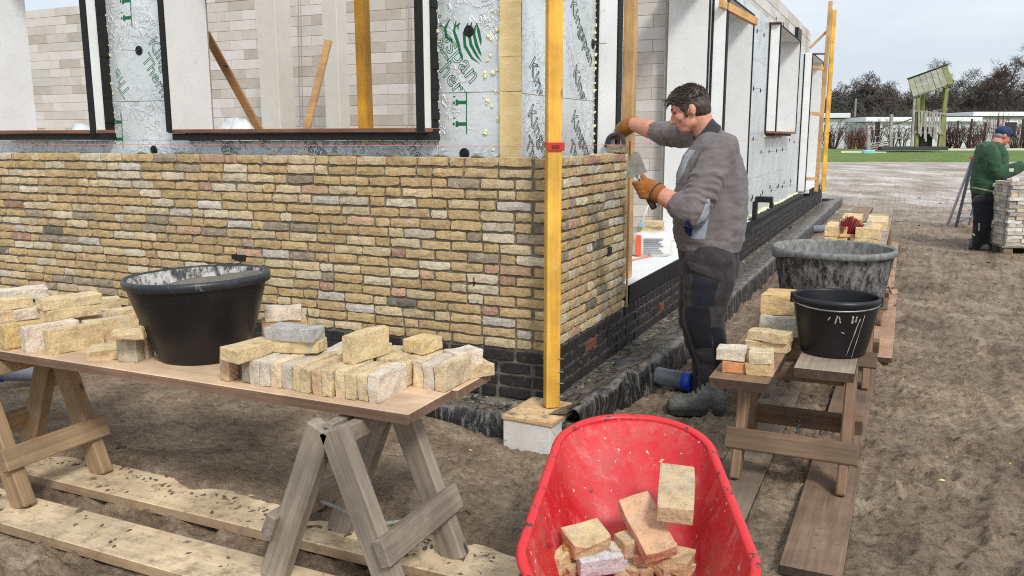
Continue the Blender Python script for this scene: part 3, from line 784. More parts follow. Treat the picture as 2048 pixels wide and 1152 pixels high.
# timber stud in the door opening, nearest the brick end; brown lath at the brick end
tb_ = onx(1256, 300, -.16)
upright('timber_stud', (-.16, tb_.y, .137), (-.16, tb_.y, 2.9), .085, TIMBER, 0, 'knotty pale timber stud standing at the near side of the door opening', 'timber')
upright('lath', (.006, WB_L+.016, -.0), (.006, WB_L+.016, 1.20), .014, TIMBER, 0, 'thin wooden lath upright against the end of the brick side wall', 'lath')
# piece of timber in the second opening
a = onx(1452, 18, -.16); c = onx(1512, 44, .08)
o = MB().beam(a+Vector((0, -.3, .02)), c, .05, .085).build('timber_brace', wood('timber_brace_wood', lin(196, 150, 96), lin(222, 180, 122), 'x', .75), recenter=True)
tag(o, 'short timber brace sticking out above the second door opening', 'timber')
# props seen through the front window
a = ony(723, 0, 1.0); c = ony(732, 262, 1.0)
d_ = (a-c); q = c + d_*2.0
tag(MB().beam(c-d_*.93, q, .08, .085, (1, 0, 0), mi=0).build('yellow_prop', YELLOW2, recenter=True), 'yellow formwork beam standing inside behind the long front window', 'beam')
a = ony(422, 85, .9); c = ony(520, 262, 1.05)
tag(MB().beam(a+(a-c)*.1, c+(c-a)*1.2, .022, .075, (1, 0, 0)).build('wooden_prop', wood('prop_wood_a', lin(166, 118, 74), lin(196, 148, 100), 'x', .75), recenter=True), 'diagonal timber prop leaning left inside the long front window', 'timber')
a = ony(657, 80, 2.2); c = ony(614, 256, 2.0)
tag(MB().beam(a, c+(c-a)*1.1, .03, .075, (1, 0, 0)).build('wooden_prop', wood('prop_wood_b', lin(190, 148, 100), lin(216, 176, 128), 'x', .75), recenter=True), 'pale timber prop leaning right inside the long front window', 'timber')
WPOST = surf('white_column', lin(200, 196, 186), lin(210, 206, 197), 4, .7, bump_s=.05)
for (x0, x1, lab) in ((518, 556, 'wide white column beside the left timber prop inside the house'), (648, 677, 'narrower white column behind the right timber prop inside the house')):
    p0 = ony(x0, 150, 3.6); p1 = ony(x1, 150, 3.6)
    tag(MB().box((p0.x, 3.6, .055), (p1.x, 3.6+(p1.x-p0.x), 2.95), bev=.006).build('column', WPOST, recenter=True), lab, 'column')
WIRE = flat('white_cable', lin(150, 146, 140), .6)
for px_, lab in ((602, 'thin cable pair hanging on the block wall between the white columns'), (822, 'thin cable with a loop hanging on the block wall by the window edge')):
    a = ony(px_-3, 0, 4.55); c = ony(px_+1, 235, 4.55); mb = MB()
    for dx in (-.02, .02): mb.tube([(a.x+dx, 4.55, a.z), (c.x+dx, 4.55, c.z)], .004, 4)
    mb.tube([(c.x+.04*math.cos(t), 4.55, c.z-.05+.045*math.sin(t)) for t in [i*math.pi/6 for i in range(13)]], .004, 4)
    tag(mb.build('hanging_cable', WIRE, recenter=True), lab, 'cable')
# white sheeting bags inside
PLAST = surf('white_plastic_bag', lin(206, 212, 220), lin(236, 240, 244), 5, .35, spots=[(lin(58, 150, 200), 3.2, .63, .03)], bump_s=.8, bump_d=.03, bump_scale=10)
def heap(name, P, sx, sy, sz, mat, label, cat, seed=0, n1=22, n2=9):
    rg = []; 
    for j in range(n2):
        t = j/(n2-1)*math.pi/2
        ring = []
        for i in range(n1):
            u = 2*math.pi*i/n1; d = Vector((math.cos(u)*math.cos(t), math.sin(u)*math.cos(t), math.sin(t)))
            k = 1+.35*mnoise.noise(d*1.8+Vector((seed, 0, 0)))+.16*mnoise.noise(d*5+Vector((seed, 3, 0)))
            ring.append((d.x*sx*k, d.y*sy*k, d.z*sz*k))
        rg.append(ring)
    return tag(MB().loft(rg).build(name, mat, loc=P, smooth=True), label, cat)
q = ony(470, 258, .75); heap('plastic_bag', (q.x, .75, 1.06), .22, .16, .28, PLAST, 'crumpled white and blue plastic bag behind the long front window sill', 'bag', 4)
q = ony(170, 258, .75); heap('plastic_bag', (q.x, .75, 1.08), .3, .16, .24, PLAST, 'crumpled white plastic bag behind the left front window sill', 'bag', 9)
for k_, q_ in enumerate((q,)): pass
# packs of boards carrying those bags
PACK = surf('grey_packaging', lin(120, 116, 108), lin(150, 146, 138), 5, .8)
tag(MB().box((-5.2, .55, .055), (-2.2, .95, 1.08), bev=.01).build('material_stack', PACK, recenter=True), 'grey wrapped stack of material indoors under the window bags', 'stack')

# ---------------------------------------------------------------- drain pipes
PIPE = surf('grey_pvc', lin(104, 110, 118), lin(122, 128, 136), 4, .4, spots=[(lin(150, 142, 130), 9, .66, .1)], bump_s=.05)
BLUECAP = flat('blue_pipe_cap', lin(24, 76, 196), .4)
def pipe(P, Q, r, cap, label):
    e = empty('drain_pipe', P, label, 'pipe'); P = Vector(P); Q = Vector(Q); d = (Q-P)
    MB().tube([(0, 0, 0), d*.97], r, 20).build('barrel', PIPE, e, smooth=False)
    if cap:
        u = d.normalized(); MB().tube([d*.94, d*.945, d*1.03, d*1.05], [r*1.08, r*1.12, r*1.12, r*.98], 20).build('end_cap', BLUECAP, e)
    for o in e.children:
        for p_ in o.data.polygons: p_.use_smooth = len(p_.vertices) == 4
a = onz(1300, 748, -.31); c = onz(1378, 764, -.31)
pipe(a+(a-c)*.9, c, .057, True, 'short grey drain pipe with a blue end cap by the bricklayer\'s feet')
a = onz(60, 735, -.26); c = onz(2, 742, -.26)
a = Vector((-2.52, -.05, -.24)); q = onz(-2, 745, -.25)
pipe(Vector((q.x+.42, q.y+.22, -.25)), q, .055, True, 'grey drain pipe with blue cap at the left edge behind the table leg')
a = onz(1625, 458, -.32); c = onz(1668, 456, -.32)
pipe(a+(a-c)*1.0, c+(c-a)*.3, .06, False, 'plain grey drain pipe leaving the footing near the far bricks')

# ---------------------------------------------------------------- trestles and benches
OLDWOOD = wood('weathered_trestle_wood', lin(120, 109, 97), lin(168, 157, 144), 'z', .8, mud=lin(98, 84, 68), mudth=.68)
TANWOOD = wood('tan_trestle_wood', lin(126, 103, 76), lin(162, 139, 110), 'z', .75, mud=lin(100, 86, 68), mudth=.72)
BROWNW = wood('brown_trestle_wood', lin(104, 82, 64), lin(146, 118, 94), 'z', .75, mud=lin(104, 92, 78), mudth=.70)
STRX = wood('trestle_rail_wood', lin(122, 111, 99), lin(170, 158, 144), 'x', .8, mud=lin(98, 84, 68), mudth=.7)
STRT = wood('tan_rail_wood', lin(132, 110, 84), lin(168, 146, 118), 'x', .8)
STRB = wood('brown_rail_wood', lin(100, 82, 66), lin(140, 116, 94), 'x', .8)
ROPE = surf('faded_rope', lin(128, 138, 128), lin(170, 176, 164), 40, .9, bump_s=.8, bump_d=.003, bump_scale=160)
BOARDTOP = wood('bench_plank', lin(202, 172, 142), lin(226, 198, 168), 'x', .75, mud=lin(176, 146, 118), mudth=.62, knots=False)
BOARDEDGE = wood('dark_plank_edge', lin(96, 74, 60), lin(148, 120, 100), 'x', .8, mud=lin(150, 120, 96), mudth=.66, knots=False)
def plank(name, a, c, th, mats, label, cat='plank', group=None, bev=.003, nseg=1, sag=0, along='x'):
    """flat board between corner a(x0,y0) and c(x1,y1), top at z; top face bright, edges dark"""
    (x0, y0, z), (x1, y1, _) = a, c
    mb = MB().box((x0, y0, z-th), (x1, y1, z), bev=bev)
    cx, cy = (x0+x1)/2, (y0+y1)/2
    mb.v = [(v[0]-cx, v[1]-cy, v[2]-(z-th)) for v in mb.v]
    for i, f in enumerate(mb.f):
        vs = [Vector(mb.v[k]) for k in f]; nn = (vs[1]-vs[0]).cross(vs[2]-vs[0])
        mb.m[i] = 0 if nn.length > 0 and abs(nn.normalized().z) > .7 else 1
    o = mb.build(name, mats, loc=(cx, cy, z-th)); return tag(o, label, cat, group)
def trestle(origin, rz, nearY, farY, topz, spread, gz, mats, name_label, rope='rope', sq=(.098, .062), leg_over=.03):
    """folding trestle; hinge axis along local y; two frames spreading in +-x"""
    e = empty('trestle', (origin[0], origin[1], gz), name_label, 'trestle', rz=rz); H = topz-gz
    lm, rm = mats
    for sx in (-1, 1):
        for yy in (nearY, farY):
            g = .022*sx
            top = Vector((g, yy, H-.004)); ft = Vector((sx*spread, yy+(.0), .0))
            o = MB().beam((0, 0, 0), (0, 0, (ft-top).length), sq[1], sq[0], (0, 1, 0), bev=.007).build('leg', lm, e)
            o.rotation_mode = 'QUATERNION'; dd = (top-ft).normalized()
            xa = Vector((0, 1, 0)); za = dd; ya = za.cross(xa).normalized(); xa = ya.cross(za)
            o.matrix_basis = Matrix(((xa.x, ya.x, za.x, ft.x), (xa.y, ya.y, za.y, ft.y), (xa.z, ya.z, za.z, ft.z), (0, 0, 0, 1)))
        t = .36; xs = sx*(spread*(1-t)+.022*t) + sx*(sq[1]/2+.026); zz = H*t
        a_ = Vector((0, nearY-.06, 0)); b_ = Vector((0, farY+.06, 0))
        o = MB().box((0, -.022, -.05), ((b_-a_).length, .022, .05), bev=.005).build('stretcher', rm, e)
        tilt = math.atan2(spread-.022, H)*sx
        xa = Vector((0, 1, 0)); za = Vector((-math.sin(tilt), 0, math.cos(tilt))); ya = za.cross(xa)
        P = Vector((xs, nearY-.06, zz))
        o.matrix_basis = Matrix(((xa.x, ya.x, za.x, P.x), (xa.y, ya.y, za.y, P.y), (xa.z, ya.z, za.z, P.z), (0, 0, 0, 1)))
        MB().box((-.02, nearY+.03, H-.075), (.02, farY-.03, H-.012), Matrix.Translation((sx*.034, 0, 0)), bev=.003).build('top_rail', rm, e)
    x_ = spread*(1-.36)+.022*.36+.03; ym = (nearY+farY)/2
    if rope == 'rope':
        mb = MB(); mb.tube([(x_*(2*t-1), ym+.02*math.sin(t*9), H*.36-.05*(1-(2*t-1)**2)*.8) for t in [i/14 for i in range(15)]], .008, 7)
        mb.build('rope', ROPE, e, smooth=True)
        for sx in (1,):
            kn = MB(); P = Vector((sx*(x_+.028), ym, H*.36))
            kn.tube([P+Vector((.012*math.sin(t*2), .017*math.cos(t*3), .02*math.sin(t*3))) for t in [i*.45 for i in range(14)]], .0075, 6); kn.build('knot', ROPE, e, smooth=True)
    else:
        mb = MB(); n_ = 19
        for i in range(n_):
            t0, t1 = i/n_, (i+1.25)/n_
            f = lambda t: Vector((x_*(2*t-1), ym, H*.36-.045*(1-(2*t-1)**2)))
            a_, b_ = f(t0), f(t1); m_ = (a_+b_)/2; d = (b_-a_); s1 = Vector((0, 1, 0)) if i % 2 else Vector((0, 0, 1)); s1 = s1*.009
            mb.tube([m_+d*.5*math.cos(u)+s1*math.sin(u) for u in [k*math.pi/5 for k in range(11)]], .0028, 5, cap=False)
        mb.build('chain', STEEL, e, smooth=True)
    return e
TZ = .305
trestle((.075, -1.95, 0), 0, -.21, .19, TZ-.040, .27, -.352, (OLDWOOD, STRX), 'grey weathered trestle under the right end of the brick-laden table')
trestle((-1.84, -1.94, 0), 0, -.20, .20, TZ-.040, .26, -.352, (TANWOOD, STRT), 'tan trestle with a chain under the left end of the table', rope='chain')
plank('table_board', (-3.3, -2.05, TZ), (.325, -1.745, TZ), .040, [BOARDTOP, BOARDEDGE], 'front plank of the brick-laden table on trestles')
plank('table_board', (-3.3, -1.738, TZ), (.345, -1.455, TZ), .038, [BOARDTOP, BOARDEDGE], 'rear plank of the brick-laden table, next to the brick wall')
# right hand bench
BZ = .205
BENCH = wood('brown_bench_plank', lin(124, 96, 74), lin(160, 132, 106), 'y', .75, mud=lin(150, 132, 110), mudth=.6, knots=False)
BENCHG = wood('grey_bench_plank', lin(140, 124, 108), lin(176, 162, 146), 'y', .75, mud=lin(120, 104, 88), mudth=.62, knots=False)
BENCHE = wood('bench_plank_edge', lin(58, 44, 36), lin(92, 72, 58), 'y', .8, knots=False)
def trestle_y(y0, label, x0=1.36, legs=BROWNW, rails=STRB):
    e = trestle((x0, y0, 0), math.radians(90), -.235, .235, BZ-.045, .25, -.372, (legs, rails), label, rope='chain', sq=(.112, .045)); return e
trestle_y(-.25, 'brown trestle with a chain under the black bucket, nearest on the right', 1.40)
trestle_y(1.55, 'brown trestle under the big grey tub, second in the right-hand row', 1.42)
trestle_y(3.6, 'brown trestle beyond the big grey tub, third in the right-hand row', 1.44)
trestle_y(6.2, 'brown trestle under the far yellow bricks, last in the right-hand row', 1.44)
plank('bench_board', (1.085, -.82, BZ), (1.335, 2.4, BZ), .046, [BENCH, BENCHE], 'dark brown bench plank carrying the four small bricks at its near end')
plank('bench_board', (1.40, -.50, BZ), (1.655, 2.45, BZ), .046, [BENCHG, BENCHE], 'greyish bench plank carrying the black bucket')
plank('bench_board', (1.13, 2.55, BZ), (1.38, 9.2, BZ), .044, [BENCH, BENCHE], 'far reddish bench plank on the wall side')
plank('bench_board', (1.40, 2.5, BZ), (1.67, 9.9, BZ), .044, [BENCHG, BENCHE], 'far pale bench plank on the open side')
# planks on the ground
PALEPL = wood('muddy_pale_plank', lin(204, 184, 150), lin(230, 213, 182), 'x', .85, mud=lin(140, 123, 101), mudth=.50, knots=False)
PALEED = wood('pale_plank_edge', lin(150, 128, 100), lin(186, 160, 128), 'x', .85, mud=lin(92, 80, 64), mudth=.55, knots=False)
def tilted(o, rx=0, ry=0, rz=0): o.rotation_euler = (rx, ry, rz); return o
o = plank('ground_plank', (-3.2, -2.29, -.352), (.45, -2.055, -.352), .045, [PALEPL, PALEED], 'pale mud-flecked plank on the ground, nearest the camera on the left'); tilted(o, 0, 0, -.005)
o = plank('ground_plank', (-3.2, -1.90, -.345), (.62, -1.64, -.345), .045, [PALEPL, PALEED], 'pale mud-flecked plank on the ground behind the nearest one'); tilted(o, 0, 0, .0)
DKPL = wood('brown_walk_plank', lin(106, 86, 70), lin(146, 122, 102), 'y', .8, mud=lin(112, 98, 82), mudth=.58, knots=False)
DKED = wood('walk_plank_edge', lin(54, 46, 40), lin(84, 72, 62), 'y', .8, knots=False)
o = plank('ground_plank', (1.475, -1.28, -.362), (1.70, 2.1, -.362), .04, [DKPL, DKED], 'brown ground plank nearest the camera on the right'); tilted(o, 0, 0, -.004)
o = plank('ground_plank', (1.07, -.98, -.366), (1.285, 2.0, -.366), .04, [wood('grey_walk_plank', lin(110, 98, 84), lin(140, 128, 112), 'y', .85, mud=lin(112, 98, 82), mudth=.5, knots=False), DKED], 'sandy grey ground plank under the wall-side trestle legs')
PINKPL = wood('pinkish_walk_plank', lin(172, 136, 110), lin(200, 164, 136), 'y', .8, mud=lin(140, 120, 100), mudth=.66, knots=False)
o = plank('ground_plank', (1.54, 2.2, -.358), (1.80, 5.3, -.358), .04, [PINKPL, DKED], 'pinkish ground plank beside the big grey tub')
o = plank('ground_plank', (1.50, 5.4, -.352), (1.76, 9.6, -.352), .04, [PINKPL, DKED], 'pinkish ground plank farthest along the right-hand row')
# ---------------------------------------------------------------- loose bricks
LOOSE = brick_mat('loose_yellow_brick', .545, 1.0)
CUTS = (0, .03, .34, .66, .97, 1)
def loose_mesh(L, W, H, rnd, rough=.004):
    ax = [(-L/2, L/2), (-W/2, W/2), (-H/2, H/2)]; nd = [CUTS, (0, .06, .5, .94, 1), (0, .09, .5, .91, 1)]
    off = Vector((rnd.uniform(0, 90), rnd.uniform(0, 90), rnd.uniform(0, 90))); r = .0045
    vid = {}; vs = []; fs = []
    def V(i, j, k):
        if (i, j, k) in vid: return vid[i, j, k]
        p = Vector([ax[a][0] + (ax[a][1]-ax[a][0])*nd[a][q] for a, q in enumerate((i, j, k))])
        q = Vector([max(-h+r, min(h-r, c)) for c, h in zip(p, (L/2, W/2, H/2))]); d = p-q
        if d.length > 1e-9: p = q + d.normalized()*r
        n_ = mnoise.noise_vector(p*11+off)*.8; n2 = mnoise.noise_vector(p*60+off)*1.2
        p = p + n_*rough*1.5 + n2*rough*.6
        vid[i, j, k] = len(vs); vs.append(tuple(p)); return vid[i, j, k]
    I, J, K = len(nd[0])-1, len(nd[1])-1, len(nd[2])-1
    for i in range(I):
        for j in range(J): fs += [(V(i, j, 0), V(i, j+1, 0), V(i+1, j+1, 0), V(i+1, j, 0)), (V(i, j, K), V(i+1, j, K), V(i+1, j+1, K), V(i, j+1, K))]
        for k in range(K): fs += [(V(i, 0, k), V(i+1, 0, k), V(i+1, 0, k+1), V(i, 0, k+1)), (V(i, J, k), V(i, J, k+1), V(i+1, J, k+1), V(i+1, J, k))]
    for j in range(J):
        for k in range(K): fs += [(V(0, j, k), V(0, j, k+1), V(0, j+1, k+1), V(0, j+1, k)), (V(I, j, k), V(I, j+1, k), V(I, j+1, k+1), V(I, j, k+1))]
    return vs, fs
_bi = [0]
def loose(P, mode='flat', rz=90, label=None, group=None, L=.205, W=.098, H=.05, col=None, tilt=(0, 0), rough=.0055, name='brick', cat='brick', raw=None):
    """P = centre of the underside. rz in degrees, 0 = length along x, 90 = along y"""
    _bi[0] += 1; rnd = random.Random(500+_bi[0])
    L *= rnd.uniform(.96, 1.03)
    d = {'flat': (L, W, H), 'edge': (L, H, W), 'end': (W, H, L)}[mode]
    vs, fs = loose_mesh(*d, rnd, rough)
    mb = MB().add([(v[0], v[1], v[2]+d[2]/2) for v in vs], fs, col or pick_loose())
    o = mb.build(name, LOOSE, loc=P, rot=(math.radians(tilt[0]), math.radians(tilt[1]), math.radians(rz+rnd.uniform(-2.5, 2.5))), colattr=True)
    for p_ in o.data.polygons: p_.use_smooth = False
    return tag(o, label, cat, group)
GREY = lin(186, 184, 180); PALE = lin(230, 216, 196); ORANGE = lin(214, 150, 104); YEL = lin(222, 199, 155)
# ---- front table, right half: a row on edge, ends towards the camera
ORD = ['first', 'second', 'third', 'fourth', 'fifth', 'sixth', 'seventh', 'eighth', 'ninth', 'tenth', 'eleventh', 'twelfth', 'thirteenth', 'fourteenth', 'fifteenth', 'sixteenth', 'seventeenth', 'eighteenth']
gA = 'bricks on edge in the table row nearest the camera'
x = onz(436, 768, TZ).x; lab = 'yellow brick on edge in the table row right of the black tub'
xend = onz(762, 806, TZ).x
nA = 15; stepA = (xend-x)/(nA-.5)
for k in range(nA):
    if k == 1: loose((x+k*stepA, -1.86, TZ), 'edge', 90, 'set-back brick coloured with recess shade, second in the table row by the tub', None, H=.042, col=lin(110, 104, 98)); continue  # shade of the dark recess is put into this brick's colour
    last = k == nA-1
    loose((x+k*stepA, -1.895+RX.uniform(-.012, .008), TZ), 'edge', 90, 'pale yellow brick on edge closing the right end of the table row' if last else ORD[k]+' brick from the tub in the front on-edge table row', gA, H=min(.052, stepA*.94), W=.098+RX.uniform(-.006, .006), col=PALE if last else None)
gB = 'bricks on edge in the second table row'
for k in range(11):
    xx = x+.30+k*stepA*1.08
    last = k == 10
    loose((xx+(.005 if last else 0), -1.672+RX.uniform(-.01, .01), TZ), 'edge', 90, 'brick on edge at the right end of the second table row' if last else ORD[k]+' brick from the left in the half-hidden second table row', gB, H=min(.054, stepA*1.0), W=.10)
zt = TZ+.10
def tp(px_, py_, z): return onz(px_, py_, z)
P = tp(500, 712, zt); loose(P, 'flat', 84, 'yellow brick lying flat on the left end of the table row, beside the tub', col=YEL)
P = tp(600, 702, zt); loose((P.x, P.y, zt), 'flat', 12, 'yellow brick lying under the rough grey one on the table row', L=.19, col=YEL)
loose((P.x-.01, P.y-.012, zt+.05), 'flat', 8, 'rough whitish grey brick on top of the table row', col=GREY, rough=.007, H=.052)
P = tp(692, 728, zt-.005); loose((P.x+.035, P.y+.085, zt), 'edge', 80, 'yellow brick standing on edge on top of the table row beside the grey brick', col=YEL, H=.055, W=.108)
P = tp(846, 702, zt); loose((P.x, P.y, zt), 'flat', 80, 'small half brick on top of the second table row near its right end', L=.12, H=.055, col=lin(222, 196, 146))
P = tp(905, 758, TZ); loose((P.x+.035, P.y+.06, TZ), 'flat', 58, 'brick lying flat at the right end of the table under the pale half brick', col=YEL, L=.2)
loose((P.x+.02, P.y+.05, TZ+.05), 'flat', 70, 'whitish half brick on top at the right end of the table', L=.13, H=.058, col=PALE)
P = tp(525, 690, TZ); loose((P.x+.03, P.y+.12, TZ), 'flat', 40, 'dark stained brick right behind the tub, lowest of its stack', col=lin(150, 136, 116))
loose((P.x+.03, P.y+.12, TZ+.05), 'flat', 42, 'pinkish brick in the middle of the stack right behind the tub', col=lin(214, 180, 140)); loose((P.x+.035, P.y+.11, TZ+.10), 'flat', 38, 'pale brick on top of the stack right behind the tub', L=.16, H=.06, col=PALE)
# ---- front table, left half: untidy heap
gC = 'bricks in the heap left of the tub'
def heapb(px_, py_, z, mode, rz, lab, **kw):
    P = onz(px_, py_, z); return loose(P, mode, rz, lab, **kw)
for k, (px_, py_) in enumerate(((18, 686), (62, 690), (104, 694), (150, 700))):
    heapb(px_, py_, TZ, 'edge', 74, ('yellow brick on edge at the left picture border on the table', 'stubby yellow brick on edge, second from the left at the table front', 'pale brick on edge beside the biggest front one on the table', 'big yellow brick on edge at the front of the left table heap')[k], col=(YEL, lin(220, 192, 136), PALE, YEL)[k], H=.062, L=.235, W=.11)
heapb(210, 716, TZ, 'flat', 40, 'broken yellow half brick lying before the left heap', L=.13, H=.05, col=YEL, rough=.008)
heapb(262, 722, TZ, 'end', 20, 'grey-sided half brick standing upright beside the tub', L=.115, W=.09, H=.055, col=lin(190, 180, 156)); P = onz(258, 712, TZ)
heapb(284, 715, TZ, 'end', 20, 'pinkish half brick standing upright, tight against the tub', L=.115, W=.08, H=.055, col=lin(206, 186, 164))
heapb(262, 676, TZ+.112, 'flat', 30, 'small yellow half brick on top of the upright ones by the tub', L=.12, H=.045, col=YEL, rough=.008)
for k, (px_, py_) in enumerate(((60, 678), (95, 682), (128, 684), (168, 682), (205, 676), (232, 670), (215, 690))):
    heapb(px_, py_-12, TZ, 'edge', 68, ORD[k]+' on-edge brick from the left in the second row of the left table heap', group=gC, H=.055)
for k, (px_, py_) in enumerate(((30, 655), (75, 650), (120, 648), (160, 645), (200, 640))):
    heapb(px_, py_-6, TZ, 'edge', 66, ORD[k]+' mostly hidden brick from the left at the back of the left table heap', group='back bricks of the left table heap', H=.055)
z2 = TZ+.10
heapb(142, 634, z2, 'flat', 74, 'long yellow brick lying flat, lower of the pair on the left heap', col=YEL, L=.25)
heapb(140, 612, z2+.052, 'flat', 72, 'long pale brick lying flat, upper of the pair on the left heap', col=lin(222, 200, 160), L=.25)
heapb(70, 634, z2, 'flat', 68, 'pale brick lying flat left of the flat pair on the heap', col=PALE)
heapb(14, 640, z2, 'flat', 76, 'pinkish brick lying flat at the left border, lower one', col=lin(220, 190, 158)); heapb(12, 618, z2+.05, 'flat', 74, 'cream brick lying flat at the left border, upper one', col=lin(226, 206, 164))
heapb(48, 596, z2+.05, 'flat', 66, 'whitish rough brick topping the back of the left heap', col=PALE, rough=.007)

# ---- right bench near end: four small bricks and the pile beside the bucket
a = onz(1466, 747, BZ); b_ = onz(1512, 752, BZ)
loose((a.x-.005, a.y+.05, BZ), 'flat', 8, 'orange-red half brick at the near end of the right bench', L=.105, H=.052, col=ORANGE, W=.1)
loose((b_.x+.008, b_.y+.05, BZ), 'flat', 6, 'tan half brick under the right one of the small stack on the bench', L=.112, H=.052, col=lin(216, 184, 138))
loose((a.x-.02, a.y+.055, BZ+.053), 'flat', 4, 'cream half brick on top of the orange-red one on the bench', L=.12, H=.055, col=PALE)
loose((b_.x+.01, b_.y+.05, BZ+.053), 'flat', 2, 'pale half brick on the right of the small bench stack', L=.10, H=.055, col=lin(222, 206, 170))
P = onz(1535, 702, BZ)
loose((P.x, P.y+.03, BZ), 'flat', -6, 'yellow brick lying flat, lower of two on the right bench', col=YEL, H=.05)
loose((P.x+.005, P.y+.02, BZ+.05), 'flat', -10, 'yellow brick lying flat, upper of two on the right bench', col=YEL, H=.05, L=.2)
P = onz(1552, 675, BZ)
for k in range(3): loose((P.x+.01, P.y+.06+k*.056, BZ), 'edge', 0, 'grey brick on edge at the foot of the pile left of the bucket' if k == 0 else 'brick on edge behind the grey one left of the bucket', None if k == 0 else 'hidden bricks left of the bucket', H=.054, col=lin(206, 198, 182) if k == 0 else None, W=.105)
for k in range(4): loose((P.x+.012, P.y+.085+k*.056, BZ+.105), 'edge', 0, 'yellow brick on edge, front of the upper row left of the bucket' if k == 0 else 'yellow brick on edge behind the front one in the upper row left of the bucket', None if k == 0 else 'upper row bricks left of the bucket', H=.054, col=lin(224, 192, 136), W=.105)
# ---- far end of the right benches
def far_stack(x0, y0, rows, layers, lab, grp):
    for ly in range(layers):
        for r_ in range(rows):
            loose((x0+RX.uniform(-.008, .008), y0+r_*.058, BZ+ly*.1), 'edge', 0, lab+(', upper tier' if ly else ', lower tier' if layers > 1 else '')+', '+ORD[r_]+' from the camera', grp, H=.054, col=lin(228, 202, 152) if RX.random() < .7 else None)
P = onz(1700, 480, BZ)
far_stack(1.23, 2.85, 9, 1, 'wall-side bench brick behind the grey tub', 'bench bricks nearest the grey tub, wall side')
far_stack(1.50, 2.75, 11, 1, 'open-side bench brick behind the grey tub', 'bench bricks nearest the grey tub, open side')
far_stack(1.24, 4.05, 9, 2, 'brick in the tall wall-side bench pile', 'tall far bench pile, wall side')
far_stack(1.51, 4.0, 9, 2, 'brick in the tall open-side bench pile', 'tall far bench pile, open side')
far_stack(1.25, 5.9, 16, 1, 'brick in the last low wall-side bench row', 'last low bench row, wall side')
far_stack(1.53, 5.8, 17, 1, 'brick in the last low open-side bench row', 'last low bench row, open side')
# the brick being laid and two on the bag inside
HELD = (-.035, 1.325, 1.118)
loose((-.045, 1.36, 1.120), 'flat', 90, 'mortared grey brick being set on top of the side wall end', L=.2, W=.09, col=lin(158, 144, 122), rough=.006)

# ---------------------------------------------------------------- tubs and bucket
def tub_mat(name, base, smear, th, rough=.42, soft=.10, sc_=20):
    m, n, l, b = nodes(name); v = coords(n, l); vz = coords(n, l, False, (1, 1, .55))
    k = ramp(n, [(th, 0.0), (th+soft, .85)]); l.new(tex(n, l, vz, sc_, 12, .8), k.inputs[0])
    c = mixc(n, l, k.outputs[0], base, smear); l.new(c, b.inputs['Base Color'])
    rr_ = ramp(n, [(th, rough), (th+.1, .9)]); l.new(tex(n, l, vz, 20, 9, .7), rr_.inputs[0]); l.new(rr_.outputs[0], b.inputs['Roughness'])
    bump(n, l, b, tex(n, l, v, 30, 6, .7), .25, .003); return m
TUBB = tub_mat('black_tub_plastic', lin(17, 18, 21), lin(70, 70, 72), .62)
TUBR = tub_mat('black_tub_rim', lin(40, 44, 49), lin(150, 154, 158), .56, .4, .2, 30)
TUBI = tub_mat('black_tub_inside', lin(48, 50, 54), lin(206, 204, 198), .45, .6)
TUBG = tub_mat('mortar_caked_tub', lin(30, 32, 35), lin(140, 138, 134), .44, .7, .16, 26)
TUBGR = tub_mat('mortar_caked_rim', lin(92, 96, 98), lin(158, 158, 154), .40, .6, .25, 30)
TUBGI = tub_mat('mortar_caked_inside', lin(96, 98, 98), lin(166, 164, 158), .40, .8, .25, 26)
WETM = surf('wet_mortar', lin(96, 92, 82), lin(128, 122, 108), 7, .75, bump_s=1.0, bump_d=.02, bump_scale=26)
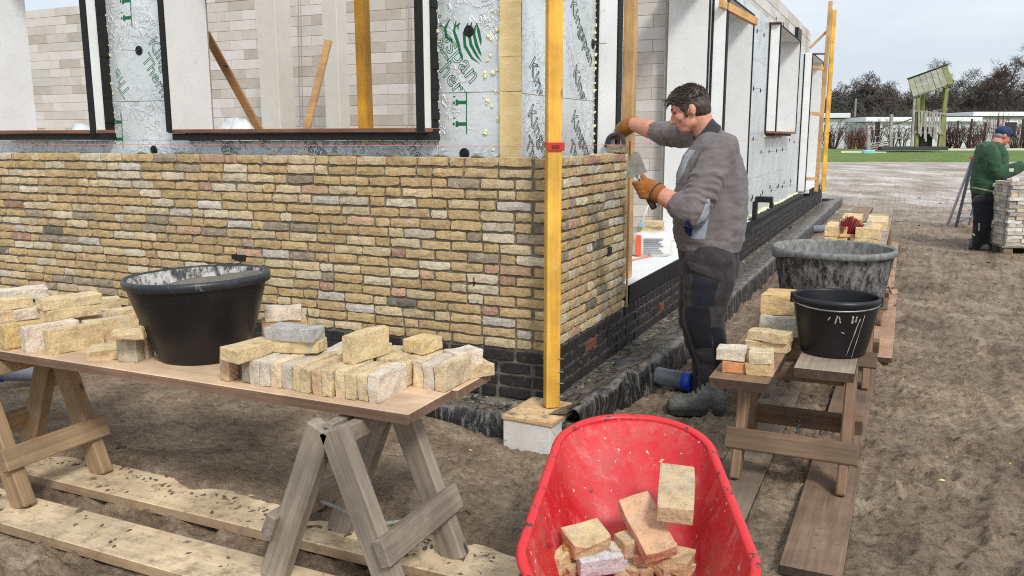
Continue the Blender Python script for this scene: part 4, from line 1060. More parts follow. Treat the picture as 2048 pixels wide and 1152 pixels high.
def tub(P, r0, r1, h, label, mats, fill=None, cat='tub', name='mortar_tub', oval=1.0, rz=0, lip=.03, spouts=True, handle=False, tilt=(0, 0)):
    e = empty(name, P, label, cat); e.rotation_euler = (math.radians(tilt[0]), math.radians(tilt[1]), rz); N = 56
    def ring(r, z, sp=0.0):
        out = []
        for i in range(N):
            t = 2*math.pi*i/N; k = 1.0
            if spouts and sp: k += .6*sp*(math.exp(-((t-math.pi)/.30)**2)+math.exp(-(min(t, 2*math.pi-t)/.30)**2))
            out.append((r*k*math.cos(t)*oval, r*k*math.sin(t), z))
        return out
    pr = [(0, .0), (.02, .0)] 
    outer = [ring(r0*.94, 0), ring(r0*.985, .006), ring(r0, .018)] + [ring(r0+(r1-r0)*(k/6)**.85, .018+(h-.05)*k/6) for k in range(1, 7)] + [ring(r1*1.005, h-.012, .02)]
    MB().loft(outer, cap=False).add(ring(r0*.94, 0), [tuple(range(N))[::-1]]).build('shell', mats[0], e, smooth=True)
    inner = [ring(r1*.985, h-.004, .03)] + [ring((r0+(r1-r0)*(k/6)**.85)*.965, .018+(h-.05)*k/6) for k in range(6, 0, -1)] + [ring(r0*.9, .02)]
    mi_ = MB().loft(inner, cap=False); mi_.add(ring(r0*.9, .02), [tuple(range(N))]); mi_.build('inner_wall', mats[2], e, smooth=True)
    rim = [ring(r1*.985, h-.004, .03), ring(r1*1.0, h+.004, .04), ring(r1*1.035, h+.003, .07), ring(r1*1.05, h-.008, .08), ring(r1*1.045, h-.03, .075), ring(r1*1.03, h-.032, .06), ring(r1*1.005, h-.012, .02)]
    if spouts and fill and fill[0] < .1:
        for k in range(1, 6):
            for i in range(N):
                t = 2*math.pi*i/N
                for c0 in (1.5*math.pi, .5*math.pi):
                    g = math.exp(-((t-c0)/.28)**2); x_, y_, z_ = rim[k][i]
                    rim[k][i] = (x_*(1+.02*g), y_*(1+.04*g), z_-(.022*g if k >= 3 else 0))
    MB().loft(rim, cap=False).build('rim', mats[1], e, smooth=True)
    if fill:
        fz, amp = fill; vs = [(0, 0, fz+amp*.3)]; fs = []; R_ = 9
        rr_ = (r0+(r1-r0)*((fz-.018)/(h-.05))**.85)*.955
        for j in range(1, R_+1):
            for i in range(N):
                t = 2*math.pi*i/N; q = j/R_; x_, y_ = rr_*q*math.cos(t)*oval, rr_*q*math.sin(t)
                vs.append((x_, y_, fz+(amp*(mnoise.noise(Vector((x_*7, y_*7, 1)))+.5*mnoise.noise(Vector((x_*17, y_*17, 4)))))*(1.2-q*.6)+x_*.10))
        for i in range(N): fs.append((0, 1+i, 1+(i+1) % N))
        for j in range(R_-1):
            for i in range(N): a = 1+j*N; fs.append((a+i, a+N+i, a+N+(i+1) % N, a+(i+1) % N))
        MB().add(vs, fs).build('mortar', WETM, e, smooth=True)
    if handle:
        hb = MB().tube([(r1*1.03*math.cos(t), -r1*1.06*math.sin(t)*.985, h-.02-.018*math.sin(t)) for t in [math.pi*i/24 for i in range(25)]], .0045, 7)
        hb.build('bail_handle', STEEL, e, smooth=True)
        for s_ in (-1, 1): MB().box((s_*r1*1.02-.012, -.02, h-.04), (s_*r1*1.02+.012, .02, h+.008), bev=.004).build('handle_lug', mats[0], e)
    return e
P = onz(392, 718, TZ)
tub((P.x-.01, P.y+.06, TZ), .180, .276, .352, 'large black mortar tub filled with mortar on the front table', [TUBB, TUBR, TUBI], fill=(.314, .025), rz=math.radians(18), oval=1.03, tilt=(0, -2))
P = onz(1660, 590, BZ)
tub((1.455, .68, BZ), .245, .315, .41, 'large mortar-caked grey tub on the right-hand bench', [TUBG, TUBGR, TUBGI], fill=(.05, .02), rz=math.radians(-60), oval=1.06)
P = onz(1662, 705, BZ)
tub((P.x+.005, P.y+.02, BZ), .150, .192, .275, 'black builder\'s bucket with a thin wire handle on the right bench', [TUBB, TUBB, TUBB], name='bucket', cat='bucket', spouts=False, handle=True, rz=.1)

# ---------------------------------------------------------------- wheelbarrow
def paint_mat():
    m, n, l, b = nodes('chipped_red_paint'); v = coords(n, l)
    r = ramp(n, [(.3, lin(184, 18, 28)), (.7, lin(210, 30, 40))]); l.new(tex(n, l, v, 4, 5, .6), r.inputs[0]); c = r.outputs[0]
    k = ramp(n, [(.52, 0.0), (.70, .6)]); l.new(tex(n, l, coords(n, l, False, (1, 1.6, 1)), 7, 10, .8, .1), k.inputs[0]); c = mixc(n, l, k.outputs[0], c, lin(214, 150, 146))
    k = ramp(n, [(.675, 0.0), (.69, 1.0)]); l.new(tex(n, l, v, 36, 3, .6), k.inputs[0]); c = mixc(n, l, k.outputs[0], c, lin(226, 214, 206))
    k = ramp(n, [(.635, 0.0), (.65, 1.0)]); l.new(tex(n, l, v, 24, 8, .75), k.inputs[0]); c = mixc(n, l, k.outputs[0], c, lin(74, 48, 38))
    k = ramp(n, [(.55, 0.0), (.68, .65)]); l.new(tex(n, l, v, 9, 8, .8), k.inputs[0]); c = mixc(n, l, k.outputs[0], c, lin(112, 82, 70))
    k = ramp(n, [(.46, 0.0), (.66, .42)]); l.new(tex(n, l, v, 4.2, 12, .8), k.inputs[0]); c = mixc(n, l, k.outputs[0], c, lin(160, 118, 106))
    l.new(c, b.inputs['Base Color']); b.inputs['Roughness'].default_value = .48
    bump(n, l, b, tex(n, l, v, 22, 5, .7), .25, .005); return m
PAINT = paint_mat()
m, n, l, b = nodes('worn_red_rim'); v = coords(n, l)
k = ramp(n, [(.57, 0.0), (.585, 1.0)]); l.new(tex(n, l, v, 20, 8, .8), k.inputs[0])
l.new(mixc(n, l, k.outputs[0], lin(214, 44, 50), lin(70, 52, 44)), b.inputs['Base Color']); b.inputs['Roughness'].default_value = .4; RIMP = m
def at_depth(px_, py_, d): r = ray(px_, py_); return CAM + r*(d/F_PX)
W0 = at_depth(1273, 1105, 2.42); W1 = at_depth(1266, 838, 3.16)
eu = (W1-W0).normalized(); LEN = (W1-W0).length
ev = Vector((eu.y, -eu.x, 0)).normalized(); ew = ev.cross(eu)
WM = Matrix(((ev.x, eu.x, ew.x, W0.x), (ev.y, eu.y, ew.y, W0.y), (ev.z, eu.z, ew.z, W0.z), (0, 0, 0, 1)))
wb = empty('wheelbarrow', (W0.x, W0.y, GZ(W0.x, W0.y)), 'red wheelbarrow with chipped paint holding broken bricks', 'wheelbarrow')
WL = Matrix.Translation(-Vector(wb.location)) @ WM
def outline(hw_near, hw_far, u0, u1, rn, rf, w):
    pts = []
    def arc(cx, cy, r, a0, a1, n_=9):
        for i in range(n_+1): t = a0+(a1-a0)*i/n_; pts.append((cx+r*math.cos(t), cy+r*math.sin(t), w(cx+r*math.cos(t), cy+r*math.sin(t))))
    arc(hw_near-rn, u0+rn, rn, -math.pi/2, 0); arc(hw_far-rf, u1-rf, rf, .0, math.pi/2, 14); arc(-hw_far+rf, u1-rf, rf, math.pi/2, math.pi, 14); arc(-hw_near+rn, u0+rn, rn, math.pi, 1.5*math.pi)
    return pts
def inter(a, b_, t): return [tuple(x*(1-t)+y*t for x, y in zip(p, q)) for p, q in zip(a, b_)]
O_top = outline(.315, .258, -.23, LEN, .22, .24, lambda x, u: -.02*max(0, -u))
O_bot = outline(.225, .19, -.11, LEN-.36, .12, .13, lambda x, u: -.25)
rings = [inter(O_top, O_bot, t) for t in (0, .04, .15, .35, .6, .85, .95, 1.0)]
rings[-2] = [(x*.985, u*.99+.003, w_-.012) for x, u, w_ in rings[-2]]
O_in = [(x*.7, (u-.12)*.7+.12, -.258) for x, u, w_ in O_bot]; rings.append(O_in)
tr = MB().loft(rings, cap=False).add(O_in, [tuple(range(len(O_in)))[::-1]]); tr.xf(WL)
tray = tr.build('tray', PAINT, wb, smooth=True)
so_ = tray.modifiers.new('thick', 'SOLIDIFY'); so_.thickness = .003; so_.offset = -1
rm_ = MB(); pts = [Vector(p) for p in O_top]; pts.append(pts[0])
n8 = 10; ctr = Vector((0, .2, 0)); rgs = []
for i in range(len(O_top)):
    p = pts[i]; t = (pts[(i+1) % len(O_top)]-pts[i-1]).normalized(); out = Vector((t.y, -t.x, 0)).normalized()
    rgs.append([tuple(p + out*(.016*math.cos(a)+.012) + Vector((0, 0, 1))*(.012*math.sin(a))) for a in [2*math.pi*k/n8 for k in range(n8)]])
rgs.append(rgs[0]); rm_.loft(rgs, cap=False).xf(WL); rm_.build('rim', RIMP, wb, smooth=True)
# frame, legs and wheel under the tray
fr = MB()
for s_ in (-1, 1): fr.tube([(s_*.30, -.75, -.10), (s_*.27, -.2, -.285), (s_*.16, .35, -.285), (s_*.07, .78, -.2)], .016, 8)
fr.xf(WL).build('frame', flat('red_tube', lin(150, 26, 28), .45), wb, smooth=True)
for s_ in (-1, 1):
    hd_ = WL @ Vector((s_*.26, -.05, -.28)); g_ = Vector((hd_.x, hd_.y-.02, .0)); MB().tube([hd_, g_], .015, 8).build('leg', flat('red_leg_tube', lin(150, 26, 28), .45) if s_ < 0 else bpy.data.materials['red_leg_tube'], wb, smooth=True)
hub = WL @ Vector((0, .74, -.2)); hub = Vector((hub.x, hub.y, .17)); ax_ = (WL.to_3x3() @ Vector((1, 0, 0))).normalized(); f2 = Vector((-ax_.y, ax_.x, 0))
ty = MB(); rgs = []
for i in range(25):
    t = 2*math.pi*i/24; d = f2*math.cos(t)+Vector((0, 0, 1))*math.sin(t)
    rgs.append([tuple(hub + d*(.135+.035*math.cos(a)) + ax_*(.035*math.sin(a))) for a in [2*math.pi*k/8 for k in range(8)]])
ty.loft(rgs, cap=False); wh = ty.build('wheel', flat('tyre_rubber', lin(24, 24, 26), .8), wb, smooth=True)
MB().tube([hub-ax_*.03, hub+ax_*.03], .10, 20).build('wheel_rim', STEEL, wh)
# bricks in the tray: placed in the tray's own frame
TR3 = WM.to_3x3()
def tray_w(u):   # height of the inside (frame w) along the tray
    u1 = LEN; ub = LEN-.36
    return -.25 if u <= ub else -.25*(1-(u-ub)/(u1-ub))
def inbarrow(px_, py_, L, W, H, yaw, lab, col=None, pitch=None, roll=0, lift=0.0, rough=.004, name='brick', cat='brick', group=None):
    """drop a brick where the view ray meets the tray's inside"""
    r = ray(px_, py_); d = TR3.transposed() @ r; o_ = WM.inverted() @ CAM; best = None
    for i in range(1, 900):
        t = i*.00001*300/ F_PX * .35; q = o_ + d*(t)
        if q.z <= tray_w(q.y)+.002+lift: best = q; break
    if best is None: best = o_ + d*(2.7/F_PX)
    slope = math.atan2(.25, .36) if best.y > LEN-.36 else 0.0
    if pitch is not None: slope = pitch
    _bi[0] += 1; rnd = random.Random(900+_bi[0]); vs, fs = loose_mesh(L, W, H, rnd, rough)
    R_ = TR3.to_4x4() @ Matrix.Rotation(slope, 4, 'X') @ Matrix.Rotation(math.radians(roll), 4, 'Y') @ Matrix.Rotation(math.radians(yaw), 4, 'Z')
    mb = MB().add([(v[0], v[1], v[2]+H/2) for v in vs], fs, col or pick_loose())
    o = mb.build(name, LOOSE, colattr=True); o.matrix_basis = Matrix.Translation(WM @ best) @ R_
    return tag(o, lab, cat, group)
inbarrow(1352, 1000, .255, .112, .055, 85, 'upright yellow-grey brick leaning on the sloping end of the wheelbarrow', col=lin(214, 188, 150))
inbarrow(1293, 1062, .215, .105, .052, 114, 'long orange-flecked brick lying in the middle of the wheelbarrow', col=lin(222, 180, 144), pitch=.42, lift=.02)
inbarrow(1172, 1090, .12, .095, .06, 28, 'broken yellow half brick at the left in the wheelbarrow', col=YEL, rough=.010, pitch=.2)
inbarrow(1200, 1135, .155, .085, .065, 20, 'clean white half brick at the front of the wheelbarrow', col=lin(222, 226, 230), lift=.06, rough=.0025)
inbarrow(1257, 1103, .075, .07, .06, 35, 'small square yellow brick chunk in the wheelbarrow', col=lin(222, 194, 146), rough=.006, lift=.02)
inbarrow(1300, 1128, .11, .05, .05, 6, 'narrow yellow brick piece at the bottom of the wheelbarrow', col=YEL, lift=.02)
inbarrow(1345, 1130, .115, .085, .05, -22, 'pale broken brick right of the narrow one in the wheelbarrow', col=lin(222, 200, 156), rough=.009, lift=.02)
inbarrow(1130, 1130, .13, .04, .06, 60, 'thin yellow sliver at the left wall of the wheelbarrow', col=YEL, rough=.010)
inbarrow(1150, 1112, .07, .06, .05, 10, 'crumbly brown brick lump behind the white half brick', col=lin(196, 158, 102), rough=.014)
inbarrow(1285, 1098, .06, .045, .05, 50, 'upturned brown brick shard in front of the long brick', col=lin(196, 160, 96), rough=.012, lift=.02)
for k, (a, c) in enumerate(((1255, 1140), (1290, 1148), (1320, 1146), (1365, 1144), (1230, 1118), (1328, 1108), (1180, 1148), (1240, 1150), (1270, 1120), (1140, 1148))):
    inbarrow(a, c, RX.uniform(.04, .08), RX.uniform(.035, .06), RX.uniform(.03, .05), RX.uniform(0, 180), 'small crumbled brick fragment among the rubble in the wheelbarrow', group='rubble in the wheelbarrow', rough=.012, name='brick_fragment', cat='brick')

# dried drips on the bucket and mortar dust in the barrow
DRIP = surf('dried_mortar_drip', lin(150, 148, 144), lin(190, 188, 182), 40, .95)
bk_ = [o for o in bpy.data.objects if o.name.startswith('bucket') and o.parent is None][0]
def drip(th0, z0, z1, dth, r=.0022, n_=9):
    mb = MB(); pts = []
    for i in range(n_):
        t = i/(n_-1); z = z0+(z1-z0)*t; rad = .150+(.192-.150)*max(.02, (z-.018)/.225)**.85+.001; th = th0+dth*t+RX.uniform(-.006, .006); pts.append((rad*math.cos(th), rad*math.sin(th), z))
    mb.tube(pts, [r*RX.uniform(.5, 1.3) for _ in pts], 5); mb.build('mortar_drip', DRIP, bk_, smooth=True)
for a in ((-.98, .20, .02, -.22, .0022), (-.86, .215, .01, -.16, .0016), (-1.55, .215, .175, -.05, .004), (-1.5, .21, .18, .03, .003), (-1.18, .215, .18, .0, .005), (-1.08, .212, .185, -.02, .004), (-1.72, .205, .19, -.04, .003), (-1.42, .135, .130, .07, .003)): drip(*a)
dst = MB(); rd_ = random.Random(4)
for _ in range(150):
    u = rd_.uniform(-.08, LEN-.30); x_ = rd_.gauss(0, .1); w_ = tray_w(u)+.001
    if abs(x_) > .18: continue
    c = WM @ Vector((x_, u, w_)); r = .002+.010*rd_.random()**3; vs = [tuple(c+Vector((r*math.cos(t)*rd_.uniform(.7, 1.2), r*math.sin(t)*rd_.uniform(.7, 1.2), 0))) for t in [k*math.pi/3 for k in range(6)]]+[tuple(c+Vector((0, 0, r*.8)))]
    dst.add(vs, [(i, (i+1) % 6, 6) for i in range(6)])
tag(dst.build('brick_crumbs', surf('brick_crumb', lin(168, 140, 96), lin(200, 180, 140), 40, .95)), 'brick crumbs and dust lying in the red wheelbarrow tray', None, None, 'stuff')
# ---------------------------------------------------------------- people
from mathutils.bvhtree import BVHTree
HR = Vector((math.cos(YAW), math.sin(YAW), 0)); HD = Vector((-math.sin(YAW), math.cos(YAW), 0)); UP = Vector((0, 0, 1))
def ell(mb, c, ax, rad, n1=20, n2=12):
    """ellipsoid with axes ax (3 vectors) and radii"""
    c = Vector(c); rg = []
    for j in range(n2+1):
        t = math.pi*(.02+.96*j/n2); s_, z_ = math.sin(t), math.cos(t)
        rg.append([c + ax[0]*(rad[0]*s_*math.cos(u)) + ax[1]*(rad[1]*s_*math.sin(u)) + ax[2]*(rad[2]*z_) for u in [2*math.pi*i/n1 for i in range(n1)]])
    mb.loft(rg); return mb
def chain(mb, pts, rad, n=14, flat_=None):
    """tapered limb with rounded ends through pts; Catmull-Rom smoothed"""
    P = [Vector(p) for p in pts]; out = []; rr_ = []
    for i in range(len(P)-1):
        p0 = P[max(i-1, 0)]; p1 = P[i]; p2 = P[i+1]; p3 = P[min(i+2, len(P)-1)]
        for k in range(5):
            t = k/5; out.append(.5*((2*p1)+(p2-p0)*t+(2*p0-5*p1+4*p2-p3)*t*t+(3*p1-p0-3*p2+p3)*t**3)); rr_.append(rad[i]*(1-t)+rad[i+1]*t)
    out.append(P[-1]); rr_.append(rad[-1])
    d0 = (out[0]-out[1]).normalized(); d1 = (out[-1]-out[-2]).normalized()
    pre = [out[0]+d0*rr_[0]*.75, out[0]+d0*rr_[0]*.45]; post = [out[-1]+d1*rr_[-1]*.45, out[-1]+d1*rr_[-1]*.75]
    mb.tube(pre+out+post, [rr_[0]*.45, rr_[0]*.82]+rr_+[rr_[-1]*.82, rr_[-1]*.45], n); return mb
def rings_tube(mb, rows, n=24, ax=None):
    """rows: (centre, half width along ax0, half depth along ax1)"""
    ax = ax or (HR, HD); rg = []
    for c, a, b_ in rows:
        rg.append([Vector(c)+ax[0]*(a*math.copysign(abs(math.cos(u))**.85, math.cos(u)))+ax[1]*(b_*math.copysign(abs(math.sin(u))**.85, math.sin(u))) for u in [2*math.pi*i/n for i in range(n)]])
    mb.loft(rg); return mb
def skin_over(name, mb, mat, parent, vox=.009, smooth=5, wr=None, thin=None):
    """fuse the pieces into one continuous surface"""
    o = mb.build(name, mat)
    r = o.modifiers.new('r', 'REMESH'); r.mode = 'VOXEL'; r.voxel_size = vox; r.use_smooth_shade = True
    s_ = o.modifiers.new('s', 'SMOOTH'); s_.factor = .5; s_.iterations = smooth
    dg = bpy.context.evaluated_depsgraph_get(); ev_ = o.evaluated_get(dg)
    me = bpy.data.meshes.new_from_object(ev_); me.name = name
    bpy.data.objects.remove(o)
    nv = len(me.vertices); co = np.empty(nv*3); me.vertices.foreach_get('co', co); co = co.reshape(-1, 3)
    if wr is not None:
        nr = np.empty(nv*3); me.vertices.foreach_get('normal', nr); nr = nr.reshape(-1, 3)
        d = np.array([wr(Vector(c)) for c in co]); co = co + nr*d[:, None]
    base = Vector(parent.location) if parent is not None else Vector((0, 0, 0))
    me.vertices.foreach_set('co', (co-np.array(base)).ravel())
    me.polygons.foreach_set('use_smooth', np.ones(len(me.polygons), bool)); me.update()
    o = bpy.data.objects.new(name, me); return link(o, parent)
def cloth(name, c1, c2, rough=.9, scale=12, fine=220):
    m, n, l, b = nodes(name); v = coords(n, l)
    r = ramp(n, [(.35, c1), (.65, c2)]); l.new(tex(n, l, v, scale, 5, .6), r.inputs[0]); l.new(r.outputs[0], b.inputs['Base Color'])
    b.inputs['Roughness'].default_value = rough; b.inputs['Specular IOR Level'].default_value = .2; b.inputs['Sheen Weight'].default_value = .15
    p = bump(n, l, b, tex(n, l, v, 14, 4, .6, .8), .35, .012); bump(n, l, b, tex(n, l, v, fine, 2, .5), .3, .0015, p); return m
def skin_mat(name, c1, c2):
    m, n, l, b = nodes(name); v = coords(n, l); r = ramp(n, [(.35, c1), (.65, c2)]); l.new(tex(n, l, v, 14, 4, .6), r.inputs[0]); l.new(r.outputs[0], b.inputs['Base Color'])
    b.inputs['Roughness'].default_value = .55; b.inputs['Subsurface Weight'].default_value = .08; b.inputs['Subsurface Radius'].default_value = (.01, .004, .002)
    bump(n, l, b, tex(n, l, v, 160, 3, .6), .15, .001); return m
SKIN = skin_mat('ruddy_skin', lin(196, 134, 112), lin(214, 156, 134))
SWEAT = cloth('grey_brown_sweater', lin(101, 95, 96), lin(118, 111, 111)); SWDARK = cloth('dark_grey_collar', lin(54, 52, 56), lin(68, 66, 70)); SWLIGHT = cloth('light_grey_side_panel', lin(136, 144, 154), lin(156, 164, 172)); SWBLUE = cloth('blue_pocket_lining', lin(26, 34, 88), lin(38, 48, 110))
TROU = cloth('charcoal_work_trousers', lin(46, 43, 46), lin(64, 60, 62)); TRBLK = cloth('black_knee_panel', lin(20, 21, 26), lin(32, 33, 40)); TRNAVY = cloth('navy_pocket', lin(24, 27, 34), lin(36, 40, 50))
GLOVE = cloth('brown_work_glove', lin(132, 80, 34), lin(158, 100, 48), .7); GLPALM = cloth('dark_rubber_palm', lin(46, 46, 48), lin(66, 66, 68), .6)
HAIRM = surf('dark_brown_hair', lin(44, 35, 29), lin(76, 62, 52), 60, .55, stretch=(1, 1, .3), bump_s=.6, bump_d=.004, bump_scale=140)
BOOT = surf('dusty_grey_boot', lin(70, 72, 70), lin(112, 111, 106), 16, .7, spots=[(lin(140, 132, 120), 22, .6, .1)], bump_s=.5, bump_d=.004)
SOLE = surf('boot_sole', lin(30, 29, 28), lin(58, 55, 51), 20, .8)
class Figure:
    def __init__(s, base, D): s.base = Vector(base); s.D = D
    def m(s, x, y, dd=0.0):
        r = ray(x, y); return CAM + r*((s.D+dd)/F_PX)
    def L(s, px_): return px_*s.D/F_PX
def patch(target, cols, nv, mat, name, parent, off=.004, nu=7):
    """cloth panel laid on the body: cols = list of (x_left,x_right,y) rows in the view, draped on the surface"""
    me = target.data; base = Vector(parent.location)
    bm = bmesh.new(); bm.from_mesh(me); bv = BVHTree.FromBMesh(bm); bm.free()
    rows = []
    for j in range(nv+1):
        t = j/nv*(len(cols)-1); i = min(int(t), len(cols)-2); f = t-i
        xl = cols[i][0]*(1-f)+cols[i+1][0]*f; xr = cols[i][1]*(1-f)+cols[i+1][1]*f
        yl = cols[i][2]*(1-f)+cols[i+1][2]*f; yr = (cols[i][3] if len(cols[i]) > 3 else cols[i][2])*(1-f)+(cols[i+1][3] if len(cols[i+1]) > 3 else cols[i+1][2])*f
        rows.append([(xl+(xr-xl)*k/nu, yl+(yr-yl)*k/nu) for k in range(nu+1)])
    vs = {}; mb = MB(); inner = []; last = None
    for j, rw in enumerate(rows):
        for k, (x, y) in enumerate(rw):
            d = ray(x, y).normalized(); h = bv.ray_cast(CAM-base, d)
            if h[0] is None: continue
            edge = j in (0, nv) or k in (0, nu)
            vs[j, k] = len(mb.v); mb.v.append(tuple(h[0] + h[1]*(off if not edge else off*.2)))
    for j in range(nv):
        for k in range(nu):
            q = [(j, k), (j+1, k), (j+1, k+1), (j, k+1)]
            if all(i in vs for i in q): mb.f.append(tuple(vs[i] for i in q)); mb.c.append(None); mb.m.append(0)
    if not mb.f: return None
    return mb.build(name, mat, parent, smooth=True)
def hand_fist(mb, W, K, side, ax):
    pass

# ---- the bricklayer
fp = onz(1405, 815, -.395)
P1 = Figure(fp, dist(fp)); m1 = P1.m
man = empty('person', (fp.x, fp.y, GZ(fp.x, fp.y)), 'bricklayer in grey sweater and dark work trousers setting a brick, trowel in hand', 'person')
k_ = P1.L(1.0)      # metres per photo pixel at this distance
# head frame: looking left and down
hf = (-HR*.90 + HD*.22 - UP*.36).normalized(); hs = hf.cross(UP).normalized(); hu = hs.cross(hf).normalized()
hc = m1(1381, 219, .03); S = 1.13
def hp(f, s_, u): return hc + hf*(f*S) + hs*(s_*S) + hu*(u*S)
hd_ = MB()
ell(hd_, hp(-.004, 0, .022), (hf, hs, hu), (.101*S, .078*S, .098*S))
ell(hd_, hp(.030, 0, -.035), (hf, hs, hu), (.064*S, .062*S, .078*S))
ell(hd_, hp(.052, 0, -.082), (hf, hs, hu), (.040*S, .042*S, .034*S))           # chin
ell(hd_, hp(.010, .0, -.066), (hf, hs, hu), (.055*S, .058*S, .042*S))           # jaw
ell(hd_, hp(.086, 0, .028), (hf, hs, hu), (.016*S, .050*S, .013*S))             # brow
chain(hd_, [hp(.092, 0, .012), hp(.108, 0, -.016), hp(.118, 0, -.030), hp(.098, 0, -.036)], [.010*S, .012*S, .014*S, .012*S])
for s_ in (-1, 1): ell(hd_, hp(.062, s_*.043, -.020), (hf, hs, hu), (.030*S, .024*S, .026*S)); ell(hd_, hp(.096, s_*.012, -.034), (hf, hs, hu), (.009*S, .009*S, .008*S))
ell(hd_, hp(.088, 0, -.058), (hf, hs, hu), (.014*S, .024*S, .006*S)); ell(hd_, hp(.085, 0, -.068), (hf, hs, hu), (.014*S, .021*S, .007*S))
for s_ in (-1, 1):                                                                # ears
    ell(hd_, hp(-.012, s_*.078, -.010), ((hf*.9-hu*.3).normalized(), hs, hu), (.017*S, .007*S, .030*S))
chain(hd_, [hp(-.035, 0, -.05), m1(1412, 268, .05), m1(1428, 296, .06)], [.062*S, .060*S, .066*S])   # neck
# right forearm (bare) and left forearm (bare) belong to the same body; joined inside the sleeves
RS, RE, RWp = m1(1400, 268, .24), m1(1332, 268, .52), m1(1262, 247, .80)
LS, LE, LW = m1(1442, 304, -.19), m1(1384, 424, -.33), m1(1322, 390, -.20)
chain(hd_, [m1(1430, 300, .06), m1(1418, 285, .2), RS, RE, RE.lerp(RWp, .45), RWp, RWp.lerp(m1(1245, 262, .86), .5)], [.07, .07, .06, .062, .064, .046, .042], 14)
chain(hd_, [m1(1430, 300, .06), m1(1445, 290, -.06), LS, LE, LE.lerp(LW, .45), LW, m1(1306, 384, -.18)], [.07, .07, .06, .05, .063, .050, .045], 14)
body = skin_over('body', hd_, SKIN, man, .0065, 4)
# sweater
def wrk(p):
    return .008*mnoise.noise(p*7)+.007*mnoise.noise(Vector((p.x*9+p.z*7, p.y*9-p.z*5, p.z*20)))+.004*mnoise.noise(Vector((p.x*22, p.y*22, p.z*44)))
sw = MB()
def ringpx(y, xl, xr, b_, dd=0.0): c = m1((xl+xr)/2, y, dd); return (c, (xr-xl)/2*k_, b_)
rings_tube(sw, [ringpx(262, 1398, 1432, .075, .05), ringpx(276, 1392, 1450, .13, .04), ringpx(292, 1383, 1468, .185, .03), ringpx(315, 1368, 1481, .22, .03), ringpx(350, 1356, 1490, .235, .02), ringpx(400, 1348, 1492, .225, .0), ringpx(450, 1347, 1489, .215, -.01), ringpx(478, 1350, 1484, .21, -.01), ringpx(482, 1353, 1480, .205, -.01), ringpx(500, 1356, 1477, .20, -.01)], 30)
chain(sw, [m1(1428, 292, .10), RS, RS.lerp(RE, .6), RE, RE.lerp(RWp, .30)], [.105, .100, .086, .080, .072], 16)
chain(sw, [m1(1440, 300, -.05), LS, LS.lerp(LE, .35), LS.lerp(LE, .72), LE, LE.lerp(LW, .16), LE.lerp(LW, .42)], [.10, .106, .100, .094, .090, .086, .080], 18)
# bunched folds round the near elbow
dl = (LE-LS).normalized(); side_ = (m1(1340, 400, -.2)-m1(1400, 400, -.2)).normalized()
for t in (.50, .60, .70, .80, .90):
    c = LS.lerp(LE, t); pr = []
    a0 = (side_ - dl*side_.dot(dl)).normalized(); b0 = dl.cross(a0)
    sw.tube([c + (a0*math.cos(u)+b0*math.sin(u))*(.098-.012*abs(math.sin(u*1.5))) + dl*(.022*math.cos(u)+.012*math.sin(3*u+t*9)) for u in [2*math.pi*i/20 for i in range(21)]], .017+.004*math.sin(t*40), 7)
for t in (.3, .5):
    c = RS.lerp(RE, t+.3); d2 = (RE-RS).normalized(); a0 = d2.orthogonal().normalized(); b0 = d2.cross(a0)
    sw.tube([c+(a0*math.cos(u)+b0*math.sin(u))*.083 for u in [2*math.pi*i/16 for i in range(17)]], .010, 6)
SWO = skin_over('sweater', sw, SWEAT, man, .007, 2, wrk)
# collar
cl_ = MB(); c0 = m1(1412, 268, .05); nd = (m1(1425, 292, .06)-m1(1396, 252, .04)).normalized(); a0 = (HR - nd*HR.dot(nd)).normalized(); b0 = nd.cross(a0)
rg = []
for h, r in ((.045, .098), (-.0, .088), (-.042, .084), (-.045, .078), (-.0, .080)): rg.append([c0+nd*h+(a0*math.cos(u)*r*1.02+b0*math.sin(u)*r)+nd*(-.022*math.cos(u) if h < .04 else -.03*math.cos(u)) for u in [2*math.pi*i/24 for i in range(24)]])
cl_.loft(rg, cap=False); cl_.v = [tuple(Vector(v)-man.location) for v in cl_.v]; cl_.build('collar', SWDARK, man, smooth=True)
patch(SWO, [(1414, 1420, 398), (1402, 1418, 432), (1386, 1414, 455), (1382, 1410, 478)], 10, SWLIGHT, 'side_panel', man)
patch(SWO, [(1372, 1378, 440), (1368, 1384, 452), (1370, 1384, 464), (1378, 1384, 472)], 8, SWBLUE, 'pocket', man, .003)
patch(SWO, [(1362, 1392, 300), (1364, 1376, 322), (1356, 1368, 345), (1350, 1356, 366)], 8, SWLIGHT, 'chest_panel', man)
0 and patch(SWO, [(1400, 1403, 290, 288), (1436, 1440, 300, 302), (1452, 1456, 330, 330), (1446, 1450, 352, 352)], 12, SWDARK, 'shoulder_seam', man, .0035, 2)
0 and patch(SWO, [(1356, 1476, 481), (1357, 1475, 484)], 2, SWDARK, 'hem_seam', man, .003, 20)
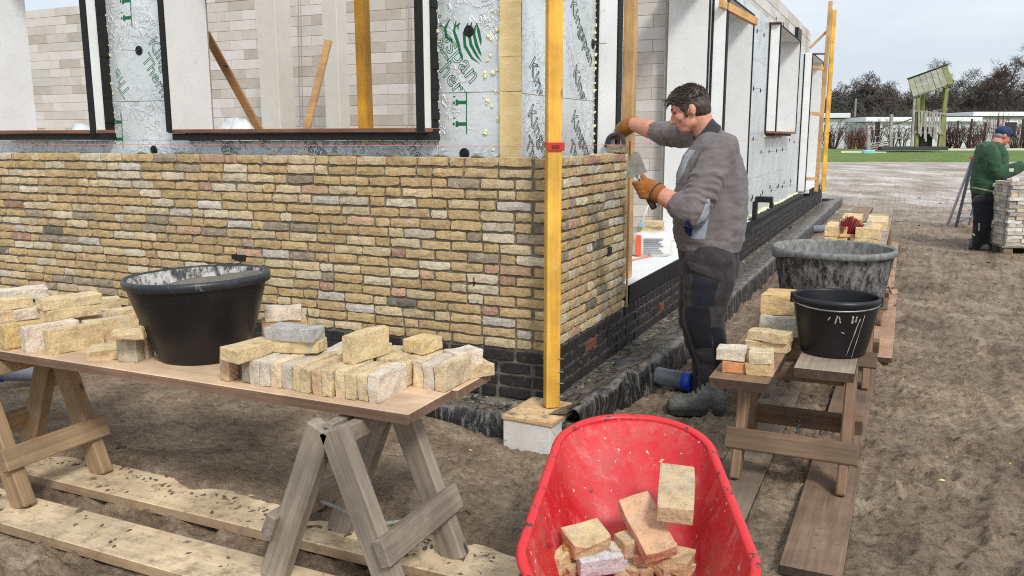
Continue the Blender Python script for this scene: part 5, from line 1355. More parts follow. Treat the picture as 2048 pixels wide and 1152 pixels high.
# trousers
tr_ = MB()
rings_tube(tr_, [ringpx(488, 1358, 1474, .185, -.01), ringpx(505, 1357, 1476, .19, -.01), ringpx(530, 1358, 1478, .19, -.01), ringpx(552, 1362, 1474, .18, 0)], 26)
chain(tr_, [m1(1418, 525, -.09), m1(1416, 575, -.10), m1(1409, 625, -.10), m1(1410, 655, -.09), m1(1424, 715, -.06), m1(1425, 765, -.05), m1(1424, 792, -.05)], [.165, .150, .124, .118, .098, .082, .086], 20)
chain(tr_, [m1(1410, 525, .09), m1(1402, 580, .12), m1(1393, 630, .15), m1(1398, 660, .17), m1(1412, 715, .20), m1(1410, 765, .22), m1(1408, 775, .22)], [.155, .140, .115, .108, .092, .082, .082], 18)
def wrt(p): return .008*mnoise.noise(Vector((p.x*8, p.y*8, p.z*14)))+.005*mnoise.noise(Vector((p.x*6+9, p.y*6, p.z*34)))*(1 if p.z < .3 else .6)
TRO = skin_over('trousers', tr_, TROU, man, .009, 3, wrt)
patch(TRO, [(1366, 1416, 612), (1364, 1420, 622), (1366, 1422, 650), (1378, 1424, 678), (1392, 1424, 696)], 12, TRBLK, 'knee_pad', man, .006)
patch(TRO, [(1422, 1446, 655), (1428, 1452, 690), (1430, 1450, 740), (1428, 1448, 785)], 12, TRBLK, 'leg_stripe', man, .004)
patch(TRO, [(1386, 1436, 548, 566), (1382, 1430, 612, 612)], 10, TRNAVY, 'cargo_pocket', man, .006)
patch(TRO, [(1374, 1446, 520, 546), (1374, 1444, 540, 566)], 5, TROU, 'pocket_flap', man, .013, 12)
patch(TRO, [(1437, 1446, 564), (1424, 1434, 612)], 6, TROU, 'pocket_tape', man, .009, 3)
patch(TRO, [(1408, 1470, 500, 506), (1410, 1468, 528, 534)], 5, TROU, 'back_pocket', man, .006, 8)
# boots
def boot(toe, heel, ank, parent, s_=1.0):
    toe, heel, ank = Vector(toe), Vector(heel), Vector(ank); f = (toe-heel); Lb = f.length; f.normalize(); sd_ = f.cross(UP).normalized(); up_ = sd_.cross(f)
    mb = MB(); rows = ((.0, .066, .030, 0), (.05, .085, .046, 0), (.22, .095, .05, 0), (.40, .082, .05, 0), (.52, .064, .05, 0), (.66, .052, .056, 0), (.74, .052, .060, 0), (.88, .050, .061, 0), (.97, .038, .048, 0), (1.0, .028, .03, 0))
    rg = []
    for t, h, w_, tp_ in rows:
        c = heel+f*(Lb*t)+up_*(h*s_*.9); rg.append([c+sd_*(w_*s_*math.cos(u))+up_*(h*s_*math.sin(u)*.95) for u in [2*math.pi*i/14 for i in range(14)]])
    mb.loft(rg); chain(mb, [heel+f*Lb*.18+up_*.09*s_, ank], [.062*s_, .062*s_])
    o = skin_over('boot', mb, BOOT, parent, .007, 2)
    so2 = MB(); b0_ = Vector(parent.location)
    outl = []
    for t, w_ in ((0, .03), (.05, .044), (.25, .05), (.5, .05), (.8, .058), (.95, .045), (1.01, .02)): outl.append((t, w_))
    ring_ = [heel+f*(Lb*t)+sd_*w_*s_*1.06 for t, w_ in outl]+[heel+f*(Lb*t)-sd_*w_*s_*1.06 for t, w_ in outl[::-1]]
    so2.loft([[p+up_*(-.004)-b0_ for p in ring_], [p+up_*.026-b0_ for p in ring_]]); so2.build('sole', SOLE, o, loc=(0, 0, 0))
    lc = MB()
    for k in range(4):
        t = .36+k*.075; c = heel+f*(Lb*t)+up_*((.158-.28*(t-.36))*s_)-b0_; lc.tube([c-sd_*.035, c+up_*.012, c+sd_*.035], .005, 5)
    lc.build('laces', BLACKPL, o); return o
g0 = -.372
def zz(P, z): return Vector((P.x, P.y, z))
tq_, hq_ = onz(1334, 822, g0), onz(1447, 826, g0)
boot(tq_, hq_, m1(1426, 785, -.05), man, 1.12)
tq2 = onz(1350, 776, g0); hq2 = tq2+(hq_-tq_)*.95
boot(tq2, hq2, m1(1408, 765, .22), man, 1.08)
# hair: a close cap with short tufts
hr = MB()
for j in range(1): pass
ell(hr, hp(-.012, 0, .036), (hf, hs, hu), (.1035*S, .081*S, .095*S)); ell(hr, hp(-.046, 0, -.004), (hf, hs, hu), (.064*S, .078*S, .080*S)); ell(hr, hp(.052, 0, .092), (hf, hs, hu), (.046*S, .058*S, .028*S))
for s_ in (-1, 1): ell(hr, hp(.022, s_*.066, .03), (hf, hs, hu), (.026*S, .014*S, .04*S)); ell(hr, hp(.026, s_*.070, -.014), (hf, hs, hu), (.010*S, .008*S, .026*S))
HO = skin_over('hair', hr, HAIRM, man, .006, 3, lambda p: .004*mnoise.noise(p*40))
tf = MB(); rh = random.Random(21); b0_ = Vector(man.location)
for i in range(850):
    th = rh.uniform(0, 2*math.pi); ph = rh.uniform(.15, 1.0)
    d = hf*(math.cos(th)*math.sin(ph*1.5))+hs*(math.sin(th)*math.sin(ph*1.5))+hu*math.cos(ph*1.5)
    fz_ = d.dot(hf); c = hp(-.010, 0, .034)+(hf*(d.dot(hf)*.106)+hs*(d.dot(hs)*.085)+hu*(d.dot(hu)*.098))*S
    lay = (hf*.8+hu*.15+Vector((rh.uniform(-.4, .4), rh.uniform(-.4, .4), rh.uniform(-.3, .3))))
    ln_ = .012+.020*max(0, fz_)*rh.random()
    e_ = c+d*(ln_*.45)+lay.normalized()*ln_
    if fz_ > .72 and d.dot(hu) < .55: continue
    tf.tube([c-d*.004-b0_, (c+e_)*.5+d*.006-b0_, e_-b0_], [.0028, .0022, .0005], 4)
for i in range(34):                                                      # forelock
    c = hp(.085+rh.uniform(-.015, .01), rh.uniform(-.045, .045), .075+rh.uniform(-.01, .015)); e_ = c+hf*(.026+rh.uniform(0, .024))+hu*rh.uniform(-.03, .012)+hs*rh.uniform(-.012, .012)
    tf.tube([c-b0_, (c+e_)*.5+hu*.010-b0_, e_-b0_], [.0048, .0036, .0008], 4)
tf.build('hair_tufts', HAIRM, HO)
DARKF = flat('dark_brow_hair', lin(48, 36, 30), .7); LIP = flat('lip_skin', lin(170, 100, 90), .5); EYEW = flat('eye_shadow_skin', lin(70, 44, 38), .5)
for nm_, f0, s0, u0, rr3, mt_ in (('eyebrow', .090, .034, .034, (.008, .024, .0055), DARKF), ('eye', .083, .034, .012, (.008, .015, .006), EYEW), ('eyebrow', .090, -.034, .034, (.008, .024, .0055), DARKF), ('eye', .083, -.034, .012, (.008, .015, .006), EYEW), ('mouth', .100, 0, -.063, (.006, .024, .0022), LIP)):
    mb = ell(MB(), hp(f0, s0, u0)-b0_, (hf, hs, hu), tuple(x*S for x in rr3), 12, 8); mb.build(nm_, mt_, body, smooth=True)
st_ = MB()
ell(st_, hp(.058, 0, -.078)-b0_, (hf, hs, hu), (.040*S, .0445*S, .030*S), 14, 8)
# gloves: right hand spread over the brick, left fist round the trowel handle
def finger(mb, pts, r): chain(mb, pts, [r*1.05]+[r]*(len(pts)-2)+[r*.9], 10)
gl = MB(); hk = m1(1243, 262, .87)
chain(gl, [m1(1268, 247, .79), m1(1256, 252, .82), hk], [.058, .060, .056], 16)
ell(gl, hk+Vector((0, 0, -.005)), ((m1(1230, 272, .88)-m1(1262, 250, .83)).normalized(), HD, UP), (.066, .060, .042))
gr_ = skin_over('glove', gl, GLOVE, man, .007, 3)
gf = MB()
bx_, by_ = HELD[0], HELD[1]
kn = [m1(1231, 268, .82), m1(1228, 270, .86), m1(1227, 272, .90), m1(1228, 274, .94)]
tips = [m1(1213, 290, .84), m1(1212, 292, .88), m1(1214, 294, .93), m1(1218, 294, .96)]
for a, c in zip(kn, tips): finger(gf, [hk.lerp(a, .6), a, a.lerp(c, .45)+Vector((0, 0, .016))+HR*-.012, c], .0155)
finger(gf, [hk+Vector((0, 0, -.01)), m1(1246, 276, .82), m1(1247, 288, .82), m1(1246, 296, .83)], .017)
skin_over('glove_fingers', gf, GLPALM, gr_ if False else man, .006, 2)
gl = MB(); lk = m1(1292, 374, -.15)
chain(gl, [m1(1318, 388, -.195), m1(1308, 382, -.18), lk], [.060, .058, .056], 16)
ell(gl, m1(1294, 378, -.165), ((m1(1280, 355, -.14)-m1(1302, 398, -.17)).normalized(), HR, HD), (.062, .05, .042))
td = (m1(1275, 352, -.13)-m1(1304, 408, -.17)).normalized()      # trowel axis
hb_ = m1(1304, 408, -.17)
for k in range(4):
    c = hb_+td*(.052+k*.030); o1 = -HR; o2 = HD
    finger(gl, [c+HR*.030-HD*.034, c-HR*.006-HD*.044, c-HR*.040-HD*.014, c-HR*.030+HD*.022, c-HR*.002+HD*.030], .0165)
finger(gl, [m1(1300, 372, -.18), m1(1290, 360, -.18), m1(1285, 352, -.16)], .0185)
skin_over('glove', gl, GLOVE, man, .0065, 3)
cf = MB(); c = m1(1313, 386, -.188); ax_ = (LW-LE).normalized(); a0 = ax_.orthogonal().normalized(); b0 = ax_.cross(a0)
cf.tube([c+(a0*math.cos(u)+b0*math.sin(u))*.061-b0_ for u in [2*math.pi*i/20 for i in range(21)]], .005, 6); cf.build('glove_cuff', GLPALM, man, smooth=True)
# trowel
TROW = surf('mortar_smeared_steel', lin(92, 90, 82), lin(124, 120, 108), 12, .7, metal=.1, bump_s=.7, bump_d=.005, bump_scale=30)
tw = empty('trowel', hb_, 'mortar-smeared brick trowel in the bricklayer\'s left hand', 'trowel'); W2 = Matrix.Translation(-hb_)
bl_ = [m1(x, y, -.13+.05*((359-y)/57)) for x, y in ((1251, 359), (1254, 338), (1257, 320), (1262, 308), (1268, 303), (1275, 304), (1281, 312), (1286, 324), (1290, 335), (1294, 343), (1284, 348), (1273, 352), (1262, 356))]
nb = (bl_[4]-bl_[0]).cross(bl_[9]-bl_[0]).normalized()
mb = MB().loft([[p-hb_ for p in bl_], [p-hb_+nb*.004 for p in bl_]]); mb.build('blade', TROW, tw)
q0 = m1(1273, 352, -.13); q1 = hb_+td*.15
MB().tube([q0-hb_, q0-hb_-td*.018-HD*.02, q1-hb_], .007, 8).build('shank', STEEL, tw, smooth=True)
MB().tube([(0, 0, 0)-td*.03 if False else -td*.03, td*.02, td*.09, td*.15], [.018, .021, .017, .014], 12).build('handle', surf('trowel_grip', lin(58, 42, 34), lin(84, 62, 48), 20, .6), tw, smooth=True)
# cord hanging from behind the hand to a blue plug
CORD = flat('white_cord', lin(222, 220, 214), .6)
c0 = onx(1298, 408, -.35); c1 = onx(1283, 448, -.40)
mb = MB().tube([c0, c0.lerp(c1, .5)+Vector((.0, 0, .01)), c1], .007, 6); e = empty('power_lead', c1, 'white cord with a pale blue plug hanging in the door opening', 'lead'); mb.v = [tuple(Vector(v)-c1) for v in mb.v]; mb.build('cord', CORD, e, smooth=True)
MB().box((-.025, -.02, -.03), (.025, .02, .015), bev=.005).build('plug', flat('pale_blue_plug', lin(150, 190, 220), .5), e)

# ---- the man in green by the pallet
f2_ = onz(1965, 499, -.41); P2 = Figure(f2_, dist(f2_)); m2 = P2.m; k2 = P2.L(1.0)
man2 = empty('person', (f2_.x, f2_.y, GZ(f2_.x, f2_.y)), 'man in green sweater, dark trousers and blue cap leaning over the brick pallet', 'person')
GRN = cloth('green_fleece', lin(38, 66, 46), lin(54, 84, 60)); NAVYT = cloth('black_trousers', lin(22, 23, 27), lin(36, 37, 42)); CAPB = cloth('navy_cap', lin(34, 48, 82), lin(50, 66, 104))
SKIN2 = skin_mat('tanned_skin', lin(186, 118, 94), lin(206, 140, 116)); GRYH = flat('grey_hair', lin(150, 140, 132), .7); ORG = cloth('orange_glove', lin(226, 88, 36), lin(240, 112, 56))
hf2 = (HR*.92 - HD*.12 - UP*.30).normalized(); hs2 = hf2.cross(UP).normalized(); hu2 = hs2.cross(hf2).normalized(); hc2 = m2(2006, 272, .0); S2 = 1.12
def hq(f, s_, u): return hc2 + hf2*(f*S2)+hs2*(s_*S2)+hu2*(u*S2)
h2 = MB(); ell(h2, hq(-.005, 0, .02), (hf2, hs2, hu2), (.1*S2, .078*S2, .098*S2)); ell(h2, hq(.03, 0, -.04), (hf2, hs2, hu2), (.064*S2, .06*S2, .074*S2)); ell(h2, hq(.05, 0, -.084), (hf2, hs2, hu2), (.04*S2, .04*S2, .032*S2))
chain(h2, [hq(.092, 0, .012), hq(.110, 0, -.014), hq(.120, 0, -.030), hq(.098, 0, -.036)], [.010*S2, .013*S2, .016*S2, .012*S2]); ell(h2, hq(-.01, .08, 0), (hf2, hs2, hu2), (.02*S2, .012*S2, .034*S2)); ell(h2, hq(-.01, -.08, 0), (hf2, hs2, hu2), (.02*S2, .012*S2, .034*S2))
chain(h2, [hq(-.035, 0, -.05), m2(1990, 292, 0), m2(1982, 305, 0)], [.064*S2, .066*S2, .07*S2])
chain(h2, [m2(1982, 305, 0), m2(1980, 315, -.16), m2(1993, 350, -.22), m2(2036, 332, -.2), m2(2050, 332, -.2)], [.07, .06, .05, .042, .04]); chain(h2, [m2(1982, 305, 0), m2(1980, 315, .18), m2(2000, 350, .2), m2(2040, 336, .2), m2(2052, 336, .2)], [.07, .06, .05, .042, .04])
bd2 = skin_over('body', h2, SKIN2, man2, .010, 3)
s2 = MB()
def r2(y, xl, xr, b_, dd=0.0): return (m2((xl+xr)/2, y, dd), (xr-xl)/2*k2, b_)
rings_tube(s2, [r2(283, 1970, 1996, .09), r2(290, 1962, 2002, .17), r2(302, 1955, 2008, .23), r2(320, 1951, 2011, .24), r2(345, 1948, 2010, .235), r2(362, 1945, 2006, .22), r2(374, 1945, 1996, .21), r2(383, 1946, 1993, .2), r2(388, 1947, 1992, .195)], 26)
chain(s2, [m2(1980, 300, -.1), m2(1984, 312, -.21), m2(1992, 345, -.24), m2(2016, 340, -.23), m2(2041, 331, -.2)], [.11, .11, .095, .085, .062], 16); chain(s2, [m2(1980, 300, .1), m2(1984, 312, .22), m2(2000, 348, .22), m2(2044, 335, .2)], [.11, .11, .09, .062], 14)
SW2 = skin_over('sweater', s2, GRN, man2, .012, 3, wrk)
patch(SW2, [(1944, 1994, 373, 383), (1944, 1994, 376, 386)], 2, cloth('pale_hem', lin(150, 156, 132), lin(176, 180, 158)), 'hem_band', man2, .006, 14)
patch(SW2, [(2018, 2028, 337), (2019, 2027, 344)], 4, cloth('worn_patch', lin(170, 176, 164), lin(190, 196, 184)), 'sleeve_smudge', man2, .006, 4)
t2 = MB(); rings_tube(t2, [r2(383, 1948, 1992, .18), r2(400, 1947, 1993, .185), r2(415, 1948, 1992, .17)], 22)
chain(t2, [m2(1968, 405, -.09), m2(1968, 430, -.10), m2(1964, 455, -.10), m2(1960, 480, -.1), m2(1959, 489, -.1)], [.16, .145, .125, .108, .11], 16); chain(t2, [m2(1972, 405, .1), m2(1973, 435, .12), m2(1968, 460, .13), m2(1966, 484, .14)], [.15, .13, .115, .1], 14)
TR2 = skin_over('trousers', t2, NAVYT, man2, .012, 3, wrt)
patch(TR2, [(1943, 1947, 438), (1944, 1947, 460)], 6, flat('red_trim', lin(200, 60, 44), .6), 'red_stripe', man2, .008, 2); patch(TR2, [(1940, 1944, 463, 462), (1948, 1951, 472, 471)], 6, flat('reflective_trim', lin(220, 224, 170), .5), 'reflective_stripe', man2, .008, 2)
patch(TR2, [(1957, 1960, 446), (1956, 1959, 462)], 6, flat('grey_trim', lin(150, 150, 150), .5), 'grey_stripe', man2, .008, 2)
boot(onz(1979, 503, -.41), onz(1939, 499, -.41), m2(1956, 488, -.1), man2, 1.1); boot(onz(1984, 494, -.41), onz(1944, 491, -.41), m2(1962, 484, .14), man2, 1.1)
b2_ = Vector(man2.location)
cp = MB(); ell(cp, hq(-.008, 0, .045)-b2_, (hf2, hs2, hu2), (.112*S2, .09*S2, .083*S2), 24, 14); cp2 = MB()
CP = cp.build('cap', CAPB, man2, smooth=True)
rg = []
for j in range(2):
    rg.append([hq(.062+.125*math.cos(u)*(.9), .082*math.sin(u)*(1), .060-.03*math.cos(u)+.006*j-.012*abs(math.sin(u)))-b2_ for u in [-math.pi/2+math.pi*i/12 for i in range(13)]])
cp2.loft(rg).build('brim', CAPB, CP, smooth=True)
hr2 = MB(); ell(hr2, hq(-.05, 0, -.012)-b2_, (hf2, hs2, hu2), (.056*S2, .080*S2, .05*S2), 16, 10); hr2.build('hair', GRYH, man2, smooth=True)
for s_ in (-1, 1): ell(MB(), hq(.083, s_*.034, .008)-b2_, (hf2, hs2, hu2), (.009, .016, .007), 10, 6).build('eye', EYEW, bd2, smooth=True)
ell(MB(), hq(.098, 0, -.065)-b2_, (hf2, hs2, hu2), (.008, .026, .004), 10, 6).build('mouth', LIP, bd2, smooth=True)
for dd in (-.2, .2):
    g2 = MB(); w_ = m2(2044, 332, dd); ell(g2, w_+HR*.05-UP*.01, (HR, HD, UP), (.07, .05, .045))
    for k in range(4): finger(g2, [w_+HR*.09+HD*(.036*(k-1.5)*.9), w_+HR*.14+HD*(.024*(k-1.5))-UP*.02, w_+HR*.165+HD*(.022*(k-1.5))-UP*.06], .0145)
    finger(g2, [w_+HR*.05-HD*.04, w_+HR*.09-HD*.07-UP*.02, w_+HR*.12-HD*.07-UP*.05], .016); skin_over('glove', g2, ORG, man2, .008, 2)
# ---------------------------------------------------------------- smaller things on site
# cement bag with two bricks inside the door opening
BAGW = surf('white_paper_bag', lin(206, 208, 206), lin(228, 229, 226), 5, .6, bump_s=.6, bump_d=.012, bump_scale=16)
BAGO = flat('orange_bag_print', lin(226, 92, 52), .6); BAGT = flat('grey_bag_print', lin(140, 146, 152), .6)
q = onz(1296, 512, .137); bg_ = empty('mortar_bag', (q.x, q.y+.1, .137), 'white paper mortar bag with an orange stripe in the door opening', 'bag', rz=.35)
def bagring(w_, d_, z, n=28): return [(w_*math.copysign(abs(math.cos(u))**.5, math.cos(u)), d_*math.copysign(abs(math.sin(u))**.5, math.sin(u)), z+.006*math.sin(5*u)) for u in [2*math.pi*i/n for i in range(n)]]
MB().loft([bagring(.17, .12, 0), bagring(.195, .14, .03), bagring(.19, .138, .10), bagring(.185, .13, .16), bagring(.165, .11, .205), bagring(.12, .07, .222)]).build('sack', BAGW, bg_, smooth=True)
MB().box((-.150, -.150, .01), (-.105, -.138, .20), bev=.002).box((-.202, -.10, .01), (-.192, .1, .2), bev=.002).build('orange_stripe', BAGO, bg_)
for k in range(7): MB().box((-.08, -.1475, .03+k*.022), (.10-.02*(k % 3), -.139, .038+k*.022)).build('print_line', BAGT, bg_)
loose((q.x-.01, q.y+.11, .355), 'flat', 10, 'yellow brick lying on the mortar bag, lower of two', L=.24, col=YEL); loose((q.x+.0, q.y+.1, .405), 'flat', 0, 'yellow brick lying on the mortar bag, upper of two', L=.22, col=YEL)
h0 = onz(1250, 524, .143); h1 = onz(1322, 508, .143); h2_ = onz(1250, 508, .143)
hs_ = []
for t in [i/26 for i in range(27)]:
    a = h0.lerp(h1, min(1, t*1.9)) if t < .5 else h1.lerp(h2_, (t-.5)*2); hs_.append(a+Vector((0, .05*math.sin(t*6.3), 0)))
tag(MB().tube(hs_, .008, 7).build('hose', flat('orange_hose', lin(222, 128, 96), .6), smooth=True), 'thin orange hose looped on the white door sill', 'hose')
# broom head on the far bench bricks
q = onz(1694, 474, BZ+.10); br_ = empty('broom', (q.x, q.y, BZ+.1), 'broom head with dark red bristles propped on the bench bricks', 'broom', rz=.3); BRIS = surf('red_bristle', lin(108, 24, 34), lin(150, 46, 54), 60, .6); mb = MB()
for i in range(9):
    for j in range(5):
        for k in range(3):
            x_ = -.066+i*.0165; y_ = -.03+j*.015; e_ = Vector((x_*1.5+RX.uniform(-.01, .01)+.04, y_*1.6+RX.uniform(-.01, .01), .15+.04*math.sin(i*.5)+RX.uniform(-.012, .012)))
            mb.tube([(x_, y_, .02), e_], [.004, .0022], 4)
mb.build('bristles', BRIS, br_); MB().box((-.08, -.045, -.0), (.08, .045, .03), bev=.006).build('stock', TIMBER, br_)
MB().beam((.10, 0, .02), (.22, .06, .14), .03, .03).build('socket', flat('clear_grey_socket', lin(170, 168, 164), .4), br_)
# offcut leaning at the bench side
q = onz(1776, 572, -.05); tag(MB().beam((q.x+.02, q.y-.05, -.08), (q.x-.06, q.y+.35, .23), .11, .018, (1, 0, .3), bev=.004).build('offcut', PINKPL, recenter=True), 'pale pointed board offcut leaning on the side of the right bench', 'offcut')
q = onz(1756, 592, -.30); tag(MB().box((q.x-.06, q.y-.05, -.37), (q.x+.06, q.y+.1, -.30), bev=.005).build('timber_block', TIMBER, recenter=True), 'short pale timber block on the ground beside the right bench', 'block')

# pallet of reclaimed bricks and the step ladder
PALW = wood('grey_pallet_wood', lin(120, 108, 92), lin(158, 144, 124), 'x', .85)
p0 = onz(2004, 511, -.41); RZP = YAW*.55; PM = Matrix.Translation((p0.x, p0.y, -.41)) @ Matrix.Rotation(RZP, 4, 'Z')
pal = empty('pallet', p0, 'grey wooden pallet under the stacked pale bricks', 'pallet', rz=RZP); pal.location.z = -.41
for j in range(3):
    for i in range(3): MB().box((.02+i*.47, .02+j*.42, .022), (.14+i*.47, .14+j*.42, .105), bev=.003).build('block', PALW, pal)
    MB().box((0, .02+j*.42, 0), (1.10, .12+j*.42, .02)).build('bottom_board', PALW, pal)
for j in range(5): MB().box((-.01, .0+j*.235, .107), (1.11, .15+j*.235, .128), bev=.003).build('deck_board', PALW, pal)
PALC = [lin(206, 200, 190), lin(186, 180, 170), lin(212, 198, 168), lin(164, 160, 152), lin(196, 188, 174), lin(224, 222, 216)]
rp2 = random.Random(77); nc = 18
for c in range(nc):
    z = .129+c*.0525; hdr = c % 2
    for face in ('front', 'side'):
        s_ = RX.uniform(0, .03) if True else 0
        lim = .75 if face == 'front' else .95
        while s_ < lim:
            L = (.1 if hdr else .203) if rp2.random() < .8 else .15
            cx, cy = (.02+s_+L/2, .05+rp2.uniform(-.014, .014)) if face == 'front' else (.05+rp2.uniform(-.014, .014), .11+s_+L/2)
            if c >= nc-2 and rp2.random() < .35: s_ += L; continue
            P_ = PM @ Vector((cx, cy, z))
            loose(P_, 'flat', math.degrees(RZP)+(0 if face == 'front' else 90), 'pale reclaimed brick in the %s course up, %s of the pallet stack' % (ORD[c], 'camera side' if face == 'front' else 'left flank'), 'bricks on the pallet, '+face, L=L-.006, H=.05, W=.09, col=rp2.choice(PALC), rough=.003); s_ += L
MB_ = MB().box((.14, .14, .129), (.95, 1.05, .129+nc*.0525-.07)); MB_.build('brick_core', surf('pallet_core', lin(150, 144, 132), lin(190, 182, 166), 14, .95, bump_s=.8, bump_d=.02, bump_scale=30), pal)
ld_base = onz(1916, 459, -.41); DL = dist(ld_base); ldr = empty('step_ladder', ld_base, 'folding step ladder with black rails standing behind the man in green', 'ladder'); Lm = lambda x, y, dd=0: CAM+ray(x, y)*((DL+dd)/F_PX)-ld_base
LADB = flat('black_ladder_rail', lin(34, 34, 38), .4); LADA = flat('aluminium_ladder', lin(150, 152, 156), .35, .7)
sx_ = HR*.46
for d_, nm_ in ((Vector((0, 0, 0)), 'rail'), (sx_+HD*.1, 'rail')):
    MB().beam(Lm(1912, 455)+d_, Lm(1947, 312)+d_*.55, .03, .06, HD).build(nm_, LADB, ldr); MB().beam(Lm(1921, 463, .0)+d_+HD*.5, Lm(1950, 314, .0)+d_*.55+HD*.06, .03, .05, HD).build('rear_rail', LADA, ldr)
for t in (.14, .34, .54, .74): a = Lm(1912, 455).lerp(Lm(1947, 312), t); d_ = (sx_+HD*.1)*(1-.45*t); MB().beam(a, a+d_, .08, .025).build('tread', LADA, ldr)
MB().box((-.05, -.05, 0), (.32, .09, .04), Matrix.Translation(Lm(1946, 318)), bev=.006).build('top_cap', flat('red_ladder_cap', lin(178, 62, 58), .5), ldr)
a = Lm(1921, 460)+HD*.5; MB().beam(a, a+HR*.5+UP*.22, .02, .03).build('brace', LADA, ldr)

# ---------------------------------------------------------------- mud crumbs, chips
CRUMB = surf('mud_crumb', lin(84, 73, 60), lin(116, 102, 84), 30, .95, bump_s=.5); CHIP = surf('brick_chip', lin(186, 156, 96), lin(220, 200, 150), 30, .9)
def lumps(name, spots, mat, label):
    mb = MB()
    for (x, y, z, r) in spots:
        vs = []; ph = RX.uniform(0, 6)
        for (a, h, k) in ((0, .0, 1), (1, .45, .8)):
            for i in range(6): t = ph+2*math.pi*i/6; q_ = r*k*RX.uniform(.55, 1.35)*(1+.5*math.cos(2*(t-ph))); vs.append((x+q_*math.cos(t), y+q_*math.sin(t), z-.003+h*r*RX.uniform(.7, 1.2)))
        vs.append((x, y, z+r*.6)); fs = [(i, (i+1) % 6, 6+(i+1) % 6, 6+i) for i in range(6)]+[(6+i, 6+(i+1) % 6, 12) for i in range(6)]; mb.add(vs, fs)
    return tag(mb.build(name, mat, smooth=False), label, None, None, 'stuff')
rc = random.Random(8); sp = []
def clus(x0, x1, y0, y1, z, n_, r0, r1, c=9):
    cs = [(rc.uniform(x0, x1), rc.uniform(y0, y1)) for _ in range(c)]
    for _ in range(n_):
        if rc.random() < .7: a = rc.choice(cs); x, y = rc.gauss(a[0], .12), rc.gauss(a[1], .035)
        else: x, y = rc.uniform(x0, x1), rc.uniform(y0, y1)
        if x0 < x < x1 and y0 < y < y1: sp.append((x, y, z, r0+(r1-r0)*rc.random()**3))
clus(-2.2, .42, -2.28, -2.07, -.352, 150, .0015, .014); clus(-2.2, .6, -1.89, -1.65, -.345, 190, .0015, .016); clus(1.49, 1.69, -1.25, 2, -.362, 110, .003, .014); clus(1.08, 1.28, -.9, 1.9, -.366, 140, .003, .015)
# sand tipped over the back edge of the second plank
for _ in range(240):
    x = rc.uniform(-1.9, .5); edge = -1.72+.04*math.sin(x*3.1)+.03*math.sin(x*7.7+1)+.018*math.sin(x*19); y = edge-abs(rc.gauss(0, .025)); 
    if y < -1.62: sp.append((x, y, -.347, rc.uniform(.004, .014)))
lumps('mud_crumbs', sp, CRUMB, 'mud crumbs scattered over the ground planks')
sp = []
gxa, gya = gx, gy
def surfz(x, y):
    i = int(np.searchsorted(gxa, x))-1; j = int(np.searchsorted(gya, y))-1; return float(Zf[j, i])
for _ in range(2600):
    x, y = rc.uniform(-2.2, 7.5), -2.6+22*rc.random()**1.6
    if -4.8 < x < .42 and y > -.3: continue
    sp.append((x, y, surfz(x, y), .004+(.018+.0012*max(0, y))*rc.random()**3))
lumps('soil_clods', sp, CRUMB, 'loose soil clods on the churned sand')
sp = []
for _ in range(150):
    x, y = rc.uniform(-2.0, 3.2), rc.uniform(-2.2, 6)
    if -4.8 < x < .42 and y > -.3: continue
    sp.append((x, y, surfz(x, y), .003+.010*rc.random()**3))
lumps('brick_chips', sp, CHIP, 'tiny yellow brick chips scattered on the sand')
# droppings along the footing
sp = []
for _ in range(320): y = rc.uniform(.1, 9)**1; sp.append((.03+abs(rc.gauss(0, .12)), y, -.292, rc.uniform(.004, .018)))
for _ in range(260): sp.append((rc.uniform(-3, -.02), -.02-abs(rc.gauss(0, .07)), -.304, rc.uniform(.004, .018)))
lumps('mortar_droppings', [s_ for s_ in sp if s_[0] < .34], surf('mortar_dropping', lin(112, 106, 94), lin(148, 140, 124), 30, .95), 'mortar droppings along the foot of the plinth')

# ---------------------------------------------------------------- lawn, path and the holiday park behind
def fdir(px_): r = ray(px_, 273); return Vector((r.x, r.y, 0))/F_PX
def far(px_, d, z=None):
    p = CAM + fdir(px_)*d; return Vector((p.x, p.y, GZ(p.x, p.y) if z is None else z))
GRASS = surf('lawn_grass', lin(84, 110, 38), lin(118, 142, 64), 3.2, .95, spots=[(lin(150, 146, 108), 1.3, .56, .12)], bump_s=1.0, bump_d=.08, bump_scale=14)
def strip(name, px0, px1, d0, d1, dz, mat, nu=60, nv=24, wob=0.0, kind='structure', label=None, seed=0):
    vs = []; fs = []
    for j in range(nv+1):
        for i in range(nu+1):
            px_ = px0+(px1-px0)*i/nu; t = j/nv; d = d0+(d1-d0)*t*t if False else d0+(d1-d0)*t
            if j == 0: d += wob*(mnoise.noise(Vector((px_*.012, seed, 0)))*1.2+mnoise.noise(Vector((px_*.06, seed, 4)))*.8+mnoise.noise(Vector((px_*.3, seed, 8)))*.7)
            if j == nv: d += wob*.7*mnoise.noise(Vector((px_*.02, seed+7, 0)))
            p = far(px_, d); vs.append((p.x, p.y, p.z+(dz if j else -.06)))
    fs = [(j*(nu+1)+i, j*(nu+1)+i+1, (j+1)*(nu+1)+i+1, (j+1)*(nu+1)+i) for j in range(nv) for i in range(nu)]
    return tag(MB().add(vs, fs).build(name, mat, smooth=True), label, None, None, kind)
strip('lawn', 900, 3200, 27.0, 130, .03, GRASS, 900, 60, 1.0)
DRYSAND = surf('pale_dry_sand', lin(186, 178, 158), lin(206, 200, 184), 3, .95)
strip('sand_path', 1880, 3200, 42.5, 48.5, .06, DRYSAND, 40, 6, .4, seed=3)
strip('sand_patch', 1684, 1775, 37.5, 41.0, .055, DRYSAND, 14, 6, .5, seed=5)
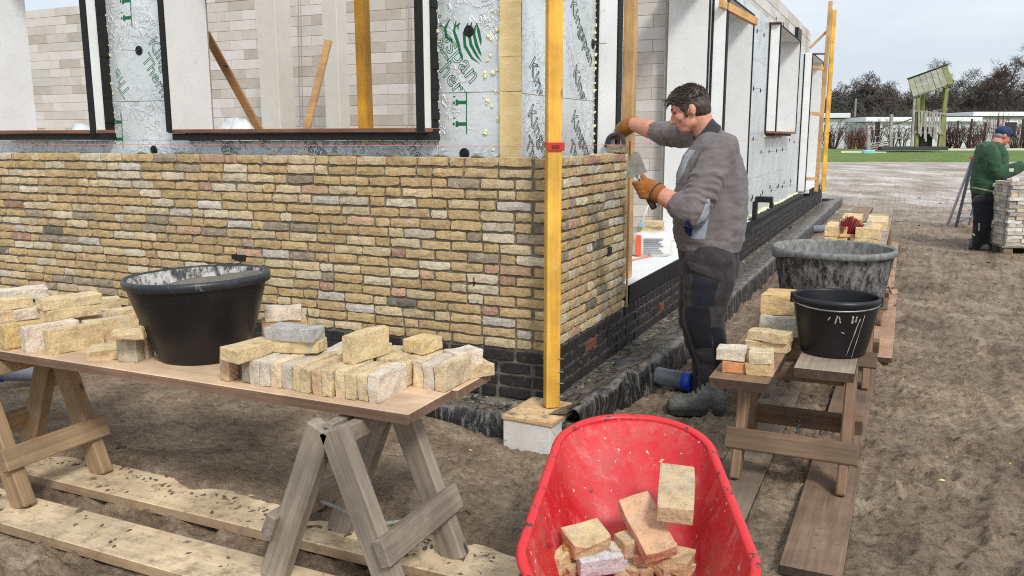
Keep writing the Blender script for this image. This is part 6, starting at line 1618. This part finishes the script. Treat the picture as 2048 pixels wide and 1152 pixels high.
# mobile homes
HOMEW = surf('white_cladding', lin(206, 209, 212), lin(222, 225, 228), 1.5, .6, bump_s=0); HOMEG = surf('grey_cladding', lin(168, 170, 172), lin(186, 188, 190), 1.5, .6, bump_s=0)
ROOFW = flat('white_fascia', lin(232, 234, 236), .5); ROOFD = flat('dark_roof_felt', lin(56, 54, 54), .8); GLASS = flat('dark_window_glass', lin(44, 48, 54), .1); DGREY = surf('dark_cladding', lin(64, 62, 62), lin(82, 80, 78), 2, .7, bump_s=0)
def home(pxa, pxb, d, ytop, ybot, label, wall, depth=4.0, wins=(), dslope=0.0, fas=.28, over=.25):
    a = far(pxa, d); c = far(pxb, d+dslope); ex_ = (c-a); Lh = ex_.length; ex_.normalize(); ey_ = Vector((-ex_.y, ex_.x, 0))
    zt_ = CAM.z+(273-ytop)/F_PX*d; zb_ = a.z-.1
    e = empty('mobile_home', (a.x, a.y, zb_), label, 'mobile home', rz=math.atan2(ex_.y, ex_.x)); H_ = zt_-zb_
    w1 = MB().box((0, 0, 0), (Lh, depth, H_-fas-.04)); w1.build('wall', wall, e)
    MB().box((-over, -over, H_-fas), (Lh+over, depth+over, H_), bev=.02).build('fascia', ROOFW, e); MB().box((-over+.05, -over+.05, H_+.004), (Lh+over-.05, depth+over-.05, H_+.07)).build('roof', ROOFD, e)
    for (p0_, p1_, y0_, y1_) in wins:
        x0_ = (p0_-pxa)/(pxb-pxa)*Lh; x1_ = (p1_-pxa)/(pxb-pxa)*Lh; z1_ = CAM.z+(273-y0_)/F_PX*d-zb_; z0_ = CAM.z+(273-y1_)/F_PX*d-zb_
        wo = MB().box((x0_-.08, -.05, z0_-.08), (x1_+.08, -.003, z1_+.08)).build('window', ROOFW, e); MB().box((x0_, -.07, z0_), (x1_, -.052, z1_)).build('pane', GLASS, wo)
    n_ = int(H_/.22)
    cl3 = MB()
    for k in range(1, n_-1): cl3.box((0, -.018, k*.22), (Lh, -.002, k*.22+.2))
    cl3.build('cladding', wall, e)
    return e
home(1590, 1689, 52, 229, 296, 'white mobile home at the left, half hidden by the far yellow post', HOMEW, dslope=-1, wins=((1648, 1656, 250, 268),))
home(1691, 1727, 58, 247, 290, 'low dark mobile home with a white-framed window between the white ones', DGREY, wins=((1694, 1712, 252, 264), (1716, 1724, 252, 264)), fas=.12)
home(1734, 1950, 53, 236, 296, 'long white mobile home behind the wooden play tower', HOMEW, wins=((1748, 1758, 246, 272), (1820, 1832, 248, 266)))
home(1946, 2400, 56, 226, 296, 'long grey mobile home at the right behind the man in green', HOMEG, wins=((2006, 2030, 246, 272), (2040, 2066, 246, 272)))
for px_, d, lab in ((1707, 66, 'thin grey flue pipe above the dark mobile home'),):
    p = far(px_, d); tag(MB().tube([(p.x, p.y, p.z), (p.x, p.y, p.z+3.6)], .07, 8).build('flue_pipe', LADA, recenter=True), lab, 'flue')
# bare shrubs and the wire fence posts
TWIG = surf('brown_twig', lin(62, 46, 40), lin(92, 70, 60), 6, .9, bump_s=0); TWIGR = surf('red_brown_twig', lin(92, 56, 46), lin(120, 78, 62), 6, .9, bump_s=0)
def shrub(P, w_, h, n_, seed, label, mat=TWIG, group='bare shrubs along the holiday park fence', stub=False):
    r_ = random.Random(seed); tr2 = MB(); st2 = MB(); P = Vector(P); e = empty('shrub', P, label, 'shrub', group)
    for i in range(int(n_*.6)):
        a = r_.uniform(0, 2*math.pi); lean = r_.uniform(.05, 1)*w_*.5; top = Vector((math.cos(a)*lean, math.sin(a)*lean, h*r_.uniform(.65, 1.05))); b0_ = Vector((math.cos(a)*.12, math.sin(a)*.12, 0)); mid = b0_.lerp(top, .5)+Vector((r_.uniform(-.1, .1), r_.uniform(-.1, .1), .05))
        (st2 if i < n_//3 else tr2).tube([b0_, mid, top], [.028, .02, .010], 4)
        for k in range(4): q_ = b0_.lerp(top, r_.uniform(.3, .95)); tr2.tube([q_, q_+Vector((r_.uniform(-.3, .3), r_.uniform(-.3, .3), r_.uniform(.05, .4)))], [.014, .005], 3)
    st2.build('stem', mat, e); tr2.build('twigs', mat, e); return e
k0 = 0
for (px_, d, w_, h, n_, mt_) in ((1668, 49, 2.2, 1.7, 46, TWIG), (1704, 48, 1.6, 1.2, 46, TWIGR), (1722, 48, 1.4, 1.3, 44, TWIGR), (1752, 49, 1.8, 1.7, 40, TWIG), (1786, 50, 2.0, 1.5, 30, TWIG), (1806, 50, 1.6, 1.4, 22, TWIG), (1898, 49, 1.6, 1.55, 46, TWIG), (1916, 48.5, 1.7, 1.5, 46, TWIG), (1942, 48, 1.9, 1.6, 52, TWIG), (1962, 49, 1.6, 1.5, 40, TWIG), (2030, 49, 2.0, 1.5, 40, TWIG), (1996, 50, 1.5, 2.2, 30, TWIGR), (1655, 50, 1.4, 1.3, 26, TWIG), (2052, 49, 1.6, 1.6, 34, TWIG)):
    k0 += 1; shrub(far(px_, d), w_, h, n_, k0, ('bare shrub before the left white mobile home' if px_ < 1690 else 'reddish bare shrub before the dark mobile home' if px_ < 1730 else 'bare shrub left of the play tower' if px_ < 1820 else 'bare hedge shrub right of the play tower' if px_ < 1970 else 'bare shrub behind the capped man')+', %s from the left' % ORD[k0-1], mt_, 'bare shrubs %s' % ('left' if px_ < 1690 else 'reddish' if px_ < 1730 else 'by tower' if px_ < 1820 else 'hedge' if px_ < 1970 else 'right'))
for k, px_ in enumerate((1887, 1914, 1941, 1969, 1994, 2043)):
    p = far(px_, 50.5); tag(MB().tube([(p.x, p.y, p.z), (p.x, p.y, p.z+1.55+.1*(k % 3))], .06, 6).build('fence_post', TWIG, recenter=True), 'dark wooden fence post in the hedge before the mobile homes', 'post', 'hedge fence posts')
# ---- wooden play tower
MOSS = surf('mossy_green_wood', lin(108, 112, 62), lin(136, 140, 88), 3, .85, bump_s=.2); GREYW = wood('silver_grey_wood', lin(128, 126, 122), lin(172, 170, 164), 'z', .85, knots=False); GREYM = surf('grey_mossy_plank', lin(128, 128, 108), lin(160, 160, 146), 2.5, .85, spots=[(lin(138, 144, 70), 2.0, .56, .1)], bump_s=.2)
DARKW = flat('black_slide_interior', lin(26, 30, 16), .8)
TD = 40.0; tb0 = far(1850, TD); tz0 = CAM.z+(273-297)/F_PX*TD
tow = empty('play_tower', (tb0.x, tb0.y, tb0.z), 'wooden play tower with a crooked mossy plank roof on the lawn', 'play tower')
def tm(x, y, dd=0.0): return CAM+ray(x, y)*((TD+dd)/F_PX)-Vector((tb0.x, tb0.y, tb0.z))
for (x0, y0, x1, y1, dd, mt_, w_) in ((1832, 297, 1836, 192, -.6, MOSS, .15), (1878, 297, 1893, 176, -.6, MOSS, .16), (1840, 297, 1846, 190, 1.2, MOSS, .16), (1886, 297, 1890, 172, 1.2, MOSS, .16), (1823, 296, 1829, 197, -.9, GREYW, .09)):
    MB().beam(tm(x0, y0, dd), tm(x1, y1, dd), w_, w_, HD).build('post', mt_, tow)
MB().box((-.0, 0, 0), (3.05, 2.2, .16), Matrix.Translation(tm(1764, 300.5, -1.0)) @ Matrix.Rotation(YAW, 4, 'Z'), bev=.02).build('deck', flat('dark_deck', lin(58, 60, 60), .7), tow)
rt = [(1816, 159), (1894, 131)]; rbm = [(1826, 195), (1906, 166)]
for k in range(7):
    t0, t1 = k/7+.006, (k+1)/7-.006; A_ = Vector((1816, 160, 0)).lerp(Vector((1895, 131, 0)), t0); B_ = Vector((1816, 160, 0)).lerp(Vector((1895, 131, 0)), t1); C_ = Vector((1826, 194, 0)).lerp(Vector((1907, 167, 0)), t1); D_ = Vector((1826, 194, 0)).lerp(Vector((1907, 167, 0)), t0)
    q_ = [tm(A_.x, A_.y, .1), tm(B_.x, B_.y, .1), tm(C_.x, C_.y-RX.uniform(0, 3), -.9), tm(D_.x, D_.y-RX.uniform(0, 2), -.9)]; nn = (q_[1]-q_[0]).cross(q_[3]-q_[0]).normalized()*(.05 if k % 2 else .075)
    MB().loft([q_, [p+nn for p in q_]]).build('roof_plank', [GREYM, GREYM, GREYM, GREYM, GREYM, GREYM, MOSS][k], tow)
    q_ = [tm(A_.x, A_.y, .16), tm(B_.x, B_.y, .16), tm(C_.x-2, C_.y, 1.4), tm(D_.x-2, D_.y, 1.4)]; nn = (q_[1]-q_[0]).cross(q_[3]-q_[0]).normalized()*.05
    MB().loft([q_, [p+nn for p in q_]]).build('roof_plank', GREYM, tow)
MB().beam(tm(1815, 158, .12), tm(1896, 129, .12), .07, .07).build('ridge', DARKW, tow)
for k in range(9):
    x_ = 1838+k*5.1; y0_ = 220+3*((k*7) % 3); y1_ = 268+5*((k*5) % 4)
    if k == 2: x_ += 1
    MB().beam(tm(x_+(k % 3)*.8, y0_, -.75), tm(x_-(k % 2)*2, y1_, -.8), .085, .03, HD).build('picket', GREYW, tow)
for (x0, y0, x1, y1, dd) in ((1822, 221, 1890, 228, -.7), (1820, 227, 1836, 224, -.5), (1870, 222, 1895, 218, -.2), (1824, 264, 1888, 268, -.68), (1872, 228, 1889, 226, -.6)): MB().beam(tm(x0, y0, dd), tm(x1, y1, dd), .09, .09).build('rail', GREYW, tow)
MB().box((0, 0, 0), (.55, .5, 1.0), Matrix.Translation(tm(1840, 297, -.4)) @ Matrix.Rotation(YAW, 4, 'Z')).build('slide_box', DARKW, tow)
# ramp with side posts left of the tower
for (x0, y0, x1, y1) in ((1736, 304, 1738, 260), (1781, 296, 1783, 229), (1738, 300, 1737, 262)): MB().beam(tm(x0, y0, -.8), tm(x1, y1, -.8), .12, .12, HD).build('ramp_post', GREYW, tow)
for k in range(4): MB().beam(tm(1738, 301-k*4.5, -.7), tm(1781, 294-k*4.0, -.3), .12, .05).build('ramp_slat', GREYW, tow)
MB().beam(tm(1775, 275, -.6), tm(1824, 277, -.6), .06, .06).build('handrail', GREYW, tow)
MB().tube([tm(1738, 263, -.8), tm(1760, 258, -.8), tm(1783, 249, -.8), tm(1800, 246, -.7), tm(1826, 237, -.7)], .025, 6).build('rope', TWIG, tow)
tag(MB().box((0, 0, 0), (.5, .3, .16), Matrix.Translation(far(1730, 37)) @ Matrix.Rotation(.4, 4, 'Z'), bev=.03).build('litter', flat('turquoise_plastic', lin(140, 200, 196), .5), recenter=True), 'small turquoise plastic scrap on the lawn before the ramp', 'litter')

# ---------------------------------------------------------------- wood and trees behind
BARK = surf('dark_bark', lin(46, 38, 34), lin(72, 60, 54), 4, .95, bump_s=0)
CROWN = []
for k, (a, c) in enumerate(((lin(56, 51, 48), lin(82, 75, 70)), (lin(52, 54, 45), lin(76, 77, 64)), (lin(64, 54, 51), lin(88, 76, 72)))): CROWN.append(surf('winter_crown_%d' % k, a, c, .8, .95, bump_s=0))
def leafy(mb, c, rx, rz_, n_, size, r_, shell=.35, thin=.35):
    for _ in range(n_):
        while True:
            d = Vector((r_.uniform(-1, 1), r_.uniform(-1, 1), r_.uniform(-1, 1)))
            if .02 < d.length < 1: break
        p = Vector(c)+Vector((d.x*rx, d.y*rx, d.z*rz_)); a = Vector((r_.uniform(-1, 1), r_.uniform(-1, 1), r_.uniform(-.6, 1.2))).normalized(); b_ = a.orthogonal().normalized(); s_ = size*r_.uniform(.5, 1.3); q_ = s_*thin
        mb.add([p-b_*q_*.5, p+a*s_*.5-b_*q_*.2, p+a*s_, p+a*s_*.45+b_*q_*.5], [(0, 1, 2, 3)], None, r_.randrange(3) if False else 0)
rw = random.Random(99); wood_mb = [MB(), MB(), MB()]
for i in range(150):
    px_ = rw.uniform(1500, 2500); d = rw.uniform(95, 125); p = far(px_, d); y_top = rw.uniform(176, 206) - (10 if px_ > 1960 else 0); zt_ = CAM.z+(273-y_top)/F_PX*d; h = zt_-p.z; k = rw.randrange(3); m_ = wood_mb[k]
    m_.tube([p, p+Vector((rw.uniform(-.4, .4), 0, h*.8))], [.16, .05], 4)
    leafy(m_, p+Vector((0, 0, h*.5)), 2.6, h*.5, 700, .9, rw, thin=.16)
for i in range(220):
    px_ = rw.uniform(1500, 2500); d = rw.uniform(88, 104); p = far(px_, d); leafy(wood_mb[rw.randrange(3)], p+Vector((0, 0, 1.6)), 2.6, 1.9, 230, .9, rw, thin=.2)
for k in range(3): tag(wood_mb[k].build(('far_wood', 'far_wood', 'far_wood')[k], CROWN[k]), ('brownish bare trees of the far wood', 'olive evergreen trees of the far wood', 'reddish bare undergrowth of the far wood')[k], None, None, 'stuff')
def tree(px_, d, ytop, label, seed, spread=.35, crown=None, mat=1, levels=4, dens=1.0, size=.5, lean=0.0, low=.3):
    r_ = random.Random(seed); p = far(px_, d); h = CAM.z+(273-ytop)/F_PX*d-p.z; e = empty('tree', p, label, 'tree', 'trees standing out of the far wood'); br2 = MB(); tips_ = []
    tk = MB().tube([(0, 0, -.2), (lean*.3, 0, h*.35), (lean, 0, h*.72)], [.20, .15, .07], 7); tk.build('trunk', BARK, e, smooth=True)
    def grow(P, D, L, R_, lv):
        Q = P+D*L; mid = P.lerp(Q, .5)+Vector((r_.uniform(-1, 1), r_.uniform(-1, 1), r_.uniform(-.5, .5)))*L*.08; br2.tube([P, mid, Q], [R_, R_*.8, R_*.55], 4, cap=False)
        if lv == 0: tips_.append(Q); return
        for _ in range(r_.choice((2, 3, 3))):
            d2 = (D+Vector((r_.uniform(-1, 1), r_.uniform(-1, 1), r_.uniform(-.45, .7)))*.75).normalized(); grow(P.lerp(Q, r_.uniform(.55, 1)), d2, L*r_.uniform(.6, .8), R_*.6, lv-1)
    for i in range(9):
        t = low+(.72-low)*i/8; a = r_.uniform(0, 6.28); grow(Vector((lean*t, 0, h*t)), Vector((math.cos(a)*.9, math.sin(a)*.9, r_.uniform(.25, .8))).normalized(), h*spread*(1.05-t)*.55, .06, levels-1)
    grow(Vector((lean, 0, h*.7)), Vector((0, 0, 1)), h*.14, .06, levels-1)
    cr = MB()
    for q_ in tips_:
        if crown: leafy(cr, q_, .55, .45, int(14*dens), size*.8, r_, thin=.22)
        else:
            for _ in range(4): cr.tube([q_, q_+Vector((r_.uniform(-.5, .5), r_.uniform(-.5, .5), r_.uniform(0, .6)))], [.014, .006], 3, cap=False)
    br2.build('branches', BARK, e); cr.build('crown', CROWN[mat] if crown else TWIG, e); return e
tree(1677, 100, 172, 'small dark tree by the far yellow post', 1, .5, True, 0)
tree(1730, 98, 154, 'dark broad-crowned tree left of the play tower', 2, .55, True, 0, size=.6)
tree(1712, 106, 166, 'dark tree partly behind the broad-crowned one', 3, .5, True, 1)
tree(1775, 104, 172, 'low bushy tree between the broad-crowned tree and the tower', 12, .6, True, 1)
tree(1864, 102, 128, 'tall tree rising just behind the tower roof', 4, .45, True, 0)
tree(1932, 100, 146, 'slim dark tree right of the play tower roof', 5, .5, True, 1)
tree(1988, 96, 140, 'twiggy tree left of the tall bare tree at the right border', 6, .6, True, 0, size=.55)
tree(2046, 84, 84, 'tall bare tree with fine twigs at the right picture border', 7, .62, None, 0, levels=5)
tree(2012, 92, 132, 'bare tree just left of the tall one at the right border', 8, .55, None, 0, levels=5)

# black hooked bracket at the foot of the side insulation
a = onx(1509, 440, -.14); bk = empty('bracket', a, 'black hooked pipe bracket at the foot of the silver side boards', 'bracket')
zt2 = onx(1512, 402, -.14).z-a.z
MB().box((-.03, -.07, 0), (.03, .07, zt2), bev=.006).build('upright', BLACKPL, bk); MB().box((.0, -.06, zt2-.01), (.24, .06, zt2+.07), bev=.008).build('arm', BLACKPL, bk); MB().box((.2, -.05, zt2-.09), (.25, .05, zt2-.012), bev=.006).build('hook', BLACKPL, bk)
# ---------------------------------------------------------------- green print on the foil
def text_on(body, P, xdir, nrm, size, clip, parent, mat=GREEN, bev=.0022, name='lettering'):
    """outline lettering laid on a board: P start of the baseline, xdir reading direction"""
    cu = bpy.data.curves.new('t', 'FONT'); cu.body = body; cu.size = size; cu.fill_mode = 'NONE'; cu.bevel_depth = bev; cu.bevel_resolution = 0; cu.resolution_u = 3; cu.space_character = 1.02
    o = bpy.data.objects.new('t', cu); link(o); dg = bpy.context.evaluated_depsgraph_get(); me = bpy.data.meshes.new_from_object(o.evaluated_get(dg)); bpy.data.objects.remove(o)
    x = Vector(xdir).normalized(); nn = Vector(nrm).normalized(); y = nn.cross(x)
    M = Matrix(((x.x, y.x, nn.x, P[0]), (x.y, y.y, nn.y, P[1]), (x.z, y.z, nn.z, P[2]), (0, 0, 0, 1)))
    me.transform(M); bm = bmesh.new(); bm.from_mesh(me)
    bad = [v for v in bm.verts if not all(a <= c <= b_ for a, c, b_ in zip(clip[0], v.co, clip[1]))]
    bmesh.ops.delete(bm, geom=bad, context='VERTS'); bm.to_mesh(me); bm.free(); me.materials.clear(); me.materials.append(mat); me.name = name
    o = bpy.data.objects.new(name, me); link(o, parent); return o
NA = (0, -1, 0); yA = FY-.0008
def dirA(deg): return (math.cos(math.radians(deg)), 0, math.sin(math.radians(deg)))
def PA(px_, py_): p = ony(px_, py_, FY); return (p.x, yA, p.z)
B1 = ((-3.60, -1, 1.492), (-2.93, 1, 2.9)); B1b = ((-3.6, -1, .95), (-2.93, 1, 1.487)); B2 = ((-.85, -1, 1.496), (-.425, 1, 2.9)); BL = ((-2.7, -1, 1.0), (-.9, 1, 1.2)); B2l = ((-.83, -1, 1.0), (-.43, 1, 1.49))
text_on('Therma', PA(283, 118), dirA(-58), NA, .135, B1, IA1); text_on('Therma', PA(262, 185), dirA(122), NA, .135, B1, IA1); text_on('Kingspan', PA(296, 85), dirA(-58), NA, .135, B1, IA1); text_on('Kingspan', PA(236, 222), dirA(122), NA, .135, B1, IA1)
text_on('Kingspan', PA(838, 22), dirA(-52), NA, .155, B2, IA3); text_on('Kingspan', PA(893, 230), dirA(128), NA, .14, B2, IA3); text_on('Therma', PA(862, 118), dirA(-52), NA, .14, B2, IA3)
text_on('Kingspan', PA(415, 262), dirA(-40), NA, .12, BL, IA2); text_on('Kingspan', PA(585, 262), dirA(-38), NA, .12, BL, IA2); text_on('Therma', PA(800, 278), dirA(-50), NA, .12, BL, IA2)
xB = FXB+.0008
def dirB(deg): return (0, math.cos(math.radians(deg)), math.sin(math.radians(deg)))
def PB(px_, py_): p = onx(px_, py_, FXB); return (xB, p.y, p.z)
C1 = ((-1, FY-.03, .95), (1, 1.48, 1.47)); C2 = ((-1, FY-.03, 1.482), (1, 1.48, 2.9))
DKG = flat('dark_green_print', lin(32, 66, 54), .6)
text_on('Kingspan', PB(1058, 130), dirB(-50), (1, 0, 0), .15, C2, IBc2, DKG); text_on('Kingspan', PB(1145, 148), dirB(-42), (1, 0, 0), .15, C2, IBc2, DKG); text_on('Kingspan', PB(1140, 10), dirB(-42), (1, 0, 0), .15, C2, IBc2, DKG)
text_on('Kingspan', PB(1055, 228), dirB(-46), (1, 0, 0), .15, C1, IBc, DKG); text_on('Kingspan', PB(1142, 240), dirB(-40), (1, 0, 0), .15, C1, IBc, DKG); text_on('Therma', PB(1138, 300), dirB(-30), (1, 0, 0), .13, C1, IBc, DKG); text_on('Therma', PB(1050, 292), dirB(-40), (1, 0, 0), .13, C1, IBc, DKG)
# flowing-mane emblem above the lettering
em = MB()
def ribbon(pts, w0, w1):
    vs = []; n_ = len(pts)
    P_ = [Vector(PA(*q)) for q in pts]
    for i, p in enumerate(P_):
        d = (P_[min(i+1, n_-1)]-P_[max(i-1, 0)]).normalized(); s_ = Vector((d.z, 0, -d.x)); t = i/(n_-1); w_ = w0*math.sin(math.pi*min(1, t*.9+.08))+w1*(1-t)*.3
        vs += [p-s_*w_, p+s_*w_]
    em.add(vs, [(2*i, 2*i+1, 2*i+3, 2*i+2) for i in range(n_-1)])
for pts in (((936, 46), (928, 66), (930, 92), (944, 116), (960, 128)), ((944, 44), (938, 66), (942, 90), (954, 112), (964, 124)), ((951, 50), (948, 68), (953, 90), (960, 106), (963, 112)), ((953, 46), (957, 62), (961, 80), (962, 92)), ((912, 42), (908, 62), (916, 86), (922, 110), (926, 122)), ((899, 40), (890, 56), (893, 74), (904, 82), (906, 86)), ((920, 46), (914, 52), (918, 60))): ribbon(pts, .010, .004)
em.build('emblem', GREEN, IA3)
def icon(px_, py_, s_, tick=True):
    p = PA(px_, py_); mb = MB()
    mb.add([(p[0]+.05*s_, yA, p[2]-.07*s_), (p[0]+.058*s_, yA, p[2]-.07*s_), (p[0]+.058*s_, yA, p[2]+.07*s_), (p[0]+.05*s_, yA, p[2]+.07*s_)], [(0, 1, 2, 3)])
    for (a, b_, c, d) in ((-.01, -.012, .05, .012), (-.03, -.02, -.01, .02), (-.052, -.009, -.036, .009), (-.05, .035, -.03, .043)):
        mb.add([(p[0]+a*s_, yA, p[2]+b_*s_), (p[0]+c*s_, yA, p[2]+b_*s_), (p[0]+c*s_, yA, p[2]+d*s_), (p[0]+a*s_, yA, p[2]+d*s_)], [(0, 1, 2, 3)])
    return mb.build('print_icon', GREEN, IA2 if px_ > 600 else IA1b)
icon(919, 205, .9); icon(919, 248, .9); icon(233, 244, 1); icon(236, 278, .9)
p_ = icon(252, 36, 1.0); p_.parent = IA1; p_ = icon(250, 2, 1.0); p_.parent = IA1
